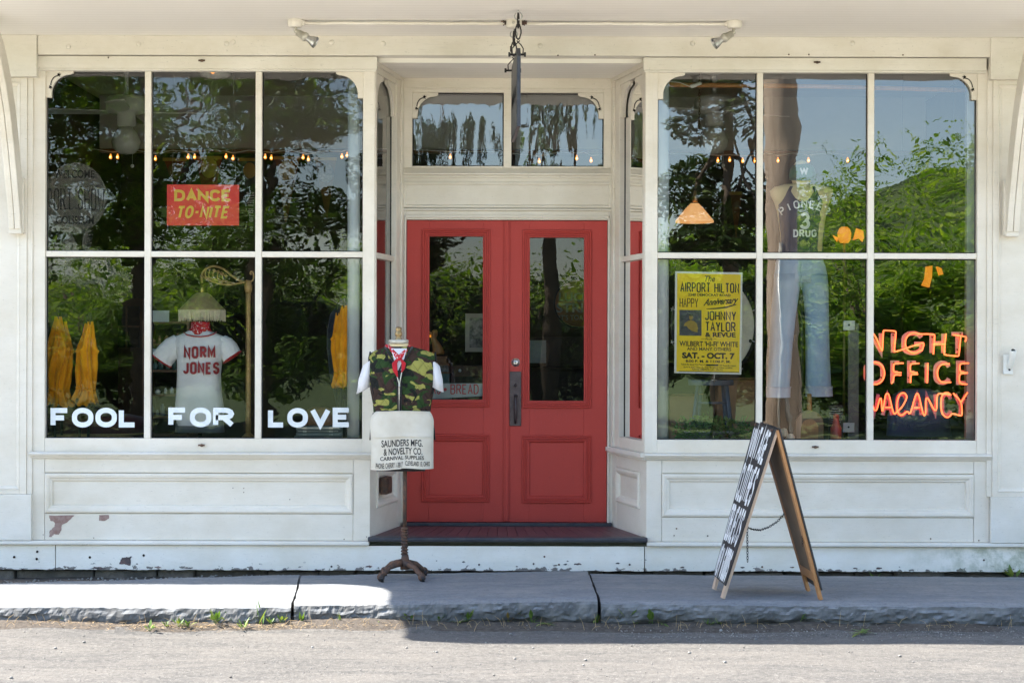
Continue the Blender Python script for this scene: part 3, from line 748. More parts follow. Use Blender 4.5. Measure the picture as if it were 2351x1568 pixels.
# pilasters
def pilaster(x0, x1, xe, p0, p1, sgn):
    mb = MB(); zt, zp = fz(183), fz(1137)
    pt, pb = fz(192), fz(1127)
    mb.box(x0, p0, -.02, .06, zp, zt); mb.box(p1, x1, -.02, .06, zp, zt)
    mb.box(p0, p1, -.018, .06, pt, zt); mb.box(p0, p1, -.018, .06, zp, pb)
    mb.add([(p0,-.002,pb),(p1,-.002,pb),(p1,-.002,pt),(p0,-.002,pt)], [(0,1,2,3)])
    pi = mb.build('pilaster', W, B, bev)
    MB().ring(p0, p1, pb, pt, [(0, .016), (.006, .019), (.012, .010), (.022, .006), (.026, .0005)], -.0015).build('panel_moulding', W, pi)
    cap = MB().box(x0-.0 if sgn < 0 else x0-.03, x1+.0735 if sgn < 0 else x1, -.072, .05, zt, ZC_); cap.build('pilaster_cap', M['wood_grain_paint'], pi, bev)
    pl = MB().box(x0 if sgn < 0 else x0-.012, x1+.036 if sgn < 0 else x1, -.034, .06, zWT1, zp); pl.build('plinth', M['sill_paint'], pi, bev)
    # moulded strips between pilaster and window
    tr = MB()
    if sgn < 0:
        tr.box(x1, x1+.035, -.012, .06, zp, zt); tr.box(x1+.035, xe, -.004, .06, zLed0, zt)
    else:
        tr.box(x0-.035, x0, -.012, .06, zp, zt); tr.box(xe, x0-.035, -.004, .06, zLed0, zt)
    tr.build('pilaster_trim', W, pi, bev)
    return pi
piL = pilaster(-3.75, fx(63), XL0-.086, fx(8)-.36, fx(48), -1)
piR = pilaster(fx(2277), 3.75, XR1+.086, fx(2288), fx(2332)+.36, 1)
# beam
mb = MB(); mb.box(fx(90), fx(2267), -.060, .06, zCas1, ZC_)
beam = mb.build('beam', M['wood_grain_paint'], B, bev)
for x, y in ((157,163-60+5),(318,102),(520,101),(535,97),(762,98),(880,101),(1240,106),(1590,100),(1957,100),(2319,100)):
    if 95 < x < 2260:
        q = at(x, y, -.06); k = MB(); k.lathe([(.0001, .0035), (.013, .0035), (.0165, 0)], (0,0,0), 14); k.v = [(q.x+a, -.06-c, q.z+b_) for a, b_, c in k.v]; k.build('plug', M['wood_grain_paint'], beam)
for x, y in ((249,193-60),(1281,196),(1366,195),(1811,194),(1857,186+8),(2073,195)):
    q = at(x, y-(68 if y > 190 else 0), -.06); k = MB(); k.ball((q.x, -.061, q.z), .0055, 6); k.build('nail_head', M['rusty_iron'], beam)
# porch roof with its boarded ceiling; its unseen left end is shaped for the curved shadow edge on the stones
EX = -3.77; FY = -1.62
poly = [(EX-1.0, .06), (EX-1.0, -.10), (EX-.62, -.17), (EX-.38, -.22), (EX-.20, -.30), (EX-.08, -.42), (EX-.02, -.60), (EX, -.80), (EX, FY+.20), (EX+.06, FY+.06), (EX+.22, FY), (6.0, FY), (6.0, .06)]
MB().plan(poly, ZC_, ZC_+.02).build('porch_ceiling', M['beadboard'], B)
MB().plan(poly, ZC_+.021, ZC_+.20).build('porch_roof', M['dark_wood_chip'], B)
MB().box(-9.9, 6, .0, .25, ZC_+.21, 5.45).build('upper_wall', W, B)
MB().box(-4.6, -3.76, .0, .25, .1, ZC_-.005).build('side_wall', W, B); MB().box(3.76, 6.0, .0, .25, .1, ZC_-.005).build('side_wall', W, B)

# recess: splayed side walls with tall side lights
SOF = fz(142)
def side_wall(xf_low, xf_up, xb, sgn):
    """sgn -1: the left return, +1: the right one"""
    def frame_(xf):
        a = Vector((xf, 0, 0)); b = Vector((xb, REC, 0)); d = (b-a); L = d.length; d.normalize(); n = Vector((0,0,1)).cross(d)*(-sgn)*-1
        if n.x*sgn < 0: n = -n                      # outward = into the bay
        Mx = Matrix(((d.x, n.x, 0, a.x), (d.y, n.y, 0, a.y), (0, 0, 1, 0), (0, 0, 0, 1))); return Mx, L
    Mx, L = frame_(xf_low)
    lo = MB(Mx)
    p0, p1, pz0, pz1 = .13, L-.10, fz(1172), fz(1086)
    lo.box(.0, p0, 0, .05, FL, zLed0); lo.box(p1, L, 0, .05, FL, zLed0); lo.box(p0, p1, .001, .05, pz1, zLed0); lo.box(p0, p1, .001, .05, FL, pz0)
    lo.box(p0, p1, .014, .05, pz0, pz1)
    lw = lo.build('side_wall', W, B, bev)
    fr = MB(Mx)
    for (a, b_), (c, d_) in (((0, .0), (.05, .012)),):
        pass
    prof = [(0, -.010), (.004, .008), (.016, .012), (.034, .006), (.046, -.004), (.052, -.0135)]
    vs, fs = [], []
    for d_, h in prof: vs += [(p0+d_, -h, pz0+d_), (p1-d_, -h, pz0+d_), (p1-d_, -h, pz1-d_), (p0+d_, -h, pz1-d_)]
    for k in range(len(prof)-1):
        for i in range(4): fs.append((4*k+i, 4*k+(i+1)%4, 4*k+4+(i+1)%4, 4*k+4+i))
    fr.add(vs, fs); fr.build('panel_moulding', W, lw)
    lb = MB(Mx); lb.box(-.01, L, -.045, .05, zLed1-.03, zLed1); lb.box(-.005, L, -.022, .05, zLed0-.004, zLed1-.03); lb.build('sill_ledge', M['sill_paint'], B, .004)
    Mx, L = frame_(xf_up)
    f = MB(Mx); g0, g1 = .05, L-.16
    zb, zt = zBot-.01, fz(166)
    f.box(-.012, g0, .001, .07, zLed1, SOF); f.box(g1, L, .001, .07, zLed1, SOF); f.box(g0, g1, .003, .07, zt, SOF); f.box(g0, g1, .003, .07, zLed1, zb)
    f.box(g0, g1, .012, .05, zRail0, zRail1)
    f.box(L-.06, L, -.012, .001, zLed1, SOF); f.box(-.012, L, -.014, .001, fz(152), SOF)
    sw = f.build('side_light', W, B, bev)
    gl = MB(Mx); gl.add([(g0,.04,zb),(g1,.04,zb),(g1,.04,zt),(g0,.04,zt)], [(0,1,2,3)]); gl.build('pane', M['side_glass'], sw)
    pb = MB(Mx)
    for z0, z1 in ((zb, zRail0), (zRail1, zt)): 
        pb.box(g1-.006, g1, .036, .042, z0, z1); pb.box(g0, g0+.006, .036, .042, z0, z1)
    pb.build('putty_line', M['black_trim'], sw)
    for x0, s2 in ((g0, 1), (g1, -1)):
        q = MB(Mx); poly = spandrel_poly(x0, zt, .20, .22, s2)
        q.prism(poly, .010, .034); q.build('corner_bracket', W, sw, .002)
    return lw, sw, Mx
lwL, swL, MxL = side_wall(fx(850.5), xcL, gx(923), -1)
lwR, swR, MxR = side_wall(fx(1485), xcR, gx(1405), 1)
# a dark outlet box low on the left return
ob = MB(MxL); ob.box(.20, .33, -.030, .014, fz(1142), fz(1102)); ob.box(.215, .315, -.036, -.030, fz(1139), fz(1105)); ob.build('outlet_box', M['rusty_iron'], lwL, .006)

# front of the recess: soffit, door frame, transom
mb = MB(); mb.plan([(xcL-.02, .06), (xcR+.02, .06), (gx(1420), REC+.1), (gx(900), REC+.1)], SOF, SOF+.05); mb.build('recess_soffit', M['beadboard'], B)
dx0, dx1 = gx(932), gx(1395); dzT, dzB = gz(505), gz(1201)
tz0, tz1 = gz(382), gz(213)
mb = MB(); Y0 = REC
mb.box(gx(890), dx0, Y0, Y0+.12, FL, gz(482)); mb.box(dx1, gx(1445), Y0, Y0+.12, FL, gz(482))
mb.box(gx(890), gx(1445), Y0+.004, Y0+.12, dzT, gz(482)) if False else mb.box(dx0, dx1, Y0+.002, Y0+.12, dzT, gz(484))
df = mb.build('door_frame', W, B, bev)
mb = MB(); mb.box(dx0-.012, dx0-.001, Y0-.012, Y0, FL, dzT+.03); mb.box(dx1+.001, dx1+.012, Y0-.012, Y0, FL, dzT+.03); mb.box(dx0-.012, dx1+.012, Y0-.012, Y0, dzT+.012, dzT+.03)
mb.box(dx0-.045, dx1+.045, Y0-.020, Y0, gz(484), gz(480)); mb.build('door_casing', W, df, .003)
mb = MB(); mb.box(gx(890), gx(1445), Y0+.005, Y0+.12, gz(484), gz(403))
fz_ = mb.build('frieze_panel', W, B, bev)
MB().ring(gx(925), gx(1405), gz(478), gz(418), [(0, 0), (.003, .012), (.014, .012), (.020, .004), (.024, .0005)], Y0+.004).build('panel_moulding', W, fz_)
mb = MB(); mb.box(gx(922), gx(1408), Y0-.035, Y0+.02, gz(403), gz(399)); mb.box(gx(924), gx(1406), Y0-.012, Y0+.02, gz(409), gz(403.2)); 
pts = [(Y0-.028, gz(399)), (Y0+.012, gz(386)), (Y0+.05, gz(386)), (Y0+.05, gz(399))]
mb.add([(gx(924), y, z) for y, z in pts]+[(gx(1406), y, z) for y, z in pts], [(0,1,2,3),(7,6,5,4),(0,4,5,1),(1,5,6,2),(2,6,7,3),(3,7,4,0)])
mb.build('transom_sill', W, B, .002)
mb = MB(); ta, tb, tc_, td = gx(945), gx(1155), gx(1173), gx(1385)
mb.box(gx(890), ta, Y0+.001, Y0+.1, gz(386), SOF+.02); mb.box(td, gx(1445), Y0+.001, Y0+.1, gz(386), SOF+.02); mb.box(tb, tc_, Y0+.003, Y0+.1, gz(386), tz1)
mb.box(ta, td, Y0+.004, Y0+.1, tz1, SOF+.02); mb.box(ta, tb, Y0+.004, Y0+.1, gz(386), tz0); mb.box(tc_, td, Y0+.004, Y0+.1, gz(386), tz0)
mb.box(gx(915), gx(1412), Y0-.006, Y0+.001, gz(204), SOF)
tw = mb.build('transom_window', W, B, bev)
gp = MB(); gp.add([(ta,Y0+.045,tz0),(td,Y0+.045,tz0),(td,Y0+.045,tz1),(ta,Y0+.045,tz1)], [(0,1,2,3)]); gp.build('pane', M['transom_glass'], tw)
mb = MB(); mb.ring(ta, tb, tz0, tz1, [(0,0),(.008,0)], Y0+.043); mb.ring(tc_, td, tz0, tz1, [(0,0),(.008,0)], Y0+.043); mb.build('putty_line', M['black_trim'], tw)
for x0, s2 in ((ta, 1), (td, -1)):
    MB().prism(spandrel_poly(x0, tz1, .175, .175, s2), Y0+.016, Y0+.040).build('corner_bracket', W, tw, .002)
    if s2 > 0: vine(tw, lambda u, v: Vector((ta+.155*u, Y0+.014, tz1-.165*(1-v))), False)
    else: vine(tw, lambda u, v: Vector((td-.155*(1-u), Y0+.014, tz1-.165*(1-v))), True)
# threshold: floor boards, dark nosing, weather bar
mb = MB(); nb = 26; za = FL+.012
xl_f, xr_f, xl_b, xr_b = fx(850.5)+.004, fx(1485)-.004, gx(923)+.002, gx(1405)-.002
for i in range(nb):
    a, b_ = i/nb, (i+1)/nb-.0016
    P = lambda t, k: (xl_f+(xr_f-xl_f)*t)*(1-k)+(xl_b+(xr_b-xl_b)*t)*k
    mb.plan([(P(a,.03), .02), (P(b_,.03), .02), (P(b_,1), REC+.01), (P(a,1), REC+.01)], za-.03, za)
th = mb.build('threshold', M['plum_floor'], B, .002)
mb = MB(); pts = [(.06, za+.001), (-.040, za+.001), (-.048, za-.008), (-.046, za-.022), (-.036, za-.027), (.06, za-.027)]; n = len(pts); x0, x1 = fx(847), fx(1487)
mb.add([(x0, y, z) for y, z in pts]+[(x1, y, z) for y, z in pts], [tuple(range(n)), tuple(range(2*n-1, n-1, -1))]+[(i, i+n, (i+1)%n+n, (i+1)%n) for i in range(n)])
mb.build('nosing', M['navy_paint'], th, .003)
mb = MB(); mb.box(dx0-.02, dx1+.03, REC-.05, REC+.08, za, za+.022); mb.box(dx0-.01, dx1+.01, REC-.012, REC+.08, za+.022, dzB-.004)
mb.build('weather_bar', M['navy_paint'], th, .003)

# the doors
def door(x0, x1, px0, px1, pz0, pz1, q0, q1, z0, z1, astr):
    Yd = REC+.022; r0, r1, m_ = M['red'], None, MB()
    m_.box(x0, px0, Yd, Yd+.045, dzB, dzT-.004); m_.box(px1, x1, Yd, Yd+.045, dzB, dzT-.004)
    m_.box(px0, px1, Yd+.0012, Yd+.045, pz1, dzT-.004); m_.box(px0, px1, Yd+.0012, Yd+.045, z1, pz0); m_.box(px0, px1, Yd+.0012, Yd+.045, dzB, z0)
    m_.box(px0, px1, Yd+.014, Yd+.04, z0, z1)
    d = m_.build('door', r0, B, .002)
    flute = [(0, 0), (.002, .012), (.008, .015), (.013, .012), (.014, .006), (.016, .010), (.021, .012), (.025, .009), (.026, .003), (.028, .007), (.033, .008), (.037, .005), (.0375, -.001), (.040, .003), (.046, .002), (.050, -.004)]
    sc = (px0-q0)/.050
    MB().ring(q0, q1, pz0-(px0-q0), pz1+(px0-q0), [(a*sc, h) for a, h in flute]+[(px0-q0, -.022)], Yd).build('glass_moulding', r0, d)
    MB().ring(q0, q1, z0-.0, z1, [(a*.9, h) for a, h in flute]+[(.049, -.0135)], Yd).build('panel_moulding', r0, d)
    gp_ = MB(); gp_.add([(px0,Yd+.024,pz0),(px1,Yd+.024,pz0),(px1,Yd+.024,pz1),(px0,Yd+.024,pz1)], [(0,1,2,3)]); gp_.build('pane', M['door_glass'], d)
    if astr:
        a = MB(); a.box(x1-.018, x1+.020, Yd-.014, Yd-.0005, dzB+.012, dzT-.006); a.box(x1-.006, x1+.012, Yd-.020, Yd-.014, dzB+.012, dzT-.006); a.build('astragal', r0, d, .003)
    return d
# stiles are drawn round an opening that also takes the lower panel, so both share the inner width of the mouldings
doL = door(dx0+.003, gx(1163), gx(985), gx(1110), gz(918), gz(543), gx(968), gx(1125), gz(1153), gz(998), True)
doR = door(gx(1166), dx1-.003, gx(1216), gx(1341), gz(920), gz(545), gx(1199), gx(1358), gz(1155), gz(1000), False)
Yd = REC+.022
lk = MB(); q = Vector((gx(1184), 0, gz(832)))
lk.lathe([(.0001, .012), (.012, .013), (.0185, .010), (.0195, .004), (.028, .003), (.030, 0)], (0,0,0), 24); lk.v = [(q.x+a, Yd-c, q.z+b_) for a, b_, c in lk.v]; lko = lk.build('deadbolt', M['steel'], doR)
k = MB(); k.box(q.x-.0015, q.x+.0015, Yd-.0145, Yd-.0125, q.z-.009, q.z+.004); k.ball((q.x, Yd-.0125, q.z+.003), .0035, 8, 1, .6, 1); k.build('keyhole', M['black_trim'], lko)
hp = MB(); hp.box(gx(1170), gx(1197), Yd-.010, Yd-.0006, gz(978), gz(853)); hd = hp.build('handle', M['bronze_handle'], doR, .003)
g_ = MB(); xm = gx(1184); zs = [gz(910), gz(914), gz(925), gz(940), gz(955), gz(966), gz(971)]; ys = [.010, .030, .042, .046, .042, .030, .010]
g_.tube([(xm, Yd-y, z) for y, z in zip(ys, zs)], [.012,.0115,.010,.011,.0105,.0085,.008], 12); g_.ball((xm, Yd-.012, gz(908)), .014, 12, 1, .6, .7)
g_.build('grip', M['bronze_handle'], hd)
t_ = MB(); t_.tube([(xm, Yd-.010, gz(882)), (xm, Yd-.026, gz(884)), (xm-.002, Yd-.032, gz(886))], [.006,.006,.009], 8); t_.build('thumb_latch', M['bronze_handle'], hd)

# timber knee braces carrying the porch
def brace(X, sgn):
    t = MB()
    pts = [(-.045, 2.30), (-.075, 2.45), (-.125, 2.62), (-.19, 2.82), (-.27, 3.02), (-.37, 3.20), (-.50, 3.36), (-.66, 3.47), (-.84, 3.53)]
    for dx in (-.0205, .0205):
        rings = []
        for i, (y, z) in enumerate(pts):
            a = pts[max(0, i-1)]; b_ = pts[min(len(pts)-1, i+1)]; tn = Vector((0, b_[0]-a[0], b_[1]-a[1])).normalized(); nn = Vector((0, -tn.z, tn.y))
            h = .052+.012*min(1, i/4); c = Vector((X+dx, y, z)); u = Vector((.0195, 0, 0))
            rings.append([c-u-nn*h, c+u-nn*h, c+u+nn*h, c-u+nn*h])
        t.loft(rings, True, False)
    o = t.build('knee_brace', W, B, .006)
    f = MB(); f.box(X-.048, X+.048, -.060, -.0195, 2.27, 2.62); f.box(X-.041, X+.041, -.085, -.02, 2.262, 2.30); f.build('brace_foot', W, o, .004)
    for dx in (-.021, .021):
        k = MB(); k.lathe([(.0001, .012), (.009, .012), (.012, .006), (.016, .0)], (0,0,0), 8); k.v = [(X+dx+a, -.105-c, 2.395+b_) for a, b_, c in k.v]; k.build('bolt', M['grey_lamp'], o)
    return o
brace(-3.165, -1); brace(3.185, 1)
# flag pole socket on the right pilaster
s_ = MB(); q = at(2318, 832, -.02); s_.tube([q+Vector((0, .0, -.035)), q+Vector((.004, -.045, .04)), q+Vector((.006, -.06, .075))], [.020,.021,.021], 14); s_.box(q.x-.042, q.x+.02, -.026, -.0198, q.z-.075, q.z+.05)
fs_ = s_.build('flag_socket', M['white_tube'], B, .002)
k = MB(); k.ball((q.x-.004, -.032, q.z-.045), .008, 8); k.build('socket_screw', M['black_trim'], fs_); k = MB(); k.tube([q+Vector((.0064, -.0605, .0757)), q+Vector((.0066, -.0612, .0763))], .015, 12); k.build('socket_bore', M['black_trim'], fs_)

# inside of the shop
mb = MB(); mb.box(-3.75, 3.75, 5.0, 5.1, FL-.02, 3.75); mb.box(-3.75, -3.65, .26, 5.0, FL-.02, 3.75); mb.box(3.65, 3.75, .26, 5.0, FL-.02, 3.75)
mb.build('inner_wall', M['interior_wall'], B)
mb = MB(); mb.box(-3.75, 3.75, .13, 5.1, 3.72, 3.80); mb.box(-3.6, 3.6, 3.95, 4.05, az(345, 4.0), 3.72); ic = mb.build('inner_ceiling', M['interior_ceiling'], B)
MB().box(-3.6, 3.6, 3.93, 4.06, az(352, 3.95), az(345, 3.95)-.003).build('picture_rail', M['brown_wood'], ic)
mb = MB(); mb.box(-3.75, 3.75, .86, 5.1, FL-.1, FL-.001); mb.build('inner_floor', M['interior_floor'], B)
for s_, (a, b_) in ((-1, (-3.6, -.93)), (1, (.92, 3.6))):
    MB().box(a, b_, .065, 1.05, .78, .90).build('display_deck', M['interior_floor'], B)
for x0, x1 in ((fx(-10)-.2, fx(-10)-.1),):
    pass
for x, n_ in ((ax(811, .13), 0), (ax(1521, .13), 1)):   # round white posts just inside the inner corners
    MB().lathe([(.040, .9), (.040, zTop+.1)], (x, .135, 0), 20).build('corner_post', M['white_post'], B)
MB().box(ax(2218, .2), ax(2236, .2), .19, .24, .9, zTop+.1).build('corner_post', M['white_post'], B)
# brown inner door and shelving seen deep in the left bay
dd = MB(); dd.box(ax(215, 4.9), ax(330, 4.9), 4.90, 4.96, FL, az(688, 4.9)); ido = dd.build('inner_door', M['panel_wood'], B)
k = MB(); k.box(ax(262, 4.85), ax(318, 4.85), 4.885, 4.897, az(800, 4.9), az(705, 4.9)); k.build('inner_door_pane', M['black_trim'], ido)
k = MB(); k.box(ax(287, 4.85), ax(291, 4.85), 4.87, 4.884, az(800, 4.9), az(705, 4.9)); k.box(ax(262, 4.85), ax(318, 4.85), 4.872, 4.883, az(754, 4.9), az(750, 4.9)); k.build('inner_door_bar', M['panel_wood'], ido)

# the lettering painted on the glass
def win_word(wd, x0, x1, y0=936, y1=981):
    m_ = MB(); stroke_text(m_, wd, pr(x0, y0, x1, y1), 11.6, pxplane(.0385), .42, .42, .0003, .6); return m_.build('painted_lettering', M['window_letters'], winL, label='pale blue white word %s painted low on the glass' % wd)
win_word('FOOL', 116, 315); win_word('FOR', 387, 539); win_word('LOVE', 615, 807)
# etched film sign at the left: a shoe shop roundel, running flames under it
pl = pxplane(.040)
Ez = lambda x, y: (85.7+x*.2342, -(342.8+y*.2342))
m_ = MB()
def epoly(pts, h): m_.add([pl(u, v, h) for u, v in pts], [tuple(range(len(pts)))[::-1]])
ctr = Ez(375, 475)
epoly([(ctr[0]+71*math.cos(R(a)), ctr[1]+80*math.sin(R(a))) for a in range(0, 360, 6) if ctr[0]+71*math.cos(R(a)) > 104], .0002)
def flame(pts, n, ln, sp, side):
    """a band with ragged flame tongues on one side"""
    out = []
    for i in range(n+1):
        f = i/n*(len(pts)-1); k = min(int(f), len(pts)-2); t = f-k
        p = Vector(pts[k])*(1-t)+Vector(pts[k+1])*t; d = (Vector(pts[k+1])-Vector(pts[k])).normalized(); nn = Vector((-d.y, d.x))*side
        out.append((p, d, nn))
    for i in range(n):
        (p, d, nn), (p2, d2, n2) = out[i], out[i+1]
        tip = (p+p2)/2+nn*(sp+ln*random.uniform(.5, 1.0))-d*ln*.35
        q = [p, p2, p2+n2*sp, tip, p+nn*sp]
        if min(a.x for a in q) > 103: epoly([(a.x, a.y) for a in (q if side > 0 else q[::-1])], .0002)
flame([Ez(455, 800), Ez(440, 900), Ez(440, 990)], 6, 26, 5, 1)
flame([Ez(385, 990), Ez(375, 900), Ez(330, 820)], 6, 40, 8, 1)
flame([Ez(380, 1250), Ez(335, 1170), Ez(335, 1060)], 7, 38, 10, 1)
flame([Ez(430, 1060), Ez(450, 1120), Ez(520, 1128), Ez(620, 1115), Ez(690, 1160), Ez(715, 1240)], 11, 26, 6, 1)
flame([Ez(735, 1250), Ez(790, 1235), Ez(840, 1270), Ez(905, 1290)], 5, 16, 8, 1)
flame([Ez(690, 1310), Ez(640, 1260), Ez(590, 1250), Ez(530, 1290), Ez(450, 1290), Ez(390, 1270)], 12, 20, 6, 1)
m_.build('etched_film', M['etched'], winL)
m_ = MB(); pl2 = pxplane(.0392)
def E4(a, b_, c, d_): p, q = Ez(a, d_), Ez(c, b_); return (max(p[0], 106), p[1], q[0], q[1])
font_text(m_, 'WELCOME', E4(165, 205, 560, 285), pl2, .02)
stroke_text(m_, 'PORT SHOW', E4(95, 385, 660, 600), 3.4, pl2, .55, .2, .0001)
font_text(m_, 'COLISEUM', E4(180, 655, 555, 735), pl2, .03)
for s2, y0, bow in ((1, 355, 22), (-1, 605, -22)):
    for i in range(9):
        a = 170+i*50; yy_ = y0+bow*s2*abs(1-((a-370)/230)**2)*(1 if s2 > 0 else 1)*(.8 if s2 > 0 else 1)*(1 if s2 > 0 else 1)
        u, v = Ez(a, y0+(bow*(1-((a-370)/230)**2) if s2 > 0 else bow*(1-((a-370)/230)**2)))
        m_.add([pl2(u, v, 0), pl2(u+7, v, 0), pl2(u+7, v+1.4, 0), pl2(u, v+1.4, 0)], [(0,1,2,3)])
m_.build('film_lettering', M['dark_film'], winL)
# strip sign behind the left door glass
m_ = MB(); Yp = REC+.055; m_.add([at(985, 916, Yp), at(1112, 909, Yp), at(1112, 880, Yp), at(985, 880, Yp)], [(0,1,2,3)]); ss = m_.build('bread_strip', M['grey_paper'], doL, label='grey strip reading BREAD low behind the door glass')
m_ = MB(); pl3 = pxplane(Yp-.001)
stroke_text(m_, 'AS', pr(991, 883, 1012, 905), 2.2, pl3, .9, .3, .0002); stroke_text(m_, 'BREAD', pr(1034, 882, 1099, 905), 2.4, pl3, .9, .3, .0002)
m_.add([pl3(1022+4*math.cos(R(a)), -894+4*math.sin(R(a)), 0) for a in range(0, 360, 30)], [tuple(range(12))]); m_.build('strip_lettering', M['red_ink'], ss)
# ------------------------------------------------------------------ things on the porch
def chain(mb, pts, r=.0028, ln=.026, wd=.013):
    """oval links strung along a polyline, turned alternately"""
    P = [Vector(p) for p in pts]; seg = [(P[i+1]-P[i]).length for i in range(len(P)-1)]; T = sum(seg); n = max(2, int(T/(ln*.72)))
    def pos(s):
        for i, L in enumerate(seg):
            if s <= L or i == len(seg)-1: return P[i]+(P[i+1]-P[i])*min(1, s/L), (P[i+1]-P[i]).normalized()
            s -= L
    for k in range(n):
        c, t = pos((k+.5)*T/n); a = Vector((0,1,0)) if abs(t.y) < .8 else Vector((1,0,0)); u = t.cross(a).normalized(); v = u.cross(t).normalized()
        sd = (u+v*.45).normalized() if k % 2 else (v-u*.45).normalized()
        mb.tube([c+t*(ln/2*math.cos(x))+sd*(wd/2*math.sin(x)) for x in [2*math.pi*i/10 for i in range(10)]], r, 5, closed=True)

# hanging shop sign, edge-on
sgn = thing('hanging_sign', 'dark hanging signboard seen edge-on, hung on black chains from the porch ceiling', 'sign', (.02, -.62, 2.84))
ya, yb, xa, xb = -1.02, -.22, .036, .002
SZ0, SZ1 = 2.835, 3.30
mx = lambda t: xa+(xb-xa)*t; my = lambda t: ya+(yb-ya)*t
prof = [(0, .0), (1, .0), (1, 1-.12), (.93, 1), (.07, 1), (0, 1-.12)]
mb = MB(); th_ = .011; pts = [(mx(a), my(a), SZ0+(SZ1-SZ0)*b_) for a, b_ in prof]; n = len(pts)
mb.add([(x-th_, y, z) for x, y, z in pts]+[(x+th_, y, z) for x, y, z in pts], [tuple(range(n))[::-1], tuple(range(n, 2*n))]+[(i, (i+1)%n, (i+1)%n+n, i+n) for i in range(n)])
sbd = mb.build('board', M['navy_paint'], sgn, .002)
mb = MB(); pts2 = [(x-th_-.001, y, z) for x, y, z in [(mx(a), my(a), SZ0+(SZ1-SZ0)*b_) for a, b_ in ((.03,.03),(.97,.03),(.97,.86),(.915,.96),(.085,.96),(.03,.86))]]
mb.add(pts2, [tuple(range(6))]); mb.build('face', M['sign_face_sheen'], sbd)  # lighter sheet on the visible side, sheen put into its colour
# pale worn lettering, too foreshortened to read, as vertical strokes
mb = MB()
for i in range(26):
    t = .12+i*.029+random.uniform(-.004, .004); z0 = SZ0+.19+random.uniform(-.004, .01); hgt = random.uniform(.05, .085)
    x, y = mx(t)-th_-.002, my(t); mb.add([(x, y, z0), (x, y+.026, z0), (x, y+.026, z0+hgt), (x, y, z0+hgt)], [(0,1,2,3)])
mb.build('worn_mark', M['white_letters'], sbd)
for t, yh in ((.13, -.93), (.87, -.33)):
    x, y = mx(t), my(t); zb = SZ1+.0
    k = MB(); k.tube([(x-.05, y, SZ1-.03), (x+.045, y, SZ1-.03)], .0065, 8); k.box(x-.058, x-.045, y-.010, y+.010, SZ1-.042, SZ1-.018); k.box(x+.034, x+.046, y-.010, y+.010, SZ1-.042, SZ1-.018)
    k.tube([(x-.034, y, SZ1-.03), (x-.036, y, SZ1+.005), (x-.016, y, SZ1+.028), (x+.008, y, SZ1+.05), (x, y, SZ1+.064), (x-.008, y, SZ1+.05), (x+.016, y, SZ1+.028), (x+.030, y, SZ1+.005), (x+.028, y, SZ1-.03)], .0035, 6)
    k.build('shackle', M['black_iron'], sgn)
    k = MB(); c0 = Vector((x, yh, 3.40))
    for j, (zc, hh, flat) in enumerate(((SZ1+.105, .045, 0), (SZ1+.17, .045, 1))):
        u = Vector((1,0,0)) if not flat else Vector((.25,.97,0))
        cc = Vector((x, (y*(1-j*.5)+yh*j*.5), zc))
        k.tube([cc+Vector((0,0,1))*(hh*math.cos(a))*(.8 if abs(math.cos(a)) < .7 else 1)+u*(.017*math.sin(a)) for a in [2*math.pi*i/14 for i in range(14)]], .0048, 6, closed=True)
        k.box(cc.x-.024 if not flat else cc.x-.006, cc.x-.011 if not flat else cc.x+.006, cc.y-.007, cc.y+.007, zc-.018, zc+.016)
    k.build('quick_link', M['black_iron'], sgn)
    k = MB(); hk = [(x, yh, ZC_), (x, yh, ZC_-.012)]+[(x+.022*math.sin(a), yh, ZC_-.037+.022*math.cos(a)) for a in [R(q) for q in range(20, 330, 20)]]
    k.tube(hk, .0042, 7); k.build('ceiling_hook', M['steel'], sgn)
rootfix(sgn)

# round junction box with conduit, and two spot lamps
cdt = thing('conduit', 'cream painted conduit run along the porch ceiling with a round box in its middle', 'conduit', (.05, -.60, ZC_))
mb = MB(); Yc = -.60; zc = ZC_-.016
for (xs0, xs1) in ((at(695,47,Yc).x, at(1158,50,Yc).x), (at(1205,50,Yc).x, at(1668,47,Yc).x)):
    pts = [(xs0+(xs1-xs0)*i/12, Yc+.006*math.sin(i*.9), zc-.006*math.sin(math.pi*i/12)*(.4+.6*abs(math.sin(i*1.3)))-.004*(i in (0,1,11,12))) for i in range(13)]
    mb.tube(pts, .010, 8)
mb.build('pipe', M['wood_grain_paint'], cdt)
mb = MB(); xb_ = at(1180, 48, Yc).x; mb.lathe([(.049, ZC_-.0005), (.050, ZC_-.040), (.044, ZC_-.046), (.020, ZC_-.048), (.0001, ZC_-.048)], (xb_, Yc, 0), 12); jb = mb.build('junction_box', M['wood_grain_paint'], cdt, .002)
k = MB(); k.lathe([(.0001,.006),(.009,.006),(.010,0)], (0,0,0), 10); k.v = [(xb_-.002+a, Yc-.049-c, ZC_-.022+b_) for a, b_, c in k.v]; k.build('knockout', M['grey_lamp'], jb)
for s2 in (-1, 1):
    k = MB(); k.tube([(xb_+s2*.049, Yc, zc), (xb_+s2*.078, Yc, zc)], .013, 10); k.tube([(xb_+s2*.060, Yc, zc), (xb_+s2*.066, Yc, zc)], .017, 8)
    k.build('coupling', M['rusty_iron'], jb)
rootfix(cdt)
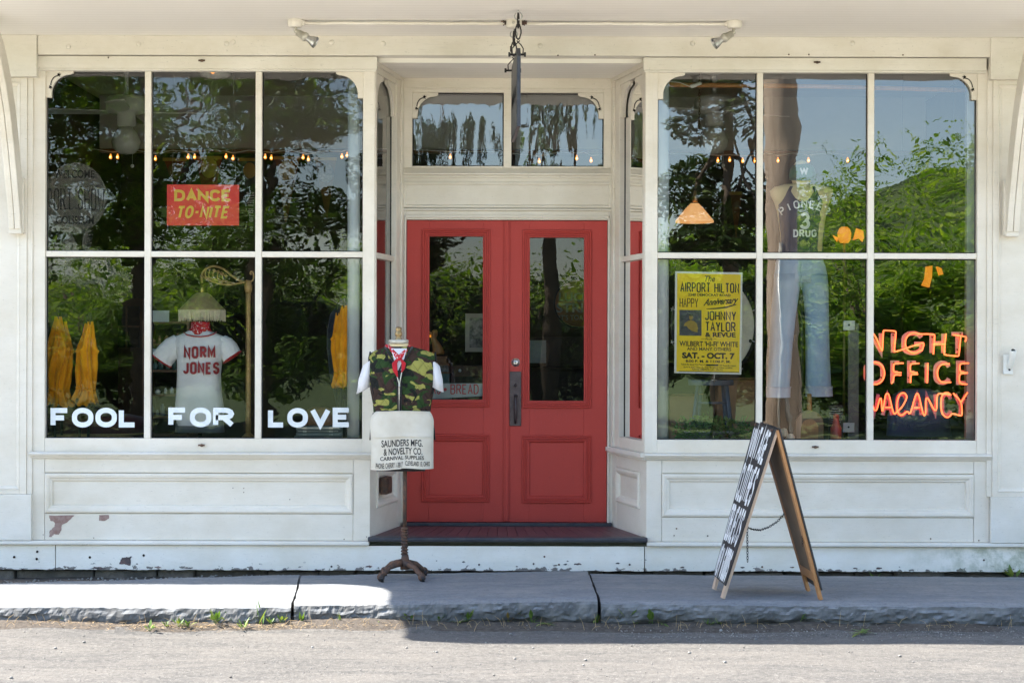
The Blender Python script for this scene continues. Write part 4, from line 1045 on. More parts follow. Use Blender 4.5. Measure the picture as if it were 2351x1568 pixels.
def spot(x, sg, lab):
    p = at(x, 47, -.60); t = thing('spotlight', lab, 'spotlight', (p.x, -.60, ZC_), 'spotlights on the porch ceiling')
    mb = MB(); mb.lathe([(.046, ZC_-.0005), (.047, ZC_-.032), (.040, ZC_-.045), (.0001, ZC_-.046)], (p.x, -.60, 0), 14); mb.box(p.x+sg*.03, p.x+sg*.058, -.614, -.586, ZC_-.034, ZC_-.006); mb.build('base_box', M['wood_grain_paint'], t, .003)
    j = Vector((p.x+sg*.004, -.60, ZC_-.062))
    mb = MB(); mb.tube([j+Vector((-sg*.002,0,.018)), j+Vector((0,0,-.004))], .010, 8); mb.ball(j+Vector((0,-.004,-.008)), .013, 10); mb.build('swivel', M['grey_lamp'], t)
    d = Vector((sg*.86, -.12, -.50)).normalized(); s0 = j+Vector((sg*.008, 0, -.014))
    mb = MB(); mb.tube([s0+d*a for a in (-.004, .0, .045, .046, .064, .0645, .074)], [.012,.020,.024,.0275,.0275,.022,.022], 16); mb.build('lamp_holder', M['grey_lamp'], t)
    mb = MB(); mb.tube([s0+d*a for a in (.070,.085,.100,.120,.132)], [.018,.019,.026,.034,.036], 18, cap=False); mb.tube([s0+d*.124, s0+d*.125], [.033,.0332], 18); mb.build('reflector_bulb', M['steel'], t)
    rootfix(t)
spot(678, 1, 'grey swivel spotlight over the left display window, aimed right'); spot(1686, -1, 'grey swivel spotlight over the right display window, aimed left')

# ---- dress form with vest, shirt, bandana and apron
DFX, DFY = at(925, 1240, -.36).x, -.36
DZ = .108
dfm = thing('dress_form', 'tailor dummy in a camouflage vest, red bandana and lettered canvas apron, on the pavement', 'mannequin', (DFX, DFY, DZ))
P = lambda x, y, dy=0.0: at(x, y, DFY+dy)
s_ = (DFY-CAM_Y)/FPX
mb = MB(); ptop = P(930, 1080); pcol = P(929, 1213)
mb.tube([ptop+Vector((0,0,.1)), pcol], .0125, 12); mb.tube([pcol+Vector((0,0,.010)), pcol-Vector((0,0,.006))], .022, 12); mb.build('upper_pole', M['rusty_iron'], dfm)
mb = MB(); pb = P(930, 1275); mb.tube([pcol, pb], .0145, 12)
hel = [Vector((pcol.x+.019*math.cos(a), DFY+.019*math.sin(a), pcol.z+(pb.z-pcol.z)*i/110)) for i, a in enumerate([2*math.pi*9*i/110 for i in range(111)])]
mb.tube(hel, .0052, 6); mb.build('spring', M['rusty_iron'], dfm)
mb = MB(); hub = P(930, 1288)
mb.tube([P(930,1272), P(930,1280), P(930,1296), P(930,1306)], [.020,.024,.028,.030], 14)
for ang in (-52, -128, 52, 128):
    d = Vector((math.cos(R(ang))*1.0, math.sin(R(ang))*.86, 0)); ln = .20
    zt = [(0, hub.z-.006, .024), (.3, hub.z-.014, .020), (.62, hub.z-.026, .0165), (.85, hub.z-.055, .016), (1.0, hub.z-.078, .017)]
    mb.tube([Vector((DFX, DFY, z))+d*(ln*f) for f, z, r in zt], [r for f, z, r in zt], 10)
    e = Vector((DFX, DFY, hub.z-.080))+d*(ln*1.02); mb.ball(e, .024, 12, 1, 1, 1.15)
mb.build('stand_base', M['rusty_iron'], dfm)
for ang in (-52, -128, 52, 128):
    d = Vector((math.cos(R(ang)), math.sin(R(ang))*.86, 0)); e = Vector((DFX, DFY, 0))+d*.204; c = Vector((e.x+.010, e.y-.008, DZ+.024 if ang < 0 else DZ+.026))
    mb = MB(); mb.tube([Vector((e.x, e.y, hub.z-.10)), Vector((e.x, e.y, c.z+.024))], .007, 8)
    for s2 in (-1, 1): mb.tube([Vector((e.x, e.y, c.z+.026))+Vector((s2*.011,0,0)), c+Vector((s2*.011, -.002, 0))], .003, 6)
    ca = mb.build('caster', M['rusty_iron'], dfm)
    k = MB(); k.tube([c+Vector((-.008,0,0)), c+Vector((.008,0,0))], .021, 16); k.build('wheel', M['black_iron'], ca, .002)
# body: neck block, knob
nk = P(915, 790)
mb = MB(); mb.lathe([(.020, 0), (.056, .004), (.062, .012), (.062, .026), (.057, .031), (.0001, .034)], (nk.x, DFY, P(915, 791).z), 24); mb.build('neck_cap', M['grey_lamp'], dfm)
mb = MB(); kz = P(915, 783).z; mb.lathe([(.017, 0), (.021, .006), (.021, .018), (.014, .024), (.021, .032), (.023, .045), (.019, .060), (.016, .064), (.020, .070), (.018, .082), (.008, .088), (.0001, .089)], (nk.x, DFY, kz), 18); mb.build('finial', M['old_brass'], dfm)
def torso(rows, n=36, p=2.5, depth=.115, yc=0.0):
    """rows: (y_px, left_px, right_px, depth factor)"""
    out = []
    for yp, l, r, dk in rows:
        a, b_ = P(l, yp), P(r, yp); cx = (a.x+b_.x)/2; out.append(ell(cx, DFY+yc, a.z, (b_.x-a.x)/2, depth*dk, n, p))
    return out
mb = MB(); mb.loft(torso([(806,894,936,.42),(795,893,937,.42),(789,893,938,.42)], 24, 2)); mb.build('neck', M['form_tan'], dfm)
# t-shirt: trunk and two short sleeves
mb = MB(); mb.loft(torso([(935,862,984,.86),(880,856,990,.90),(835,850,996,.88),(815,860,988,.70),(806,885,950,.5)]))
for sx_, pts in ((-1, ((862,818,.075,.055),(848,832,.085,.062),(840,862,.092,.066),(836,896,.098,.066))), (1, ((988,820,.075,.055),(996,834,.082,.060),(1000,862,.086,.064),(1002,892,.090,.064)))):
    rings = []
    for i, (x, y, rx, ry) in enumerate(pts):
        c = P(x, y); a = R(-28*sx_) if i else R(-40*sx_); rings.append([c+Vector((math.cos(a)*rx*math.cos(t)*(.55), ry*math.sin(t), math.sin(a)*rx*math.cos(t)*.55)) for t in [2*math.pi*k/24 for k in range(24)]])
    mb.loft(rings)
rough(mb, .008, 14).build('t_shirt', M['tee_cloth'], dfm)
# vest: two quilted fronts over a closed back
rows = [(946,858,988,.93),(925,856,990,.96),(895,850,997,1.0),(868,848,1000,1.02),(845,847,1001,1.0),(825,846,1000,.92),(812,848,998,.78),(803,866,976,.60),(796,885,948,.44)]
mb = MB(); mb.loft(torso(rows, 44, 2.7, .125), False)
vest = rough(mb, .005, 11, 3).build('quilted_vest', M['camo'], dfm)
def onbody(x, y, dy=.0, rows=rows, depth=.125, p=2.7):
    """a point on the vest front at picture position x, y"""
    for (y1, l1, r1, d1), (y2, l2, r2, d2) in zip(rows[1:], rows[:-1]):
        if y1 <= y <= y2:
            t = (y-y1)/(y2-y1); l, r, dk = l1+(l2-l1)*t, r1+(r2-r1)*t, d1+(d2-d1)*t; break
    else: l, r, dk = (rows[-1][1:] if y < rows[-1][0] else rows[0][1:])
    u = max(-1, min(1, (x-(l+r)/2)/((r-l)/2))); Y = DFY-depth*dk*(max(0, 1-abs(u)**p))**(1/p)-dy
    q = at(x, y, Y); return q
tr = MB()
for line, wd in (([(884,797),(893,812),(903,830),(911,848)], .012), ([(947,797),(938,812),(926,830),(917,850)], .012), ([(913,850),(914,880),(915,910),(915,943)], .017), ([(919,850),(920,880),(919,910),(919,943)], .017),
                 ([(850,808),(847,822),(848,850),(852,878),(858,905)], .010), ([(999,808),(1001,826),(1000,850),(998,878),(992,905)], .010)):
    tr.tube([onbody(x, y, .010) for x, y in line], wd/2, 8)
tr.build('binding', M['black_trim'], vest)
tr = MB(); tr.tube([onbody(x, y, .022) for x, y in ((905,838),(909,855),(916,880),(916.5,910),(916.5,942))], .0035, 6); tr.tube([onbody(x, y, .022) for x, y in ((923,840),(922,856),(917.5,880),(917.5,910))], .0035, 6); tr.ball(onbody(917, 886, .027), .008, 8, .8, .6, 1.3); tr.build('zip', M['steel'], vest)
# bare shirt front showing in the vest opening
mb = MB(); rws = [(800,898,934),(812,901,931),(824,904,928),(836,907,925),(848,911,922),(862,915,919)]; nn_ = 8
mb.add([onbody(l+(r-l)*i/nn_, y, .0095) for y, l, r in rws for i in range(nn_+1)], [(j*(nn_+1)+i, (j+1)*(nn_+1)+i, (j+1)*(nn_+1)+i+1, j*(nn_+1)+i+1) for j in range(5) for i in range(nn_)], True); mb.build('shirt_front', M['tee_cloth'], vest)
# bandana: rolled round the neck, knot and two tails
mb = MB(); ring_ = []
for k in range(28):
    a = 2*math.pi*k/28; fr = -math.sin(a); ring_.append(Vector((nk.x+.001+.066*math.cos(a), DFY-.008+.062*math.sin(a), P(915, 797).z-.028*max(0, fr)-.004*math.cos(a))))
mb.tube(ring_, .017, 10, closed=True)
kn = onbody(916, 822, .018); mb.ball(kn, .015, 10, 1, .9, 1.1)
mb.tube([ring_[16], P(902, 809, -.075), kn], [.017,.019,.013], 8); mb.tube([ring_[26], P(930, 809, -.075), kn], [.017,.019,.013], 8)
rough(mb, .006, 26); bnd = mb.build('bandana', M['bandana'], dfm)
mb = MB()
for line in (((913,823,.011),(906,834,.019),(907,850,.018),(913,866,.003)), ((919,823,.010),(927,834,.016),(926,846,.013),(922,855,.003))):
    mb.loft([[onbody(x, y, .024)+Vector((r*.85*math.cos(t), r*.4*math.sin(t), 0)) for t in [2*math.pi*k/12 for k in range(12)]] for x, y, r in line])
rough(mb, .004, 30).build('scarf_tail', M['red_cloth'], bnd)
# hips of the form and the canvas apron
mb = MB(); mb.loft(torso([(1080,872,976,.62),(1040,860,990,.86),(1000,856,992,.95),(960,858,988,.92),(935,862,984,.85)], 36, 2.4)); mb.build('hips', M['black_trim'], dfm)
def apron_pt(u, v, h=0.0):
    """u 0..1 across, v 0..1 from hem to waist"""
    top, bot = 943+3*abs(u-.5), 1078-(0 if u < .5 else 3)*u
    bulge = math.sin(math.pi*min(1, v*1.1+.05))*.0
    l = 849+1.5*math.sin(v*4)+(14*max(0, v-.80)/.20)**1.0*(max(0, v-.80)/.20)+(1-v)*1.5; r = 997-1.0*math.sin(v*3)-(10*max(0, v-.80)/.20)*(max(0, v-.80)/.20)
    r -= 3*(1-v)*.6
    x = l+(r-l)*u; y = bot+(top-bot)*v+1.5*math.sin(u*9)*(1-v)
    arch = .128*(max(0, 1-abs(2*u-1)**3.0))**(.45)*.62+.045
    fold = .0045*math.sin(u*17+1+v*2)*(1-v)+.003*mnoise.noise(Vector((u*6, v*6, 2)))+(.004 if abs(v-.56) < .012 else 0)+.006*math.exp(-((u-.5)/.03)**2)*(1-v)*0
    return at(x, y, DFY-arch-fold-.012)-Vector((0, h, 0))
nu, nv = 40, 30
mb = MB(); mb.add([apron_pt(i/nu, j/nv) for j in range(nv+1) for i in range(nu+1)]+[apron_pt(i/nu, j/nv)+Vector((0,.004,0)) for j in range(nv+1) for i in range(nu+1)],
   [(j*(nu+1)+i, j*(nu+1)+i+1, (j+1)*(nu+1)+i+1, (j+1)*(nu+1)+i) for j in range(nv) for i in range(nu)]+[((nu+1)*(nv+1)+j*(nu+1)+i, (nu+1)*(nv+1)+(j+1)*(nu+1)+i, (nu+1)*(nv+1)+(j+1)*(nu+1)+i+1, (nu+1)*(nv+1)+j*(nu+1)+i+1) for j in range(nv) for i in range(nu)], True)
apr = mb.build('apron', M['canvas'], dfm, label='off-white canvas carnival apron printed in black')
mb = MB(); mb.tube([apron_pt(u, .985, .001)+Vector((0,0,.001)) for u in lin(.06, .94, 24)], .004, 6); mb.tube([apron_pt(u, .555, .0) for u in lin(.01, .99, 24)], .0022, 6); mb.build('apron_seam', M['canvas'], apr)
mb = MB()
ufn = lambda u, v, h: apron_pt((u-850)/147.0, (1077+v)/134.0, .0012)
for s2, x0, y0, x1, y1, of in (('SAUNDERS MFG.', 875, 1009, 972, 1025, .018), ('& NOVELTY CO.', 880, 1028, 971, 1044, .018), ('CARNIVAL SUPPLIES', 872, 1046.5, 975, 1055.5, .02), ('PHONE: CHERRY 1-3817', 862, 1061, 925, 1073.5, .015), ('CLEVELAND 13, OHIO', 931, 1059.5, 989, 1072, .015)):
    font_text(mb, s2, pr(x0, y0, x1, y1), ufn, of)
mb.build('printing', M['black_ink'], apr)
mb = MB(); mb.tube([P(858, 948), P(852, 985), P(850, 1010)], .006, 6); mb.tube([P(988, 950), P(996, 985), P(998, 1010)], .006, 6); mb.build('apron_string', M['black_trim'], apr)
rootfix(dfm)

# ---- sandwich board
sb = thing('sandwich_board', 'black folding sandwich board with tall white lettering on wooden legs', 'sandwich board', (1.48, -1.10, .135))
NT_, NB_ = Vector((1.498, -1.275, 1.088)), Vector((1.195, -1.275, .133))     # near legs, left leaf (top, foot)
FT_, FB_ = Vector((1.440, -.915, 1.108)), Vector((1.178, -.915, .140))
NTr, NBr = Vector((1.515, -1.275, 1.088)), Vector((1.768, -1.275, .128))
FTr, FBr = Vector((1.462, -.915, 1.108)), Vector((1.748, -.915, .133))
def leaf(NTp, NBp, FTp, FBp, outn, face, letter):
    """one leaf: frame of two legs and a rail, thin backing, dark face on its outer side"""
    mb = MB(); ax_ = (FTp-NTp).normalized(); dn = (NBp-NTp); dnf = (FBp-FTp); th2 = .018
    n_ = ax_.cross(dn).normalized(); n_ = n_ if n_.dot(outn) > 0 else -n_
    def bar(a, b_, wv, thv):
        q = [a, a+wv, a+wv+thv, a+thv, b_, b_+wv, b_+wv+thv, b_+thv]; mb.add(q, [(0,3,2,1),(4,5,6,7),(0,1,5,4),(1,2,6,5),(2,3,7,6),(3,0,4,7)])
    legs = []
    for i, (T, Bt, sgn_) in enumerate(((NTp, NBp, 1), (FTp, FBp, -1))):
        mb = MB(); bar(T-n_*th2, Bt-n_*th2, ax_*(.040*sgn_), n_*th2); legs.append(mb.build('leg', M['orange_wood'] if letter is None else M['pale_wood'], sb, .002))
    f = .9
    def Q(u, t, h): # u 0..1 near->far, t 0..1 top->foot
        return (NTp+dn*t)*(1-u)+(FTp+dnf*t)*u+n_*h
    tE = .945 if letter is None else .925
    mb = MB(); q = [Q(-.02, -.006, .001), Q(1.02, -.006, .001), Q(1.02, tE, .001), Q(-.02, tE, .001), Q(-.02, -.006, .010), Q(1.02, -.006, .010), Q(1.02, tE, .010), Q(-.02, tE, .010)]
    fs_ = [(0,1,2,3),(7,6,5,4),(0,4,5,1),(1,5,6,2),(2,6,7,3),(3,7,4,0)]
    G = 8; gr = [Q(-.02+1.04*i/G, -.006+(tE+.006)*j/G, h) for h in (.001, .010) for j in range(G+1) for i in range(G+1)]; K = (G+1)**2
    gf = []
    for j in range(G):
        for i in range(G): a_ = j*(G+1)+i; gf += [(a_, a_+1, a_+G+2, a_+G+1), (K+a_, K+a_+G+1, K+a_+G+2, K+a_+1)]
    ed = [j*(G+1) for j in range(G+1)], [j*(G+1)+G for j in range(G+1)], list(range(G+1)), [G*(G+1)+i for i in range(G+1)]
    for e_ in ed: gf += [(e_[i], e_[i+1], K+e_[i+1], K+e_[i]) for i in range(G)]
    mb.add(gr, gf); fc = mb.build('board', M['black_board'], sb)
    mb = MB(); q = [Q(.10, .03, -.012), Q(.90, .03, -.012), Q(.90, .84, -.012), Q(.10, .84, -.012)]; mb.add(q, [(0,1,2,3)]); mb.add([v-n_*.002 for v in q], [(3,2,1,0)]); mb.build('backing', M['brown_board'], sb)
    mb = MB(); bar(Q(.10, .84, -.017), Q(.90, .84, -.017), dn*.055, n_*.016); mb.build('rail', M['orange_wood'], sb, .001); mb = MB(); bar(Q(.10, .0, -.017), Q(.90, .0, -.017), dn*.04, n_*.016); mb.build('rail', M['orange_wood'], sb, .001)
    if letter:
        mb = MB(); t0 = .020
        for wd, a, b_ in letter:
            stroke_text(mb, wd, (.035, 1-b_, .955, 1-a), .038, lambda u, v, h: Q(1-u, 1-v, .0118+h), .40, .05, .0004)
        mb.build('lettering', M['white_letters'], fc)
    return fc
# plane units: u across the board, v along it; words in tall condensed capitals
leaf(NT_, NB_, FT_, FB_, Vector((-1,0,.3)), None, [('VINTAGE', .010, .215), ('CLOTHES', .235, .465), ('OBJECTS', .485, .705), ('NEW GOODS', .725, .915)])
leaf(NTr, NBr, FTr, FBr, Vector((1,0,.3)), None, None)
mb = MB(); mb.box(1.47, 1.53, -1.262, -1.235, 1.074, 1.090); mb.box(1.425, 1.485, -.955, -.93, 1.094, 1.110); mb.build('hinge', M['rusty_iron'], sb, .002)
Lp = lambda x, y, Y: at(x, y, Y)
z7 = lambda x, y: (1616.3+x*.2811, 955.1+y*.2811)
mb = MB(); chain(mb, [Lp(*z7(350,848), -1.25), Lp(*z7(358,910), -1.24), Lp(*z7(400,925), -1.20), Lp(*z7(460,930), -1.12), Lp(*z7(530,905), -1.04), Lp(*z7(600,860), -.98), Lp(*z7(663,790), -.94)], .0018, .020, .011); mb.build('chain', M['black_iron'], sb)
mb = MB(); chain(mb, [Lp(*z7(352,860), -1.255), Lp(*z7(356,1190), -1.255)], .0018, .020, .011); mb.build('chain', M['black_iron'], sb)
mb = MB(); chain(mb, [Lp(*z7(806,870), -1.25), Lp(*z7(806,1060), -1.25)], .0018, .020, .011); mb.build('chain', M['rusty_iron'], sb)
rootfix(sb)

# ---- weeds, straw and pebbles along the stones
def weed(p, kind, sc, lab, seed):
    rnd = random.Random(seed); mb = MB()
    n = {'round': 9, 'tall': 6, 'spiky': 12, 'flat': 11, 'red': 5}[kind]
    for i in range(n):
        a = rnd.uniform(0, 6.28); el = {'round': rnd.uniform(.5, 1.2), 'tall': rnd.uniform(.9, 1.4), 'spiky': rnd.uniform(.5, 1.2), 'flat': rnd.uniform(.1, .35), 'red': rnd.uniform(.5, 1.1)}[kind]
        L = sc*rnd.uniform(.55, 1.0); wd = L*{'round': .36, 'tall': .09, 'spiky': .13, 'flat': .16, 'red': .30}[kind]
        d = Vector((math.cos(a)*math.cos(el), math.sin(a)*math.cos(el), math.sin(el))); sd = d.cross(Vector((0,0,1))); sd = sd.normalized() if sd.length > .01 else Vector((1,0,0))
        b0 = p+Vector((rnd.uniform(-.15,.15), rnd.uniform(-.15,.15), 0))*sc
        if kind in ('round', 'red'):
            s0 = b0+d*L*.45; mb.tube([b0, s0], .0011, 4); b0 = s0
        droop = Vector((0,0,-.25*L*(1-math.sin(el))))
        q = [b0, b0+d*L*.3+sd*wd*.5, b0+d*L*.65+sd*wd*.42+droop*.4, b0+d*L+droop, b0+d*L*.65-sd*wd*.42+droop*.4, b0+d*L*.3-sd*wd*.5]
        mb.add(q, [(0,1,5),(1,2,4,5),(2,3,4)])
    o = mb.build('weed', M['red_leaf'] if kind == 'red' else M['weed_leaf'])
    tag(o, lab, 'weed', 'weeds along the pavement edge')
    return o
z1 = lambda x, y: (x*.3646, 1004+y*.3646)
z2 = lambda x, y: (734.6+x*.3646, 1004+y*.3646)
z3 = lambda x, y: (1493.8+x*.3908, 955+y*.3908)
WL = [(z1(1365,1168), 'round', .075, 'round-leaved weed, largest of the bright clump before the sunlit flagstone'),
 (z1(1425,1150), 'round', .06, 'round-leaved weed just right of the largest bright weed'),
 (z1(1530,1185), 'spiky', .085, 'spiky yellow-green weed amid straw before the sunlit flagstone'),
 (z1(1640,1170), 'tall', .15, 'tall thin grassy weed left of the first flagstone joint'),
 (z1(1700,1168), 'round', .04, 'tiny round-leaved weed right of the tall thin weed'),
 (z1(1775,1165), 'round', .05, 'small round-leaved weed nearest the left of the first joint'),
 (z1(1897,1163), 'spiky', .09, 'upright spiky weed directly at the first flagstone joint'),
 (z1(2146,1166), 'tall', .085, 'lone two-leaved seedling standing before the lit corner of the stone'),
 (z1(945,1192), 'round', .045, 'yellowish small weed alone in the straw, left side'),
 (z1(1135,1178), 'round', .05, 'low dark weed, left one of the pair under the sunlit stone edge'),
 (z1(1185,1178), 'round', .045, 'low dark weed, right one of the pair under the sunlit stone edge'),
 (z1(1050,1178), 'round', .04, 'tiny weed hidden under the overhanging sunlit stone'),
 (z1(405,1158), 'round', .035, 'leftmost weed, tiny, under the far left stone edge'),
 (z2(385,1165), 'flat', .065, 'low flat weed at the edge where sun meets shade'),
 (z2(565,1140), 'round', .075, 'green weed climbing the stone face below the dress form'),
 (z2(750,1165), 'round', .05, 'faint small weed in shade right of the dress form'),
 (z2(870,1168), 'flat', .08, 'spreading flat weed below the red doors, left of centre'),
 (z2(932,1160), 'round', .065, 'bushy weed beside the spreading flat one below the doors'),
 (z2(1192,1140), 'red', .085, 'reddish-leaved weed below the right red door'),
 (z2(1345,1130), 'round', .075, 'weed with many small leaves tucked under the stone right of the reddish one'),
 (z2(1400,1172), 'flat', .085, 'flat star-shaped weed on the shaded asphalt below the second joint'),
 (z2(1732,1158), 'spiky', .08, 'star-shaped weed under the second flagstone joint'),
 (z2(1925,1165), 'round', .085, 'tall round-leaved weed right of the second flagstone joint'),
 (z2(1995,1168), 'spiky', .075, 'spiky bright weed, second right of the second joint'),
 (z2(2085,1145), 'round', .09, 'dark weed under the stone edge, left of the long-leaved one'),
 (z2(2165,1135), 'flat', .11, 'long-leaved weed lying along the stone edge left of the sandwich board'),
 (z3(345,1222), 'spiky', .07, 'spiky weed below the left foot of the sandwich board'),
 (z3(408,1220), 'spiky', .06, 'small spiky weed, second below the sandwich board'),
 (z3(872,1215), 'round', .065, 'dark round-leaved weed between the sandwich board feet'),
 (z3(1240,1265), 'flat', .13, 'broad flat dandelion-like weed alone on the shaded asphalt'),
 (z3(1425,1215), 'tall', .09, 'thin dry-stemmed weed right of the dandelion-like weed')]
for i, ((x, y), kind, sc, lab) in enumerate(WL):
    z = .012; d = (ZC-z)*FPX/((y-.0027*(x-1175))-HY); Y = max(-1.78, min(-1.40, CAM_Y+d)); p = at(x, y, Y); p.z = .0
    weed(p+Vector((0,0,gz_street(p.x, p.y)+.010)), kind, sc, lab, i)
for x, lab in ((2330, 'green weed growing at the foot of the wall by the right plinth'), (2008, 'small pale weed in the gap behind the sandwich board')):
    q = at(x, 1318, -.09); q.z = .075; weed(q, 'round', .10 if x > 2300 else .05, lab, x)
rnd = random.Random(3); mb = MB()
for i in range(900):
    x = rnd.gauss(-1.72, .55) if i < 640 else rnd.uniform(-3.3, 3.3); y = -1.47-abs(rnd.gauss(0, .055)); 
    if i > 640: y = -1.42-abs(rnd.gauss(0, .05))
    a = rnd.uniform(0, 3.14); L = rnd.uniform(.008, .035); h = gz_street(x, y)+.012+rnd.uniform(0, .008); d = Vector((math.cos(a), math.sin(a)*.6, rnd.uniform(-.25,.25)))*L; s2 = Vector((-d.y, d.x, 0)).normalized()*.0012
    p = Vector((x, y, h)); mb.add([p-d/2-s2, p+d/2-s2, p+d/2+s2, p-d/2+s2], [(0,1,2,3)])
for i in range(170):
    x = rnd.uniform(-3.2, 3.2); y = -1.44-abs(rnd.gauss(0, .04)); L = rnd.uniform(.02, .09); h = gz_street(x, y); e = Vector((rnd.uniform(-.5,.5), rnd.uniform(-.4,.1), rnd.uniform(.35,1))).normalized()*L
    p = Vector((x, y, h)); mb.tube([p, p+e*.55, p+e+Vector((e.x*.4, 0, -abs(e.x)*.4))], [.0012,.001,.0006], 4, smooth=False)
st = mb.build('straw_litter', M['straw'], kind='stuff'); st['label'] = 'dry straw litter scattered along the kerb'; st['category'] = 'litter'
mb = MB()
for i in range(1500):
    x = rnd.uniform(-3.2, 3.2); y = rnd.uniform(-3.3, -1.45); r = rnd.uniform(.0015, .0045) if i > 40 else rnd.uniform(.005, .011)
    if i > 700: x, y, r = rnd.uniform(.6, 3.2), rnd.gauss(-1.6, .1), rnd.uniform(.002, .005)
    mb.ball((x, y, gz_street(x, y)+r*.5+(.004 if y > -1.6 else 0)), r, 5, 1, rnd.uniform(.7, 1), rnd.uniform(.5, .8))
st = mb.build('loose_grit', M['pebble'], kind='stuff'); st['label'] = 'small loose stones scattered over the asphalt'; st['category'] = 'grit'
mb = MB()
for i in range(1300):
    x = rnd.uniform(-3.5, -1.35) ; y = -.62+.42*(x+3.5)/2.1+rnd.uniform(0, .30)
    if i > 700: x = rnd.uniform(-1.3, 3.4); y = rnd.uniform(-.13, .02)
    r = rnd.uniform(.003, .010); mb.ball((x, min(y, .02), .072+rnd.uniform(-.004,.012)), r, 5, 1, rnd.uniform(.7,1), rnd.uniform(.5,.9))
st = mb.build('gravel', M['gravel_grit'], kind='stuff'); st['label'] = 'gravel and debris filling the gap behind the flagstones'; st['category'] = 'gravel'
# ------------------------------------------------------------------ things in the left window
# DANCE TO-NITE card
t = thing('dance_card', 'red card reading DANCE TO-NITE in yellow, hung on threads in the left window', 'sign', (at(466,518,.10).x, .10, at(466,518,.10).z))
mb = MB(); q = [at(383,518,.10), at(548.5,518,.10), at(549,425,.10), at(383.5,424,.10)]; mb.add(q+[v+Vector((0,.003,0)) for v in q], [(0,1,2,3),(7,6,5,4),(0,4,5,1),(1,5,6,2),(2,6,7,3),(3,7,4,0)]); cb = mb.build('card', M['sign_red'], t)
mb = MB(); pl = pxplane(.0985)
stroke_text(mb, 'DANCE', pr(400, 436, 531, 463), 6.6, pl, .35, .4, .0003, .5)
stroke_text(mb, 'TO-NITE', pr(402, 473, 523, 502), 5.4, lambda u, v, h: at(u+(502+v)*.22, -v, .0985)-Vector((0,h,0)), .35, .4, .0003, .5)
mb.build('lettering', M['sign_yellow'], cb)
mb = MB(); mb.tube([at(396,425,.10), at(400,170,.10)], .0006, 4); mb.tube([at(541,425,.10), at(536,170,.10)], .0006, 4); mb.build('thread', M['grey_lamp'], t); rootfix(t)

# the jersey on its display form
JY = .50
t = thing('jersey_form', 'dummy in a white baseball jersey lettered NORM JONES with a red neckerchief, behind the glass', 'mannequin', (at(458,1000,JY).x, JY, .90))
P = lambda x, y, dy=0.0: at(x, y, JY+dy)
mb = MB(); mb.loft([ell(P((l+r)/2, y).x, JY, P((l+r)/2, y).z, (P(r,y).x-P(l,y).x)/2, dd, 32, 2.6) for y, l, r, dd in ((992,402,515,.10),(975,404,513,.105),(945,405,512,.11),(900,410,507,.11))]); mb.build('torso', M['form_cloth'], t)
mb = MB(); mb.tube([P(459,991), Vector((P(459,1000).x, JY, .905))], .012, 10); mb.lathe([(.001,.905),(.11,.905),(.11,.915),(.02,.925)], (P(459,1000).x, JY, 0), 20); mb.build('stand', M['black_iron'], t)
rowsJ = [(976,406,511,.112),(940,403,512,.120),(900,406,508,.122),(860,408,507,.122),(830,408,509,.122),(805,404,513,.118),(785,398,520,.100),(772,404,513,.082),(764,424,494,.066),(760,434,484,.058)]
mb = MB(); mb.loft([ell(P((l+r)/2, y).x, JY, P((l+r)/2, y).z, (P(r,y).x-P(l,y).x)/2, dd, 40, 2.6) for y, l, r, dd in rowsJ], False)
for sx_, pts in ((-1, ((414,780,38,.055),(400,792,46,.062),(388,806,50,.065),(376,820,52,.064),(371,828,52,.063))), (1, ((502,780,36,.055),(514,790,44,.060),(524,802,46,.062),(530,813,48,.062),(533,820,48,.061)))):
    rings = []; a = R(35*sx_)
    for x, y, wd, dd in pts:
        c = P(x, y); wv = wd*(JY-CAM_Y)/FPX/2; rings.append([c+Vector((math.cos(a)*wv*math.cos(u), dd*math.sin(u), math.sin(a)*wv*math.cos(u)*1.0)) for u in [2*math.pi*k/24 for k in range(24)]])
    mb.loft(rings, False)
jer = rough(mb, .007, 12, 5).build('jersey', M['white_cloth'], t)
mb = MB()
for sx_, x, y, wd, dd in ((-1,371,828,52,.0645),(1,533,820,48,.0625)):
    c = P(x, y); a = R(35*sx_); wv = wd*(JY-CAM_Y)/FPX/2
    mb.tube([c+Vector((math.cos(a)*wv*math.cos(u), dd*math.sin(u), math.sin(a)*wv*math.cos(u))) for u in [2*math.pi*k/24 for k in range(24)]], .0055, 6, closed=True)
mb.tube([P(422,764,-.03), P(430,769,-.075), P(445,772,-.092), P(461,773,-.096), P(478,771,-.09), P(490,767,-.07), P(497,762,-.03)], .0045, 6)
mb.build('red_piping', M['red_cloth'], jer)
mb = MB()
def jfn(u, v, h):
    y = -v
    for (y1, l1, r1, d1), (y2, l2, r2, d2) in zip(rowsJ[1:], rowsJ[:-1]):
        if y1 <= y <= y2:
            k = (y-y1)/(y2-y1); l, r, dd = l1+(l2-l1)*k, r1+(r2-r1)*k, d1+(d2-d1)*k; break
    a = max(-1, min(1, (u-(l+r)/2)/((r-l)/2))); return at(u, y, JY-dd*(1-abs(a)**2.6)**(1/2.6)-.016-h)
stroke_text(mb, 'NORM', pr(422, 795, 495, 823), 5.4, jfn, .45, .22, .0004, .5); stroke_text(mb, 'JONES', pr(420, 831, 504, 859), 5.4, jfn, .45, .22, .0004, .5)
mb.build('lettering', M['red_ink'], jer)
mb = MB(); mb.loft([ell(P(460,y).x, JY, P(460,y).z, w_, w_*.85, 24, 2) for y, w_ in ((768,.088),(762,.082),(754,.068),(744,.064),(739,.062))]); rough(mb, .006, 22).build('neckerchief', M['bandana'], t)
rootfix(t)

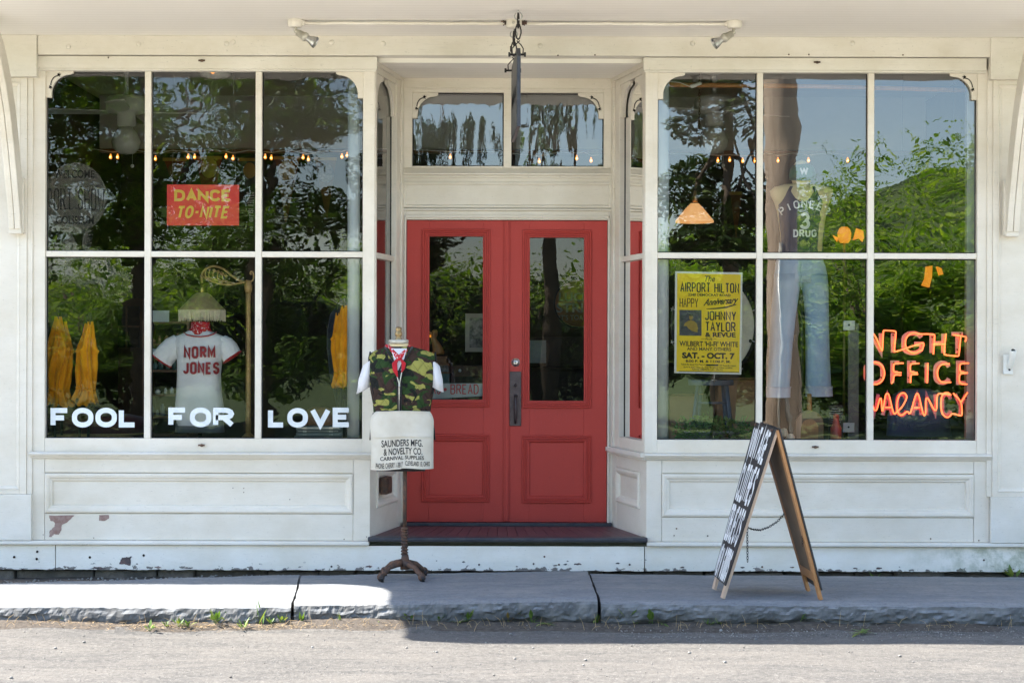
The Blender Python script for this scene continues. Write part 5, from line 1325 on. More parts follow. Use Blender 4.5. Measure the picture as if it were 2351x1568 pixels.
# bridge lamp
LY = .62
P = lambda x, y, dy=0.0: at(x, y, LY+dy)
t = thing('bridge_lamp', 'gilt wicker bridge lamp with a fringed shade hanging over the jersey', 'lamp', (P(570,1000).x, LY, .90))
mb = MB(); bx = P(570,1000).x
mb.tube([Vector((bx, LY, .905)), P(570,960), P(570,800), P(570,700), P(570,668)], [.018,.018,.017,.017,.019], 12); mb.tube([P(570,672), P(570,664), P(570,655), P(570,650), P(571,644)], [.021,.027,.028,.022,.020], 14)
mb.lathe([(.001,.902),(.14,.902),(.14,.915),(.05,.93),(.02,.96)], (bx, LY, 0), 24); mb.build('pole', M['gold_wicker'], t)
zz = lambda x, y: P(0+x*.6122*1440/2351, 551+y*.6122*1440/2351)
mb = MB()
def curve(pts, r, n=5):
    V = [zz(*p) for p in pts]; out = []
    for i in range(len(V)-1):
        p0, p1, p2, p3 = V[max(0,i-1)], V[i], V[i+1], V[min(len(V)-1,i+2)]
        for k in range(n):
            s = k/n; out.append(.5*((2*p1)+(p2-p0)*s+(2*p0-5*p1+4*p2-p3)*s*s+(3*p1-p0-3*p2+p3)*s**3))
    out.append(V[-1]); mb.tube(out, r, 6)
curve([(1238,265),(1235,235),(1243,195),(1280,168),(1320,163),(1370,180),(1420,220),(1470,250),(1520,262)], .0078)
curve([(1243,225),(1270,240),(1310,258),(1360,272),(1420,274),(1470,264),(1515,258)], .0070)
curve([(1515,258),(1545,250),(1553,225),(1548,198),(1537,195),(1532,206),(1540,210)], .0065)
for a in ((1262,182,1290,235),(1285,180,1325,250),(1312,178,1365,262),(1340,185,1405,268),(1370,200,1440,268)):
    x0, y0, x1, y1 = a; curve([(x0,y0),(x0-6,(y0+y1)/2+8),(x1-14,y1-4),(x1,y1)], .0042)
for cx_, cy_ in ((1312,188),(1335,194),(1358,204),(1382,216)):
    mb.tube([zz(cx_+10*math.cos(a)*(1-a/14), cy_+10*math.sin(a)*(1-a/14)) for a in [i*.5 for i in range(20)]], .0026, 5)
mb.build('scroll_arm', M['gold_wicker'], t)
mb = MB(); sx0 = 463.5
mb.tube([P(463.5,654), P(463.5,663), P(463.5,668), P(463.5,676)], [.008,.014,.015,.015], 12); mb.build('lamp_socket', M['brass'], t)
mb = MB(); sh = [(672,11),(676,18),(686,29),(698,40),(706,48),(711,53),(714,53)]
c0 = P(464, 700); n_ = 26
mb.loft([[Vector((P(464,y).x+w_*(LY-CAM_Y)/FPX*math.cos(2*math.pi*k/n_), LY+w_*(LY-CAM_Y)/FPX*math.sin(2*math.pi*k/n_), P(464,y).z)) for k in range(n_)] for y, w_ in sh], False); shd = mb.build('lamp_shade', M['wicker_shade'], t)
mb = MB(); r0 = 52.5*(LY-CAM_Y)/FPX; zt_ = P(464,712).z
for k in range(150):
    a = 2*math.pi*k/150; L = .072+random.uniform(-.007,.007); p = Vector((c0.x+r0*math.cos(a), LY+r0*math.sin(a), zt_)); e = p+Vector((random.uniform(-.003,.003), random.uniform(-.003,.003), -L)); mb.tube([p, (p+e)/2+Vector((random.uniform(-.001,.001),0,0)), e], [.0026,.003,.0015], 4, smooth=False)
mb.build('fringe', M['fringe'], shd); rootfix(t)

# folded mustard parasols
def parasol(x, ytop, ybot, wd, Y, lab, seed, lean=0):
    top, bot = at(x+lean, ytop, Y), at(x, ybot, Y); t = thing('folded_parasol', lab, 'parasol', (bot.x, Y, .90), 'folded mustard parasols in the left window')
    mb = MB(); H = top.z-bot.z; W_ = wd*.92*(Y-CAM_Y)/FPX/2; rings = []; n = 60; rnd = random.Random(seed); ph = rnd.uniform(0, 6)
    for k in range(34):
        f = k/33; z = bot.z+H*f
        r = (.62+.50*((.17-f)/.17)**1.2) if f < .17 else .62+.36*math.sin(math.pi*min(1, (f-.17)/.46)*.5)-.04*max(0, f-.63) if f < .66 else .98-.70*((f-.66)/.34)**.75
        if .62 < f < .66: r *= 1.16
        cx_ = bot.x+(top.x-bot.x)*f+.006*mnoise.noise(Vector((f*4, seed, 0)))
        rings.append([Vector((cx_+r*W_*(1+.33*math.sin(6*a+ph+2.2*math.sin(f*5+seed))+.10*mnoise.noise(Vector((a*2, f*9, seed))))*math.cos(a), Y+r*W_*.8*(1+.33*math.sin(6*a+ph+2*math.sin(f*5+seed)))*math.sin(a), z+(.020*math.sin(6*a+ph) if k == 0 else 0))) for a in [2*math.pi*i/n for i in range(n)]])
    mb.loft(rings); mb.build('canopy', M['mustard_cloth'], t)
    r_ = .60*W_; z = bot.z+H*.165; mb = MB(); mb.tube([Vector((bot.x+(top.x-bot.x)*.165+r_*1.08*math.cos(a), Y+r_*.9*math.sin(a), z+.006*math.sin(a*2))) for a in [2*math.pi*i/20 for i in range(20)]], .008, 6, closed=True); mb.build('strap', M['mustard_cloth'], t)
    mb = MB(); mb.tube([top-Vector((0,0,.02)), top+Vector((0,0,.055)), top+Vector((0,0,.060))], [.013,.013,.009], 10); mb.tube([bot+Vector((0,0,.05)), Vector((bot.x, Y, .905))], .009, 8); mb.build('stick', M['black_iron'], t)
    rootfix(t)
parasol(126, 727, 930, 48, .34, 'folded mustard parasol, leftmost in the left window', 1.0, 8)
parasol(142, 738, 928, 44, .46, 'folded mustard parasol close behind the leftmost one', 2.2, 4)
parasol(183, 742, 920, 34, .42, 'folded mustard parasol, left of the close pair above the word FOOL', 3.1, 18)
parasol(203, 738, 926, 38, .36, 'folded mustard parasol, right of the pair above the word FOOL', 4.7, 4)
parasol(778, 718, 885, 30, .45, 'shorter folded mustard parasol by the white post, half behind another', 5.9, -2)
parasol(790, 701, 886, 36, .36, 'folded mustard parasol touching the white post right of the left window', 7.7, 0)

# coat, book pile, hat, sofa, table
mb = MB(); mb.loft([ell(at(x, y, .75).x, .75, at(x, y, .75).z, wd*.00298/2, .10, 28, 2.4) for y, x, wd in ((940,815,84),(860,800,92),(800,790,80),(760,792,84),(720,797,76),(690,808,54),(672,815,30))]); o = rough(mb, .015, 7).build('dark_coat', M['dark_coat']); tag(o, 'dark slate coat hung behind the mustard parasols by the white post', 'coat')
BX0, BX1, BYy = at(686,0,.40).x, at(786,0,.40).x, .40
zb_ = [at(0,y,.40).z for y in (1003,997,990,983,975)]
for i, (dx0, dx1, m_, lab) in enumerate(((-.012,.010,'book_cover','bottom dark case in the flat pile under the hat'), (.0,.008,'grey_paper','pale grey box second from the bottom of the pile under the hat'), (.003,.0,'book_cover','dark flat case in the upper half of the pile under the hat'), (.0,.004,'grey_paper','topmost grey flat case right under the brown hat'))):
    z0, z1_ = (.9008 if i == 0 else zb_[i]+.0005), zb_[i+1]-.0005
    t = thing('flat_case', lab, 'case', ((BX0+BX1)/2, BYy, z0)); mb = MB(); mb.box(BX0+dx0, BX1+dx1, .31, .52, z0, z1_); mb.build('case_body', M[m_], t, .003)
    mb = MB(); mb.box(BX0+dx0+.01, BX1+dx1-.01, .306, .3098, (z0+z1_)/2-.0015, (z0+z1_)/2+.0015)
    for u in (.2, .8): mb.box(BX0+(BX1-BX0)*u-.012, BX0+(BX1-BX0)*u+.012, .303, .3097, (z0+z1_)/2-.006, (z0+z1_)/2+.006)
    mb.build('clasp', M['steel'], t); rootfix(t)
t = thing('felt_hat', 'brown felt hat on the pile of flat cases behind the word LOVE', 'hat', (at(735,975,.42).x, .42, zb_[4]))
hx = at(735,0,.42).x; mb = MB(); mb.lathe([(.10,0),(.101,.03),(.095,.075),(.08,.105),(.05,.118),(.0001,.120)], (hx, .42, zb_[4]+.004), 28, True, 1, .95); mb.build('crown', M['brown_wood'], t)
mb = MB(); mb.lathe([(.090,0.0),(.135,.002),(.140,.006),(.10,.012)], (hx, .42, zb_[4]+.002), 28, True, 1, .75); mb.build('brim', M['brown_wood'], t); rootfix(t)
t = thing('maroon_pouf', 'low maroon upholstered seat behind the word FOOL', 'seat', (at(230,1000,.7).x, .72, .90))
cx_ = at(225,0,.72).x; mb = MB(); mb.loft([ell(cx_, .72, z, a, b_, 36, 3) for z, a, b_ in ((.902,.30,.20),(.93,.33,.22),(1.02,.335,.225),(1.06,.31,.21),(1.08,.22,.15),(1.085,.01,.01))]); mb.build('cushion', M['maroon_cloth'], t)
mb = MB(); mb.tube([Vector((cx_+.338*math.copysign(abs(math.cos(a))**(2/3), math.cos(a)), .72+.228*math.copysign(abs(math.sin(a))**(2/3), math.sin(a)), .955)) for a in [2*math.pi*i/40 for i in range(40)]], .006, 6, closed=True); mb.build('cane_band', M['gold_wicker'], t); rootfix(t)
t = thing('rattan_hoop', 'bent rattan hoop lying at the sill below the word FOOL', 'hoop', (cx_, .30, .90)); mb = MB()
mb.tube([Vector((cx_+.36*math.copysign(abs(math.cos(a))**.5, math.cos(a)), .30+.13*math.sin(a), .935+.012*math.sin(a))) for a in [2*math.pi*i/40 for i in range(40)]], .007, 6, closed=True); mb.build('cane', M['gold_wicker'], t); rootfix(t)
# glass cabinet with oddments left of the jersey
t = thing('glass_cabinet', 'dim shelf of jars and small goods deep behind the jersey sleeve', 'shelf', (at(370,1000,1.5).x, 1.6, FL))
mb = MB(); cx0, cx1 = at(345,0,1.6).x, at(440,0,1.6).x
for y in (995, 955, 905, 850, 790, 740): z = at(0,y,1.6).z; mb.box(cx0, cx1, 1.45, 1.8, z-.008, z+.008)
mb.box(cx0-.02, cx0, 1.45, 1.8, FL, at(0,735,1.6).z); mb.box(cx1, cx1+.02, 1.45, 1.8, FL, at(0,735,1.6).z); mb.build('shelf', M['brown_wood'], t); 
for i, y in enumerate((955, 905, 850, 790)):
    z = at(0,y,1.6).z+.009; mb = MB(); x = cx0+.02
    while x < cx1-.03:
        r = random.uniform(.010,.022); h = random.uniform(.03,.09); mb.lathe([(r,0),(r,h*.7),(r*.5,h*.85),(r*.5,h)], (x+r, 1.52, z), 10); x += 2*r+random.uniform(.004,.03)
    mb.build('jars', M[('grey_paper','white_tube','teal_box','cardboard')[i]], t, kind='stuff')
rootfix(t)
for (x0,y0,x1,y1,lab) in ((344,712,390,738,'pale paper pinned high on the dim shelf left of the jersey'), (346,800,376,815,'white card standing mid-way on the dim shelf left of the jersey')):
    mb = MB(); mb.box(at(x0,0,1.42).x, at(x1,0,1.42).x, 1.42, 1.424, at(0,y1,1.42).z, at(0,y0,1.42).z); tag(mb.build('paper_card', M['grey_sheet']), lab, 'card')

# ------------------------------------------------------------------ overhead inside: fans, string lights, pennants, pendant
def fan(x, Y, lab, rot):
    c = at(x, 240, Y); t = thing('ceiling_fan', lab, 'ceiling fan', (c.x, Y, 3.72)); P = lambda dy: Vector((c.x, Y, c.z+dy))
    mb = MB(); mb.lathe([(.085,3.719),(.085,3.66),(.07,3.62),(.02,3.60)], (c.x, Y, 0), 20); mb.tube([Vector((c.x,Y,3.62)), P(.04)], .016, 10); mb.build('down_rod', M['fan_white'], t)
    mb = MB(); mb.lathe([(.02,.07),(.13,.055),(.15,.03),(.15,-.05),(.12,-.07),(.07,-.075),(.07,-.16),(.05,-.17)], (c.x, Y, c.z), 26); mb.build('motor', M['fan_white'], t)
    mb = MB(); mb.lathe([(.05,-.17),(.085,-.22),(.11,-.28),(.10,-.33),(.06,-.37),(.0001,-.38)], (c.x, Y, c.z), 22); mb.build('glass_globe', M['milk_glass'], t)
    for k in range(4):
        a = R(rot+90*k); d = Vector((math.cos(a), math.sin(a), 0)); s2 = Vector((-d.y, d.x, .12))
        mb = MB(); b0 = P(-.065); q = [b0+d*.10-s2*.02, b0+d*.22-s2*.055, b0+d*.62-s2*.07, b0+d*.65, b0+d*.62+s2*.07, b0+d*.22+s2*.055, b0+d*.10+s2*.02]
        mb.add(q+[v+Vector((0,0,.008)) for v in q], [tuple(range(7))[::-1], tuple(range(7,14))]+[(i,(i+1)%7,(i+1)%7+7,i+7) for i in range(7)]); mb.build('blade', M['fan_white'], t)
    mb = MB(); mb.tube([P(-.17)+Vector((.06,-.06,0)), P(-.46)+Vector((.06,-.06,0))], .0015, 4); mb.ball(P(-.47)+Vector((.06,-.06,0)), .014, 8); mb.build('pull_chain', M['fan_white'], t); rootfix(t)
fan(290, 1.9, 'white ceiling fan with light globe behind the left window', 5)
fan(1640, 2.0, 'white ceiling fan with light globe behind the right window', 22)
SY = 3.86
t = thing('string_lights', 'string of small amber bulbs hung along the rail at the back of the shop', 'string lights', (0, SY, at(0,345,SY).z))
bl = [(162,357),(178,359),(254,361),(270,361),(357,365),(432,361),(447,361),(519,360),(535,364),(609,361),(623,363),(696,362),(708,366),(785,360),(797,357),(1034,361),(1238,371),(1324,364),(1357,369),(1648,369),(1675,368),(1705,370),(1733,370),(1786,369),(1856,369),(1946,369)]
mb = MB(); wire = []
for i, (x, y) in enumerate(bl):
    wire.append(at(x, y-12, SY))
    if i < len(bl)-1: x2, y2 = bl[i+1]; wire.append(at((x+x2)/2, (y+y2)/2-(17 if abs(x2-x) > 30 else 12), SY))
mb.tube(wire, .004, 5); mb.build('cord', M['white_tube'], t)
for i, (x, y) in enumerate(bl):
    mb = MB(); p = at(x, y, SY-.01); mb.tube([p+Vector((0,0,.045)), p+Vector((0,0,.022))], .011, 8)
    so_ = mb.build('lamp_socket', M['white_tube'], t) if False else None
    mb = MB(); mb.lathe([(.006,.028),(.007,.018),(.012,.005),(.0135,-.004),(.010,-.015),(.0001,-.020)], p, 10); b_ = mb.build('bulb', M['bulb_glow'], t)
    k = MB(); k.ball(p+Vector((0,-.0145,-.002)), .0065, 6); k.build('filament', M['bulb_core'], b_)
rootfix(t)
def pennant(x, y0, y1, wd, m_, lab, word=None, lean=0, disc=None):
    Y = SY+.05; t = thing('pennant', lab, 'pennant', (at(x,y1,Y).x, Y, at(x,y1,Y).z), 'felt pennants hung under the rail')
    mb = MB(); n = 10; vs = []
    for i in range(n+1):
        f = i/n; hw = wd/2*(1-f*.93); y = y0+(y1-y0)*f; 
        for s2 in (-1, 1):
            for d in (0, .004): vs.append(at(x+lean*f+s2*hw, y, Y+d+.01*math.sin(f*7)))
    fs = []
    for i in range(n):
        a, b_ = i*4, i*4+4; fs += [(a,b_,b_+2,a+2)[::-1], (a+1,a+3,b_+3,b_+1)[::-1], (a,a+1,b_+1,b_), (a+2,b_+2,b_+3,a+3)]
    mb.add(vs, fs); p = mb.build('felt', M[m_], t)
    mb = MB(); mb.box(at(x-wd/2,0,Y).x-.004, at(x+wd/2,0,Y).x+.004, Y-.006, Y+.012, at(0,y0+3,Y).z, at(0,y0-4,Y).z); mb.build('header_band', M['pennant_gold'], t)
    if disc:
        mb = MB(); dy_, dr, dm = disc; c = at(x+lean*.2, y0+dy_, Y-.016); r = dr*(Y-CAM_Y)/FPX
        mb.lathe([(.0001,.001),(r,.001),(r*1.05,0)], (0,0,0), 18); mb.v = [(c.x+a, c.y-cc, c.z+b_*1.25) for a, b_, cc in mb.v]; mb.build('emblem', M[dm], t)
    if word:
        mb = MB(); L = y1-y0; f0 = .42 if disc else .2
        # letters run down the felt, reading from the wide end
        stroke_text(mb, word, (y0+L*f0, -6, y1-L*.08, 6), 1.7, lambda u, v, h: at(x+lean*(u-y0)/L+v*(1-(u-y0)/L*.85)*wd/20, u, Y-.016-h), .7, .4, .0004); mb.build('lettering', M['white_letters'], t)
    rootfix(t)
pennant(402, 366, 430, 52, 'pennant_red', 'dim red pennant just left of the DANCE card top', None, 0, (26, 15, 'pennant_brown'))
pennant(480, 362, 520, 58, 'pennant_red', 'bright red pennant hanging behind the DANCE card', None, 0, (24, 18, 'pennant_gold'))
pennant(572, 366, 545, 46, 'pennant_green', 'dark green pennant lettered STATEN ISLAND ZOO at the second glazing bar', 'STATEN ISLAND ZOO', 6, (26, 14, 'pennant_gold'))
pennant(660, 362, 510, 58, 'pennant_brown', 'maroon brown pennant in the right light of the left window', None, -4, (30, 19, 'pennant_gold'))
pennant(748, 364, 500, 50, 'pennant_brown', 'dark pennant with a pale round emblem nearest the white post', None, 2, (34, 17, 'photo_grey'))
pennant(1690, 440, 545, 28, 'pennant_brown', 'small brown pennant right of the amber pendant lamp', None, 0)
# cone pendant
PY = 1.1; P = lambda x, y: at(x, y, PY)
t = thing('pendant_lamp', 'lit amber glass cone pendant hanging on a chain in the right window', 'lamp', (P(1596,505).x, PY, 3.72))
mb = MB(); chain(mb, [Vector((P(1606,0).x, PY, 3.71)), P(1606,300), P(1596,440)], .0022, .03, .014); mb.build('chain', M['rusty_iron'], t)
mb = MB(); mb.tube([P(1596,438), P(1596,450), P(1596,464)], [.008,.016,.020], 12); mb.build('lamp_socket', M['old_brass'], t)
mb = MB(); s_ = (PY-CAM_Y)/FPX; c = P(1596,0).x
mb.lathe([(9*s_, P(0,463).z), (20*s_, P(0,474).z), (34*s_, P(0,491).z), (44*s_, P(0,503).z), (44*s_, P(0,507).z), (42*s_, P(0,507).z), (19*s_, P(0,477).z), (8*s_, P(0,466).z)], (c, PY, 0), 30, False); mb.build('lamp_shade', M['shade_glow'], t)
k = MB(); k.ball((c, PY, P(0,484).z), .022, 12, 1, 1, 1.2); k.build('bulb', M['bulb_core'], t); rootfix(t)
# amber lamp at the back with scraps of lit shade
t = thing('amber_lamp', 'glowing amber tulip lamp seen low in the upper middle light of the right window', 'lamp', (at(1940,560,2.2).x, 2.2, at(1940,560,2.2).z))
mb = MB(); c = at(1940,0,2.2).x; s_ = (2.2-CAM_Y)/FPX
mb.lathe([(9*s_, at(0,553,2.2).z), (15*s_, at(0,545,2.2).z), (16*s_, at(0,530,2.2).z), (12*s_, at(0,520,2.2).z), (7*s_, at(0,516,2.2).z)], (c, 2.2, 0), 16); mb.build('lamp_shade', M['lamp_glow'], t)
k = MB(); k.ball((c-.003, 2.2-.02, at(0,531,2.2).z), .026, 10); k.build('bulb', M['bulb_core'], t)
k = MB()
for pts in (((1912,540),(1925,546),(1922,556),(1916,548)), ((1958,552),(1966,524),(1982,530),(1984,546),(1980,556),(1972,548)),):
    q = [at(x, y, 2.25) for x, y in pts]; n = len(q); k.add(q+[v+Vector((0,.01,0)) for v in q], [tuple(range(n)), tuple(range(2*n-1,n-1,-1))]+[(i,i+n,(i+1)%n+n,(i+1)%n) for i in range(n)])
k.build('petal_shade', M['lamp_glow'], t); k = MB()
for x, y in ((1918,548),(1974,540)): k.tube([Vector((c, 2.21, at(0,548,2.2).z)), at((1940+x)/2, y+10, 2.262), at(x, y, 2.262)], .006, 6)
k.build('lamp_arm', M['old_brass'], t); mb = MB(); mb.tube([Vector((c,2.2,at(0,553,2.2).z)), Vector((c,2.2,FL+.02))], .010, 8); mb.lathe([(.001,FL),(.15,FL),(.15,FL+.02),(.02,FL+.05)], (c,2.2,0), 18); mb.build('stand', M['old_brass'], t); rootfix(t)
t = thing('orange_lamp', 'small orange lamp glow high in the lower right light, above the neon sign', 'lamp', (at(2140,660,2.4).x, 2.4, FL))
k = MB(); c = at(2142,0,2.4).x
for pts in (((2118,655),(2125,640),(2128,612),(2141,610),(2140,636),(2134,660)), ((2152,612),(2162,616),(2166,630),(2158,632))):
    q = [at(x, y, 2.4) for x, y in pts]; n = len(q); k.add(q+[v+Vector((0,.05,0)) for v in q], [tuple(range(n)), tuple(range(2*n-1,n-1,-1))]+[(i,i+n,(i+1)%n+n,(i+1)%n) for i in range(n)])
k.build('lamp_shade', M['lamp_glow'], t); mb = MB(); mb.tube([Vector((c,2.45,at(0,655,2.4).z)), Vector((c,2.45,FL+.02))], .012, 8); mb.lathe([(.001,FL),(.15,FL),(.15,FL+.02),(.02,FL+.05)], (c,2.45,0), 18); mb.build('stand', M['black_iron'], t); rootfix(t)

# ------------------------------------------------------------------ things in the right window
# yellow poster
YY = .11
t = thing('poster', 'yellow gig poster printed in black, hung by a wire in the right window', 'poster', (at(1626,858,YY).x, YY, at(1626,858,YY).z))
PZ = lambda x, y: (1493.8+x*.2889, 587.7+y*.2889)
tilt = lambda zx, zy: at(*PZ(zx, zy), YY)
mb = MB(); q = [tilt(187,930), tilt(720,942), tilt(730,132), tilt(195,122)]; mb.add(q+[v+Vector((0,.003,0)) for v in q], [(0,1,2,3),(7,6,5,4),(0,4,5,1),(1,5,6,2),(2,6,7,3),(3,7,4,0)]); ps = mb.build('sheet', M['poster_white'], t)
mb = MB(); d = Vector((0,-.0006,0)); mb.add([tilt(205,918)+d, tilt(705,929)+d, tilt(716,148)+d, tilt(211,138)+d], [(0,1,2,3)]); yf = mb.build('yellow_field', M['poster_yellow'], ps)
mb = MB(); mb.tube([tilt(445,128), tilt(468,110), tilt(480,103), tilt(488,112), tilt(500,126)], .0015, 5); mb.build('hanging_wire', M['rusty_iron'], t)
pfn = lambda u, v, h: tilt(u, -v+(u-460)*.017)-Vector((0, .0012+h, 0))
mb = MB()
for s2, r_, of, sh, st in (('The', (430,157,512,205), .02, .3, 0), ('AIRPORT HILTON', (235,213,703,292), 10, 0, 1), ('2240 DEMOCRAT ROAD', (297,300,635,321), .035, 0, 0), ('HAPPY', (230,338,378,412), 6.5, 0, 1),
      ('Anniversary', (418,338,698,408), .03, .55, 0), ('JOHNNY', (430,437,680,512), 10.5, 0, 1), ('TAYLOR', (432,522,676,600), 10.5, 0, 1), ('& REVUE', (433,606,675,644), .04, 0, 0), ('PLUS', (437,652,490,668), .02, 0, 0),
      ("WILBERT 'HI-FI' WHITE", (228,677,695,720), .025, 0, 0), ('AND MANY OTHERS', (288,726,640,753), .02, 0, 0), ('SAT. - OCT. 7', (250,768,668,818), .05, 0, 0), ('8:00 P. M. & 11:00 P. M.', (278,827,635,848), .03, 0, 0),
      ('Tickets At: Good Time Records,', (240,857,440,873), .015, 0, 0), ('VIP Records, Liquor', (545,862,678,878), .015, 0, 0), ("Barrel & Jack's Clean Up, West Memphis & Other Locations", (262,879,650,895), .015, 0, 0), ('FOR INFORMATION CALL: 278-1111', (330,896,572,911), .015, 0, 0)):
    if st: stroke_text(mb, s2, pr(*r_), of, pfn, .38, .22, .0002)
    else:
        bend = (lambda a: a*26-6) if s2 == 'Anniversary' else None
        font_text(mb, s2, pr(*r_), pfn, of, sh, .0004, bend)
def strip(x0, y0, x1, y1): mb.add([pfn(x0,-y1,.0003), pfn(x1,-y1,.0003), pfn(x1,-y0,.0003), pfn(x0,-y0,.0003)], [(0,1,2,3)])
strip(400,659,432,661); strip(494,659,522,661); strip(441,860,538,873); strip(222,918,703,923)
mb.add([pfn(x,-y,.0005) for x, y in ((440,420),(520,412),(600,400),(680,378),(684,384),(600,412),(520,422),(445,424))], [tuple(range(8))[::-1]])
mb.build('printing', M['black_ink'], yf)
mb = MB(); strip(228,432,404,636); ph = mb.build('photo_block', M['navy_paint'], yf)
mb = MB()
el = lambda cx_, cy_, rx, ry, h: mb.add([pfn(cx_+rx*math.cos(a), -cy_+ry*math.sin(a), h) for a in [2*math.pi*i/18 for i in range(18)]], [tuple(range(18))])
mb.add([pfn(x,-y,.0008) for x, y in ((262,560),(272,535),(300,518),(322,514),(345,520),(368,538),(376,575),(372,610),(330,600),(300,580),(285,560))], [tuple(range(11))[::-1]]); el(320,490,15,22,.0010)
mb.build('printed_figure', M['pennant_gold'], ph); mb = MB(); el(320,470,18,11,.0014); strip(246,470,252,600); mb.build('printed_detail', M['black_ink'], ph)
rootfix(t)
# bass drum
DY = .50; c = at(1640, 748, DY); t = thing('bass_drum', 'old bass drum with a pale skin standing behind the yellow poster', 'drum', (c.x, DY, at(0,870,DY).z))
mb = MB(); rD = 98*(DY-CAM_Y)/FPX; rv = 118*(DY-CAM_Y)/FPX
ry = lambda r, y: [Vector((c.x+r*math.cos(a), y, c.z+r*1.22*math.sin(a)/1.0)) for a in [2*math.pi*i/48 for i in range(48)]]
mb.loft([ry(rD*.94, DY-.003), ry(rD*.5, DY-.004), ry(.001, DY-.004)], False); sk = mb.build('skin', M['drum_skin'], t)
mb = MB(); q = at(1723, 783, DY-.006); mb.lathe([(.0001,.001),(.008,.001),(.011,0)], (0,0,0), 10); mb.v = [(q.x+a, DY-.005-cc, q.z+b_*1.2) for a, b_, cc in mb.v]; mb.build('worn_hole', M['black_trim'], sk)
mb = MB(); mb.loft([ry(rD*.93, DY-.010), ry(rD*1.0, DY-.012), ry(rD*1.01, DY+.03), ry(rD*.95, DY+.03), ry(rD*.93, DY-.010)], False); mb.build('hoop', M['black_trim'], t)
mb = MB(); mb.loft([ry(rD*.93, DY+.0), ry(rD*.93, DY+.32)], True); mb.build('shell', M['brown_wood'], t)
for k in range(10):
    a = R(18+36*k); d = Vector((math.cos(a), 0, math.sin(a)*1.22)); p = Vector((c.x, DY-.014, c.z))+d*rD*1.0; tn = Vector((-math.sin(a), 0, math.cos(a)))
    mb = MB(); mb.tube([p-d*.022, p+d*.022+Vector((0,.01,0))], .004, 6); mb.tube([p-tn*.018+d*.012, p+tn*.018+d*.012], .0045, 6); mb.build('tension_rod', M['steel'], t)
rootfix(t)
# stool, cartons, pot plant
SYY = .72; t = thing('blue_stool', 'worn blue wooden stool under the bass drum', 'stool', (at(1636,900,SYY).x, SYY, .9))
mb = MB(); a, b_ = at(1580,880,SYY), at(1684,868,SYY); mb.loft([ell((a.x+b_.x)/2, SYY, z, .155, .13, 28, 2.2) for z in (a.z-.012, a.z+.004, a.z+.022, a.z+.026)]); mb.build('seat', M['blue_paint'], t, .004)
for x0, x1, dy in ((1602,1588,-.08),(1668,1682,-.08),(1610,1600,.09),(1660,1670,.09)):
    mb = MB(); mb.tube([at(x0,884,SYY+dy), Vector((at(x1,1000,SYY+dy).x, SYY+dy, .901))], [.014,.017], 10); mb.build('leg', M['blue_paint'], t)
mb = MB(); mb.tube([at(1598,925,SYY-.08), at(1672,925,SYY-.08)], .008, 8); mb.build('rung', M['blue_paint'], t); rootfix(t)
for (x0,x1,y0,Yc_,lab) in ((1540,1612,905,.86,'brown carton left behind the blue stool'), (1650,1736,868,.88,'taller brown carton right behind the blue stool')):
    t = thing('carton', lab, 'carton', (at((x0+x1)/2,0,Yc_).x, Yc_, .9)); mb = MB(); mb.box(at(x0,0,Yc_).x, at(x1,0,Yc_).x, Yc_, Yc_+.15, .901, at(0,y0,Yc_).z); mb.build('box_body', M['cardboard'], t, .003)
    xa_, xb2, zt_ = at(x0,0,Yc_).x, at(x1,0,Yc_).x, at(0,y0,Yc_).z
    mb = MB(); mb.add([(xa_,Yc_,zt_),(xb2,Yc_,zt_),(xb2+.01,Yc_-.07,zt_+.015),(xa_+.01,Yc_-.07,zt_+.012),(xa_,Yc_,zt_+.003),(xb2,Yc_,zt_+.003),(xb2+.01,Yc_-.07,zt_+.018),(xa_+.01,Yc_-.07,zt_+.015)], [(0,1,2,3),(7,6,5,4),(0,4,5,1),(1,5,6,2),(2,6,7,3),(3,7,4,0)]); mb.build('flap', M['cardboard'], t); rootfix(t)
def leafy(mb, c, rx, ry_, rz, n, ls, rnd):
    for i in range(n):
        while True:
            u = Vector((rnd.uniform(-1,1), rnd.uniform(-1,1), rnd.uniform(-1,1)))
            if u.length < 1: break
        p = Vector(c)+Vector((u.x*rx, u.y*ry_, u.z*rz)); d = Vector((rnd.uniform(-1,1), rnd.uniform(-1,.4), rnd.uniform(-.6,.6))).normalized(); s2 = d.cross(Vector((rnd.uniform(-.5,.5),rnd.uniform(-.5,.5),1))).normalized(); L = ls*rnd.uniform(.6,1.1)
        k = d.cross(s2)*L*.1
        mb.add([p, p+d*L*.35+s2*L*.26+k, p+d*L*.7+s2*L*.2+k, p+d*L, p+d*L*.7-s2*L*.2+k, p+d*L*.35-s2*L*.26+k], [(0,1,2,3),(0,3,4,5)])
t = thing('potted_plant', 'bushy green potted plant at the sill below the yellow poster', 'plant', (at(1640,1005,.34).x, .34, .9))
rnd = random.Random(11); mb = MB(); pcx = at(1640,0,.34).x
for cx_, cz, rx in ((-.17,1.02,.12),(-.05,1.05,.14),(.08,1.03,.14),(.20,1.0,.11),(.0,.98,.24)): leafy(mb, (pcx+cx_, .33, cz-.02), rx, .10, .085, 190, .045, rnd)
mb.build('foliage', M['pot_leaf'], t)
mb = MB()
for i in range(26): a = rnd.uniform(-.22,.22); mb.tube([Vector((pcx+a*.5, .34, .95)), Vector((pcx+a*.9, .33, 1.02)), Vector((pcx+a*1.1, .30+rnd.uniform(-.05,.05), 1.10))], .002, 5)
mb.build('stem', M['pot_leaf'], t); mb = MB(); mb.lathe([(.08,.902),(.10,1.0),(.105,1.0),(.105,.985),(.095,.98)], (pcx, .36, 0), 20, True, 2.0, .9); mb.build('pot', M['grey_paper'], t); rootfix(t)
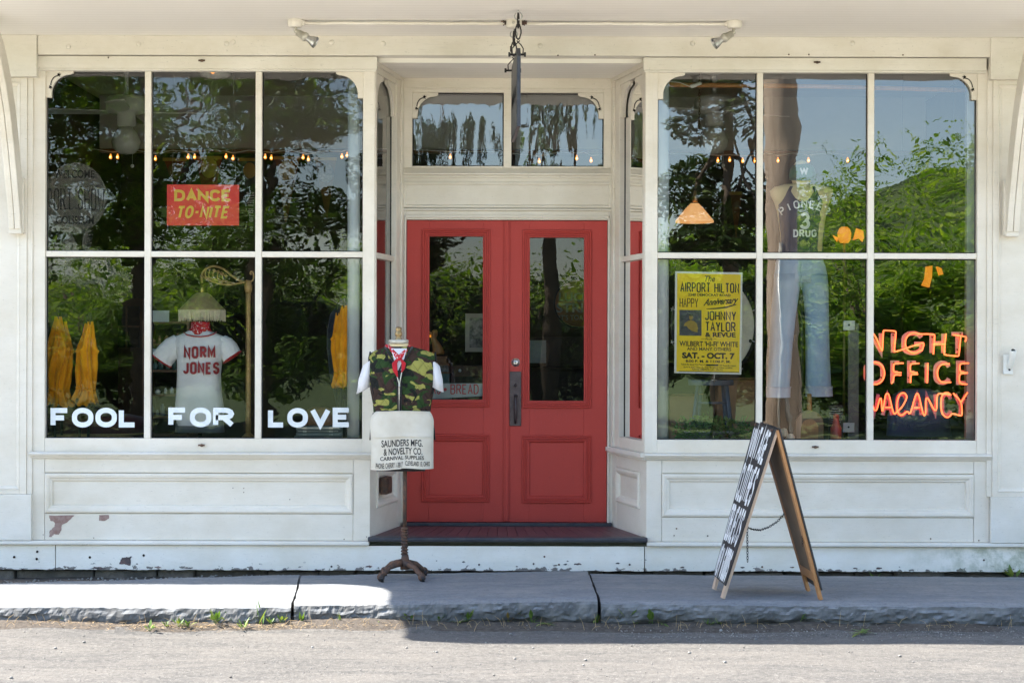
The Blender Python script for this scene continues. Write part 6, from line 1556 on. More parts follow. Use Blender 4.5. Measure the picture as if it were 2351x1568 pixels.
# tank-top form with cap
TY = .62; P = lambda x, y, dy=0.0: at(x, y, TY+dy)
t = thing('tank_top_form', 'tan dummy in a navy tank top lettered PIONEER 3 DRUG and a green cap', 'mannequin', (P(1845,990).x, TY, .90))
rowsT = [(578,1794,1886,.095),(545,1792,1888,.10),(510,1788,1893,.110),(485,1784,1897,.115),(465,1778,1903,.112),(450,1770,1910,.098),(438,1768,1913,.082),(430,1778,1904,.066),(424,1800,1880,.052)]
LT = lambda rows, n=40, k=1.0: [ell(P((l+r)/2, y).x, TY, P((l+r)/2, y).z, (P(r,y).x-P(l,y).x)/2*k, dd*k, n, 2.5) for y, l, r, dd in rows]
mb = MB(); mb.loft(LT(rowsT)); mb.loft([ell(P(1840,y).x, TY, P(1840,y).z, w_, w_, 20) for y, w_ in ((434,.06),(420,.052),(410,.052))]); mb.ball(P(1840,402), .088, 18, .82, .95, 1.15); mb.build('torso', M['form_tan'], t)
def tfn(u, v, h, rows=rowsT, pw=2.5):
    y = -v; l, r, dd = rows[0][1:]
    for (y1, l1, r1, d1), (y2, l2, r2, d2) in zip(rows[1:], rows[:-1]):
        if y1 <= y <= y2: k = (y-y1)/(y2-y1); l, r, dd = l1+(l2-l1)*k, r1+(r2-r1)*k, d1+(d2-d1)*k
    a = max(-1, min(1, (u-(l+r)/2)/((r-l)/2))); return at(u, y, TY-dd*(max(0, 1-abs(a)**pw))**(1/pw)-h)
# tank top: front cloth with deep neck and armholes, draped over the form
mb = MB(); ny, nx = 40, 30; vs = []
for j in range(ny+1):
    f = j/ny; y = 584+(428-584)*f
    if y > 470: xo_l, xo_r = 1787+(y-470)*.07, 1897-(y-470)*.08
    else: d = min(1, (470-y)/42); xo_l, xo_r = 1787+26*d**.7, 1897-26*d**.7
    for i in range(nx+1):
        g = i/nx
        if y < 464:    # two straps beside the neck hole
            d = (464-y)/36; nh = 29*math.sqrt(max(0, min(1, d*1.2)))
            cxn = 1842; x = xo_l+(max(xo_l+7, cxn-nh)-xo_l)*(g/.5) if g <= .5 else min(xo_r-7, cxn+nh)+(xo_r-min(xo_r-7, cxn+nh))*((g-.5)/.5)
            if i == nx//2: x = max(xo_l+7, cxn-nh)
        else: x = xo_l+(xo_r-xo_l)*g
        vs.append(tfn(x, -y, .010))
fs = []
for j in range(ny):
    for i in range(nx):
        yj = 584+(428-584)*(j+1)/ny
        if yj < 463 and i == nx//2: continue
        fs.append((j*(nx+1)+i, j*(nx+1)+i+1, (j+1)*(nx+1)+i+1, (j+1)*(nx+1)+i))
mb.add(vs, fs, True); tt = rough(mb, .003, 16).build('tank_top', M['navy_cloth'], t)
mb = MB()
for i, ch in enumerate('PIONEER'):
    a = R(35-11.6*i); u0, v0 = 1847+math.cos(R(90)+a)*0, 0
    cxu, cyv = 1847-math.sin(a)*82, 556-math.cos(a)*82+2
    w_, st = glyph(ch)
    for poly in st:
        vs2, fs2 = ribbon([((x-w_/2)*10.5/.62, y*15.5) for x, y in poly], 3.2)
        mb.add([tfn(cxu+p.x*math.cos(a)-(p.y-0)*math.sin(a), -(cyv-p.x*math.sin(a)-p.y*math.cos(a)), .0135) for p in vs2], fs2)
stroke_text(mb, '3', pr(1836, 488, 1860, 527), 7, lambda u, v, h: tfn(u, v, .0135+h), .4); stroke_text(mb, 'DRUG', pr(1821, 527, 1875, 545), 3.9, lambda u, v, h: tfn(u, v, .0135+h), .45)
mb.build('lettering', M['white_letters'], tt)
mb = MB(); cc = P(1842, 392); mb.lathe([(.086,0),(.090,.03),(.084,.07),(.066,.095),(.035,.110),(.0001,.113)], (cc.x, TY, P(0,408).z), 24, True, 1, 1.1)
mb.loft([[Vector((cc.x+r_*.090*math.cos(a), TY-.03-.085*e*max(0, -math.sin(a))-.05, P(0,409).z-.004+dz)) for a in [2*math.pi*i/24 for i in range(24)]] for r_, e, dz in ((.98,0,.0),(1.0,1.0,-.006),(1.0,1.0,-.002),(.98,0,.006))], False)
cap = mb.build('cap', M['green_cap_cloth'], t); mb = MB()
stroke_text(mb, 'W', pr(1836, 384, 1856, 400), 4, lambda u, v, h: at(u, -v, TY-.112-h), .4); mb.build('cap_letter', M['white_letters'], cap)
mb = MB(); mb.tube([P(1842,578), Vector((P(1842,0).x, TY, .905))], .013, 10); mb.lathe([(.001,.902),(.12,.902),(.12,.915),(.02,.93)], (P(1842,0).x, TY, 0), 20); mb.build('stand', M['black_iron'], t); rootfix(t)
# jeans
t = thing('jeans', 'pale blue jeans with turned-up cuffs hanging under the tank top form', 'jeans', (P(1840,910).x, TY, P(0,912).z))
L_ = [(906,1760,1812,.085),(880,1760,1815,.085),(800,1766,1819,.085),(720,1772,1828,.09),(660,1776,1838,.098),(630,1776,1845,.10)]
R_ = [(906,1850,1910,.085),(880,1850,1908,.085),(800,1850,1903,.088),(720,1848,1901,.092),(660,1842,1901,.098),(630,1836,1898,.10)]
LT2 = lambda rows: [ell(P((l+r)/2, y).x, TY, P((l+r)/2, y).z, (P(r,y).x-P(l,y).x)/2, dd, 28, 2.3) for y, l, r, dd in rows]
mb = MB(); mb.loft(LT2(L_)); mb.loft(LT2(R_)); mb.loft(LT2([(650,1777,1900,.098),(630,1777,1898,.102),(610,1780,1893,.102),(597,1783,1888,.10)])); rough(mb, .008, 9).build('denim', M['denim_light'], t)
for rows in ([(912,1759,1814,.092),(890,1760,1815,.092)], [(910,1849,1911,.092),(888,1850,1910,.092)]):
    mb = MB(); mb.loft(LT2(rows), False); mb.tube([v+Vector((0,0,.003)) for v in LT2(rows)[1]], .004, 6, closed=True); rough(mb, .004, 14).build('cuff', M['denim_cuff'], t)
mb = MB(); mb.loft(LT2([(606,1780,1892,.106),(596,1783,1889,.105)]), False); mb.tube([P(1838,600,-.103), P(1839,640,-.105), P(1840,665,-.10)], .004, 6); mb.build('waistband', M['denim_light'], t); rootfix(t)
# snowshoe-shaped wooden stand, oddments, red tin, strip lights
t = thing('wooden_paddle', 'varnished wooden board with a rounded top standing at the sill below the jeans', 'board', (at(1858,1005,.34).x, .34, .90))
prof = [(1826,1012),(1891,1012),(1891,975)]+[(1859+32*math.cos(a), 972-30*math.sin(a)) for a in [R(q) for q in range(0,181,15)]]+[(1827,975)]
Y1 = .34; pts = [at(x, y, Y1) for x, y in prof]; n = len(pts); zmin = .901
pts = [Vector((p.x, p.y, max(zmin, p.z))) for p in pts]
mb = MB(); mb.add(pts+[p+Vector((0,.04,0)) for p in pts], [tuple(range(n)), tuple(range(2*n-1,n-1,-1))]+[(i,i+n,(i+1)%n+n,(i+1)%n) for i in range(n)]); bd_ = mb.build('board', M['brown_wood'], t, .004)
mb = MB(); pts2 = [at(1859+(x-1859)*.62, 1012-(1012-y)*.72, Y1-.004) for x, y in prof]; mb.add([Vector((p.x,p.y,max(.903,p.z))) for p in pts2], [tuple(range(n))]); mb.build('inlay', M['orange_wood'], bd_)
mb = MB(); mb.tube([at(1858,948,.36), at(1858,905,.40)], [.018,.016], 10); mb.build('neck_post', M['orange_wood'], t); rootfix(t)
t = thing('red_canister', 'coral red canister beside the dark card at the right window sill', 'canister', (at(1922,1005,.40).x, .40, .90)); c = at(1922,0,.40).x
mb = MB(); mb.lathe([(.030,.901),(.036,.93),(.036,1.02),(.024,1.045),(.018,1.07),(.022,1.08),(.018,1.09)], (c, .40, 0), 18); mb.build('canister_body', M['red_plastic'], t); mb = MB(); mb.lathe([(.020,1.0903),(.022,1.10),(.012,1.112),(.0001,1.113)], (c, .40, 0), 14); mb.build('lid', M['red_plastic'], t); rootfix(t)
mb = MB(); a, b_ = at(1905,0,.48), at(1938,0,.48); mb.box(a.x, b_.x, .48, .495, .901, at(0,925,.48).z); o = mb.build('dark_card', M['black_board']); tag(o, 'upright black card with pale print behind the coral canister', 'card')
mb = MB()
for i in range(7): z = at(0,934+i*5.2,.478).z; w_ = random.uniform(.6,.95)*(b_.x-a.x)/2; cx_ = (a.x+b_.x)/2; mb.add([(cx_-w_,.4785,z),(cx_+w_,.4785,z),(cx_+w_,.4785,z+.005),(cx_-w_,.4785,z+.005)], [(0,1,2,3)])
mb.build('card_print', M['grey_paper'], o)
mb = MB(); c = at(1795,990,.36); rnd = random.Random(5)
for i in range(16): mb.ball((c.x+rnd.uniform(-.09,.06), .36+rnd.uniform(-.05,.05), .92+rnd.uniform(0,.075)), rnd.uniform(.014,.03), 8, 1, 1, rnd.uniform(.6,1.2))
o = rough(mb, .008, 30).build('shell_pile', M['fringe'], kind='stuff'); o['label'] = 'heap of pale shells and crumpled paper at the sill'; o['category'] = 'shells'
t = thing('metal_stand', 'tall grey strip stand with small square plates beside the neon sign', 'stand', (at(1962,1000,.55).x, .55, .9))
mb = MB(); mb.box(at(1950,0,.55).x, at(1974,0,.55).x, .55, .565, .901, at(0,737,.55).z); mb.build('strip', M['book_cover'], t); 
for y in (741, 975): k = MB(); k.box(at(1938,0,.54).x, at(1964,0,.54).x, .53, .549, at(0,y+12,.54).z, at(0,y-10,.54).z); pl_ = k.build('square_plate', M['grey_sheet'], t, .002); k = MB(); k.ball((at(1951,0,.53).x, .53, at(0,y,.53).z), .007, 8); k.build('screw', M['black_iron'], pl_)
rootfix(t)
# neon sign
NY = .16; nz7 = lambda x, y, h=0.0: at(1934.6+x*.19528, 710.2+y*.19528, NY-h)
t = thing('neon_sign', 'glowing red-orange neon sign reading NIGHT OFFICE VACANCY in the right window', 'neon sign', (nz7(850,1270).x, NY, nz7(850,1270).z))
def smooth(pts, k=4):
    for _ in range(2):
        q = [pts[0]]
        for a, b_ in zip(pts[:-1], pts[1:]): q += [(a[0]*.78+b_[0]*.22, a[1]*.78+b_[1]*.22), (a[0]*.22+b_[0]*.78, a[1]*.22+b_[1]*.78)]
        pts = q+[pts[-1]]
    return pts
def neon(word, lines):
    mb = MB()
    for l in lines: mb.tube([nz7(x, y, .012) for x, y in smooth(l)], .0050, 8)
    mb.build('neon_tube', M['neon_tube'], t, label='neon tube spelling '+word)
A = lambda cx_, cy_, rx, ry_, a0, a1, n=12: [(cx_+rx*math.cos(R(a0+(a1-a0)*i/n)), cy_-ry_*math.sin(R(a0+(a1-a0)*i/n))) for i in range(n+1)]
neon('NIGHT', [[(300,500),(330,262),(385,310),(460,490),(468,480),(478,252),(490,247),(622,255),(628,275),(604,492),(616,502),(930,395),(955,400),(952,430),(930,490)]+A(840,395,105,118,-45,-285,14)+[(910,292),(1000,290),(1080,295),(1082,320),(1066,530)], [(1085,405),(1192,410)], [(1215,285),(1190,515),(1200,536),(1355,552),(1368,540),(1388,312)], [(1295,300),(1450,320),(1455,340),(1440,380)]])
neon('OFFICE', [A(385,752,108,130,98,-268,20), [(718,632),(622,634),(598,650),(596,715),(606,738),(690,745)], [(690,772),(618,768),(602,785),(592,850),(572,872)], [(900,635),(815,638),(795,655),(793,715),(805,738),(880,745)], [(885,762),(815,764),(800,780),(797,865)], [(1003,632),(992,868)], [(1258,640),(1200,640)]+A(1185,752,72,108,95,270,10)+[(1275,856)], [(1485,632),(1400,634),(1376,655),(1378,722),(1395,742),(1470,745)], [(1470,748),(1392,754),(1372,775),(1370,850),(1392,876),(1465,880)]])
neon('VACANCY', [[(320,985),(385,1245),(452,985),(465,1252),(502,1010),(522,984),(545,1000),(602,1248),(640,1200),(700,1150),(762,1030),(728,978),(672,990),(636,1090),(638,1195),(672,1245),(712,1238),(760,1190),(792,1245),(862,990),(892,986),(948,1248),(978,1240),(976,988),(1105,1240),(1106,994),(1170,990),(1275,1005)], [(498,1152),(572,1152)], [(838,1156),(906,1156)], [(1275,1008),(1235,975),(1185,985),(1158,1040),(1155,1150),(1172,1235),(1228,1275),(1268,1250),(1285,1220),(1390,1252),(1406,1235),(1396,1085),(1300,985)], [(1396,1085),(1470,975)]])
mb = MB(); bfn = lambda u, v, h: nz7(u, -v, -.006+h)
stroke_text(mb, 'N', pr(290, 255, 475, 535), 52, bfn); stroke_text(mb, 'I', pr(563, 255, 622, 535), 52, bfn); stroke_text(mb, 'G', pr(690, 255, 955, 540), 52, bfn); stroke_text(mb, 'H', pr(1020, 260, 1210, 540), 52, bfn); stroke_text(mb, 'T', pr(1255, 265, 1440, 545), 46, bfn)
for ch, x0, x1 in (('O',245,490),('F',560,690),('F',757,885),('I',958,1016),('C',1065,1275),('E',1333,1470)): stroke_text(mb, ch, pr(x0, 602, x1, 888), 48, bfn)
mb.build('letter_backing', M['neon_back'], t)
mb = MB()
for ch, x0, x1 in (('V',300,440),('A',450,600),('C',620,770),('A',800,950),('N',965,1110),('C',1150,1290),('Y',1300,1470)): stroke_text(mb, ch, pr(x0, 975, x1, 1265), 44, bfn)
mb.build('letter_backing', M['neon_back_pink'], t)
mb = MB()
for x, y in ((590,300),(1050,325),(1380,285),(600,625),(800,615),(770,800),(1345,470),(450,800),(1000,640),(1450,1040),(500,1060)): mb.tube([nz7(x, y, .0), nz7(x+6, y+4, .014)], .0045, 6)
mb.tube([nz7(1455,380), nz7(1450,600), nz7(1452,975)], .002, 5); mb.tube([nz7(1490,1195)+Vector((.006*math.cos(a),0,.006*math.sin(a))) for a in [2*math.pi*i/12 for i in range(12)]], .0014, 5, closed=True); mb.tube([nz7(700,255), Vector((nz7(700,0).x, NY, zTop+.1))], .0009, 4); mb.tube([nz7(1300,265), Vector((nz7(1300,0).x, NY, zTop+.1))], .0009, 4)
mb.build('tube_support', M['black_iron'], t); rootfix(t)
# wooden rail and cords at the head of the right window, blue shirt below the sign
o = MB().tube([at(1515,195,.30), at(1880,199,.30), at(2214,208,.30)], .016, 10).build('hanging_rail', M['orange_wood']); tag(o, 'pale wooden rail across the top of the right window', 'rail')
mb = MB(); mb.loft([ell(at(2108,y,.75).x, .75, at(2108,y,.75).z, w_*.00298/2, .10, 26, 2.4) for y, w_ in ((1000,150),(960,140),(930,128),(905,110),(893,60))]); o = rough(mb, .015, 8).build('blue_shirt', M['blue_cloth']); tag(o, 'folded blue shirt on show beneath the word VACANCY', 'shirt')
# seen through the doors
Yb = 2.6; t = thing('framed_photograph', 'white-matted framed black and white photograph seen through the left door glass', 'picture', (at(1095,808,Yb).x, Yb, at(0,808,Yb).z))
a, b_ = at(1068,808,Yb), at(1130,720,Yb); mb = MB(); mb.box(a.x, b_.x, Yb, Yb+.03, a.z, b_.z); mb.build('mat_board', M['picture_mat'], t, .002)
mb = MB(); a, b_ = at(1078,798,Yb), at(1122,730,Yb); mb.add([(a.x,Yb-.002,a.z),(b_.x,Yb-.002,a.z),(b_.x,Yb-.002,b_.z),(a.x,Yb-.002,b_.z)], [(0,1,2,3)]); mb.build('print', M['photo_grey'], t); rootfix(t)
t = thing('dog_figurine', 'amber-lit sitting dog figurine on stacked boxes behind the left door', 'figurine', (at(1004,815,1.9).x, 1.9, at(0,815,1.9).z)); P = lambda x, y: at(x, y, 1.9)
mb = MB(); mb.loft([ell(P(x,y).x, 1.9, P(x,y).z, w_*.00328/2, w_*.00328/2*.9, 18) for y, x, w_ in ((814,1006,26),(808,1007,27),(798,1005,24),(786,1000,16),(778,996,13),(772,996,13),(766,997,15),(760,998,13),(757,999,6))]); mb.ball(P(990,766), .014, 10, 1.4, .9, .8); mb.ball(P(1003,768), .010, 8, .6, .8, 1.6); mb.ball(P(996,812), .02, 8, 1.3, 1, .7); rough(mb, .004, 20).build('dog_body', M['orange_wood'], t); rootfix(t)
t = thing('desk_lamp', 'orange glowing lampshade at the edge of the left door glass', 'lamp', (at(984,772,1.95).x, 1.95, at(0,815,1.9).z)); c = at(980,0,1.95).x
mb = MB(); mb.lathe([(.020,at(0,757,1.95).z),(.06,at(0,770,1.95).z),(.062,at(0,772,1.95).z)], (c,1.95,0), 18); mb.build('lamp_shade', M['lamp_glow'], t); mb = MB(); mb.tube([Vector((c,1.95,at(0,771,1.95).z)), Vector((c,1.95,at(0,814,1.9).z))], .006, 8); mb.build('lamp_stem', M['old_brass'], t); rootfix(t)
zs = [at(0,y,1.9).z for y in (915,880,851,832,815.5)]
for i, (x0, x1, m_, lab) in enumerate(((960,1040,'teal_box','bottom teal box of the stack behind the left door'), (965,1035,'teal_box','faded teal box second from the bottom behind the left door'), (966,1033,'photo_grey','box with a grey picture on its side in the stack behind the left door'), (970,1028,'cardboard','thin top box right under the amber dog'))):
    t = thing('storage_box', lab, 'box', (at((x0+x1)/2,0,1.9).x, 1.95, zs[i])); mb = MB(); mb.box(at(x0,0,1.9).x, at(x1,0,1.9).x, 1.85, 2.1, zs[i]+.001, zs[i+1]-.012); mb.build('box_body', M[m_], t, .002); mb = MB(); mb.box(at(x0,0,1.9).x-.004, at(x1,0,1.9).x+.004, 1.846, 2.104, zs[i+1]-.0118, zs[i+1]-.001); mb.build('lid', M['cardboard'], t, .001); rootfix(t)
t = thing('side_table', 'dark cabinet holding the stacked boxes behind the left door', 'cabinet', (at(1030,0,1.95).x, 1.98, FL)); mb = MB(); x0, x1 = at(950,0,1.9).x, at(1120,0,1.9).x
mb.box(x0, x1, 1.86, 2.2, FL, zs[0]); mb.box(at(1040,0,1.9).x, x1, 1.9, 2.2, zs[0], zs[2]); cbn = mb.build('cabinet_body', M['interior_wall'], t, .004); k = MB(); k.ball((at(1058,0,1.9).x, 1.89, at(0,848,1.9).z), .012, 10); k.build('knob', M['white_tube'], cbn); k = MB(); k.box(at(1044,0,1.9).x, x1-.01, 1.893, 1.8985, at(0,862,1.9).z, at(0,836,1.9).z); k.build('drawer_front', M['panel_wood'], cbn); rootfix(t)
YL = 3.2; t = thing('round_tin_sign', 'dim round sign lettered LUCKY STRIKE seen through the right door glass', 'sign', (at(1322,750,YL).x, YL, at(0,745,YL).z)); P = lambda x, y: at(x, y, YL)
mb = MB(); c = P(1328,697); mb.lathe([(.0001,.01),(.19,.01),(.20,0)], (0,0,0), 36); mb.v = [(c.x+a, YL-cc, c.z+b_) for a, b_, cc in mb.v]; ds = mb.build('disc', M['pennant_brown'], t)
mb = MB(); mb.tube([Vector((c.x+.20*math.cos(a), YL-.008, c.z+.20*math.sin(a))) for a in [2*math.pi*i/40 for i in range(40)]], .008, 6, closed=True); mb.build('rim', M['black_trim'], t)
mb = MB(); lf_ = lambda u, v, h: at(u, -v, YL-.0125-h)
font_text(mb, 'LUCKY', pr(1283,672,1373,692), lf_, .03); font_text(mb, 'STRIKE', pr(1277,696,1379,718), lf_, .03); font_text(mb, "IT'S TOASTED", pr(1284,723,1372,735), lf_, .01); mb.build('lettering', M['book_cover'], ds); rootfix(t)
t = thing('shop_counter', 'dark counter with goods seen low through the right door glass', 'counter', (at(1280,0,3.0).x, 3.1, FL)); mb = MB(); x0, x1 = at(1190,0,3).x, at(1400,0,3).x; mb.box(x0, x1, 3.0, 3.5, FL, at(0,846,3.0).z); mb.box(x0, x1, 2.97, 3.5, at(0,846,3).z+.001, at(0,840,3).z); mb.box(x0, x1, 3.3, 3.34, at(0,840,3).z+.002, at(0,770,3).z); mb.build('counter_body', M['interior_wall'], t, .003); rootfix(t)
mb = MB(); mb.box(at(1216,0,2.9).x, at(1256,0,2.9).x, 2.9, 2.905, at(0,830,2.9).z, at(0,778,2.9).z); tag(mb.build('paper_notice', M['grey_paper']), 'faint paper notice at the left edge of the right door glass', 'paper')

# a dome lamp high in the left window, a clip lamp on the rail, a trailing leaf by the left frame
t = thing('dome_lamp', 'dark dome ceiling lamp with a faint amber filament high in the left window', 'lamp', (at(495,160,1.2).x, 1.2, 3.72)); c = at(495,0,1.2).x; z = at(0,160,1.2).z
mb = MB(); mb.lathe([(.012,3.715),(.012,z+.06),(.04,z+.05),(.10,z+.01),(.115,z-.03),(.08,z-.055),(.0001,z-.065)], (c,1.2,0), 22); mb.build('dome', M['milk_glass'], t); k = MB(); k.ball((c, 1.09, z-.03), .016, 8); k.build('filament', M['bulb_glow'], t); rootfix(t)
t = thing('clip_lamp', 'small white clip with a loose cord on the wooden rail, right window', 'clip', (at(1598,195,.28).x, .28, at(1598,195,.28).z)); q = at(1598,196,.275)
mb = MB(); mb.tube([q+Vector((-.035,0,-.012)), q+Vector((.035,0,.014))], [.014,.011], 10); mb.build('clip_body', M['white_tube'], t); k = MB(); k.tube([q+Vector((-.035,0,-.012)), at(1560,190,.28), at(1530,187,.28), at(1512,196,.28)], .0025, 6); k.build('cord', M['white_tube'], t); rootfix(t)
t = thing('trailing_plant', 'few bright green leaves trailing beside the left window frame', 'plant', (at(108,580,.15).x, .15, at(0,580,.15).z)); rnd = random.Random(4)
mb = MB(); leafy(mb, at(113,552,.15), .03, .03, .055, 9, .075, rnd); mb.build('leaf', M['bright_leaf'], t); mb = MB(); mb.tube([at(104,600,.15), at(110,560,.15), at(112,530,.15)], .002, 5); mb.build('stem', M['pot_leaf'], t); rootfix(t)
# ------------------------------------------------------------------ across the street: what the glass mirrors
import numpy as np
def quads(name, centers, size, matn, parent=None, seed=0, flat=.5):
    """many small leaf quads in one mesh"""
    rs = np.random.RandomState(seed); c = np.asarray(centers, dtype=np.float64); n = len(c)
    unit = lambda v: v/np.linalg.norm(v, axis=1)[:, None]
    d = unit(rs.uniform(-1, 1, (n, 3))*[1, 1, flat]+1e-6); u = rs.uniform(-.6, .6, (n, 3)); u[:, 2] = 1
    s2 = unit(np.cross(d, u)); L = size*rs.uniform(.6, 1.3, (n, 1)); W_ = L*.5
    v = np.stack([c-d*L*.5, c+s2*W_*.5, c+d*L*.5, c-s2*W_*.5], 1).reshape(-1, 3)
    me = bpy.data.meshes.new(name); me.from_pydata(v.tolist(), [], np.arange(4*n).reshape(-1, 4).tolist()); me.materials.append(M[matn]); me.update()
    o = bpy.data.objects.new(name, me); COL.objects.link(o)
    if parent: o.parent = parent
    return o
def crown_pts(seed, c, R_, lobes, per, lr, low=.3):
    """leaf positions: lobes of foliage spread through the crown, denser towards each lobe's skin"""
    rs = np.random.RandomState(seed); out = []
    for i in range(lobes):
        u = rs.normal(size=3); u /= np.linalg.norm(u); k = np.asarray(c)+u*np.asarray(R_)*rs.uniform(low, .95); r = lr*rs.uniform(.6, 1.3)
        p = rs.normal(size=(per, 3)); p /= np.linalg.norm(p, axis=1)[:, None]; q = rs.uniform(.25, 1.0, (per, 1))**.45
        out.append(k+p*q*r*np.array([1.15, 1.15, .62]))
    return np.concatenate(out)
def tree(x, y, h, R_, leaf, lab, seed, n=70, per=60, ls=.16, cr=.7, bole=.16, cz=None, low=.25):
    rnd = random.Random(seed); t = thing('tree', lab, 'tree', (x, y, -.08), 'trees across the street')
    c = Vector((x, y, cz if cz else h-R_[2])); mb = MB()
    tp = [(x, y, -.1), (x+.05, y, h*.25), (x-.06+rnd.uniform(-.1,.1), y, h*.5), (x+rnd.uniform(-.15,.15), y, h*.8)]
    mb.tube(tp, [bole*1.3, bole, bole*.75, bole*.3], 10)
    for i in range(11):
        a = rnd.uniform(0, 6.28); f = rnd.uniform(.32, .75); b0 = Vector((x, y, h*f)); e = c+Vector((math.cos(a)*R_[0]*.75, math.sin(a)*R_[1]*.75, rnd.uniform(-.5,.6)*R_[2]))
        mb.tube([b0, (b0+e)/2+Vector((0,0,.25)), e], [bole*.5, bole*.28, bole*.08], 7)
    mb.build('trunk', M['bark'], t)
    quads('crown', crown_pts(seed, c, R_, n, per, cr, low), ls, leaf, t, seed); rootfix(t)
tree(-10.2, -19.5, 9.6, (2.6,2.2,4.4), 'tree_leaf', 'broad green tree furthest left across the street', 1, 46, 560, .20, 1.0, .18, 5.0)
tree(-7.1, -21.5, 9.2, (1.9,2.0,3.6), 'bright_leaf', 'round bright tree second from the left across the street', 2, 24, 470, .19, .8, .16, 5.4)
tree(-4.3, -18.0, 10.5, (1.7,1.6,5.2), 'tree_leaf', 'tall dark tree opposite the left window', 3, 30, 480, .18, .75, .18, 5.2)
tree(.75, -21.0, 10.0, (1.1,1.1,2.6), 'tree_leaf', 'thin tall-trunked tree opposite the doors', 4, 12, 340, .18, .6, .15, 6.6)
tree(3.75, -19.0, 9.4, (1.1,1.3,4.4), 'dark_leaf', 'dark open-crowned tree opposite the yellow poster', 5, 26, 420, .17, .62, .14, 5.2)
tree(-1.7, -19.5, 8.0, (1.1,1.2,3.0), 'dark_leaf', 'lower dark tree between the left window and the doors', 6, 20, 420, .17, .62, .13, 4.4)
shr = [(-11.5,-23,3.2,2.4,'dark_leaf'),(-8.0,-24,3.0,2.2,'tree_leaf'),(-5.0,-23,3.4,2.2,'dark_leaf'),(-2.2,-24,3.3,2.0,'dark_leaf'),(.4,-23.5,3.0,2.0,'dark_leaf'),(2.6,-24,3.6,1.9,'dark_leaf'),(5.2,-24,4.3,2.2,'bright_leaf'),(8.0,-25,4.6,2.4,'bright_leaf'),(11.2,-25,4.9,2.4,'bright_leaf'),(6.6,-21.5,2.2,1.5,'bright_leaf'),(9.6,-22,2.6,1.8,'bright_leaf')]
side = ['first','second','third','fourth','fifth','sixth','seventh','eighth','ninth']
for i, (x, y, h, r, lf) in enumerate(shr):
    rnd = random.Random(40+i); lab = ('%s shrub from the left in the hedge line across the street' % side[i]) if i < 9 else ('low bright shrub in front of the hedge, %s of two' % ('nearer the pole' if i == 9 else 'further from the pole'))
    t = thing('shrub', lab, 'shrub', (x, y, -.08), 'shrubs across the street')
    mb = MB()
    for k in range(6): a = rnd.uniform(0,6.28); mb.tube([Vector((x,y,-.1)), Vector((x+math.cos(a)*r*.3, y+math.sin(a)*r*.3, h*.4)), Vector((x+math.cos(a)*r*.55, y+math.sin(a)*r*.5, h*.75))], [.06,.04,.015], 6)
    mb.build('stem', M['bark'], t)
    quads('foliage', crown_pts(90+i, (x, y, h*.46), (r, r*.8, h*.44), 26, 430, .72, .2), .17, lf, t, 90+i); rootfix(t)
# wooded hill far behind
def hill_z(x, y):
    d = max(0.0, (-y-38)/70.0); return -.1+min(1, d)**1.2*(4.5+8.5*max(0.0, min(1.0, (x-2)/28.0))+4*mnoise.noise(Vector((x*.03, y*.03, 2))))
grid_sheet('hill', lin(-160, 160, 60), lin(-170, -36, 30), hill_z, M['meadow'])
rnd = random.Random(21); cs = []
for i in range(900):
    x = rnd.uniform(-70, 85); y = rnd.uniform(-112, -46); k = Vector((x, y, hill_z(x, y)+rnd.uniform(.6, 2.2))); s2 = rnd.uniform(1.0, 2.0)
    for j in range(130): cs.append(k+Vector((rnd.gauss(0,s2*.6), rnd.gauss(0,s2*.6), rnd.gauss(0,s2*.5))))
o = quads('forest', [tuple(c) for c in cs], .42, 'bright_leaf', None, 77); o['kind'] = 'stuff'; o['label'] = 'woodland covering the hill across the street'
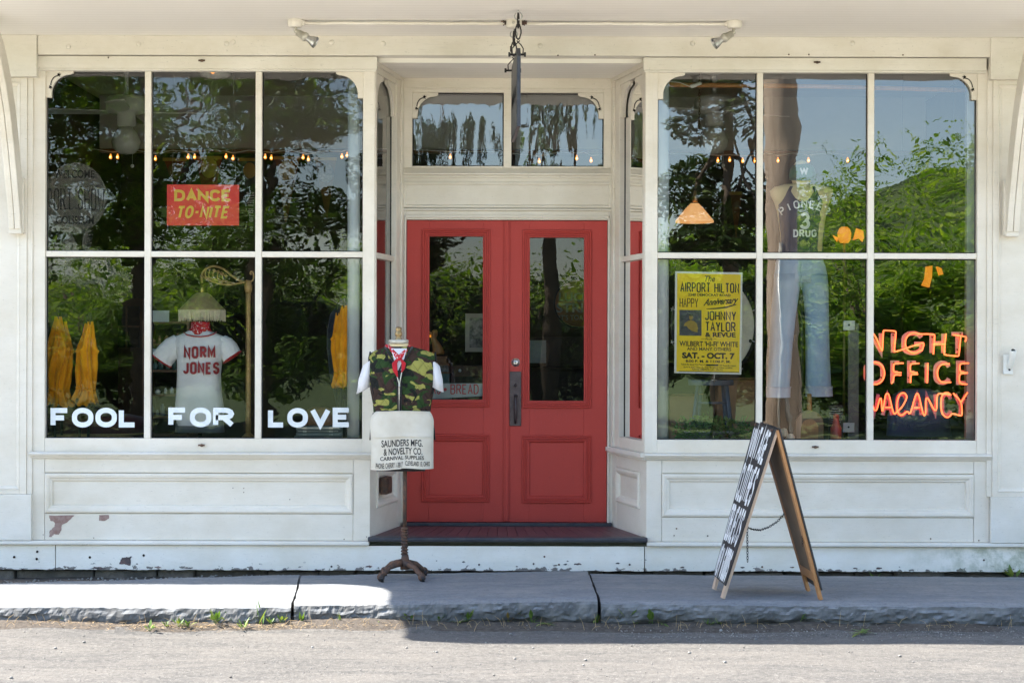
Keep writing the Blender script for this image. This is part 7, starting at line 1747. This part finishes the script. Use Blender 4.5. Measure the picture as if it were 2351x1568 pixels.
# utility pole with cables, beside the camera
px_, py_ = 2.73, -6.3
t = thing('utility_pole', 'weathered wooden utility pole standing at the street side, mirrored in the right window', 'pole', (px_, py_, 0))
mb = MB(); mb.tube([(px_, py_, -.1), (px_+.03, py_, 2.2), (px_-.03, py_, 4.5), (px_, py_, 9.0)], [.19,.175,.165,.14], 16); mb.build('pole', M['pole_wood'], t)
mb = MB(); mb.box(px_-1.1, px_+1.1, py_-.14-.06, py_-.14+.06, 8.2, 8.32); mb.build('cross_arm', M['pole_wood'], t)
mb = MB(); mb.tube([(px_+.02, py_+.20, 0), (px_-.03, py_+.19, 1.2), (px_-.05, py_+.18, 2.6)], .018, 10); mb.build('cable_duct', M['grey_lamp'], t); mb = MB(); mb.tube([(px_+.09, py_+.18, 0), (px_+.05, py_+.175, 1.2), (px_+.04, py_+.17, 1.6)], .014, 10); mb.build('cable_duct', M['grey_lamp'], t); rootfix(t)
for i, (a, b_, sag, lab) in enumerate((((px_, py_, 8.3), (14, -30, 8.0), 1.6, 'upper overhead cable running from the pole to the hill'), ((px_+.9, py_, 7.0), (16, -27, 6.0), 1.0, 'lower overhead cable running from the pole to the hill'), ((px_-.9, py_, 8.25), (-30, -9, 8.2), .8, 'overhead cable running along the street to the left'))):
    A_, B_ = Vector(a), Vector(b_); mb = MB(); mb.tube([A_.lerp(B_, k/20)-Vector((0,0,sag*4*(k/20)*(1-k/20))) for k in range(21)], .028, 6); o = mb.build('overhead_cable', M['black_iron']); tag(o, lab, 'cable', 'overhead cables')
# neighbouring house to the left: its long front keeps the sun off the wall
t = thing('neighbouring_house', 'plain white clapboard house adjoining the shop on the left', 'house', (-7.3, 0, 0))
mb = MB(); mb.box(-10.0, -4.62, .0, 7, 0, 5.45); 
for k in range(34): z = .2+k*.155; mb.box(-9.98, -4.64, -.012, -.0005, z, z+.14)
mb.build('wall', M['white_paint'], t)
mb = MB(); mb.add([(-10.2,-.0,5.46),(6.2,-.0,5.46),(6.2,8,5.46),(-10.2,8,5.46),(-10.2,4,7.4),(6.2,4,7.4)], [(3,2,1,0),(0,1,5,4),(2,3,4,5),(1,2,5),(3,0,4)]); mb.build('roof', M['foundation_stone'], t)
for x in (-8.6, -6.2):
    mb = MB(); mb.box(x-.45, x+.45, -.03, -.0125, 1.1, 2.7); wn_ = mb.build('window', W, t, .004); k = MB(); k.add([(x-.38,-.032,1.18),(x+.38,-.032,1.18),(x+.38,-.032,2.62),(x-.38,-.032,2.62)], [(0,1,2,3)]); k.build('pane', M['black_trim'], wn_)
rootfix(t)
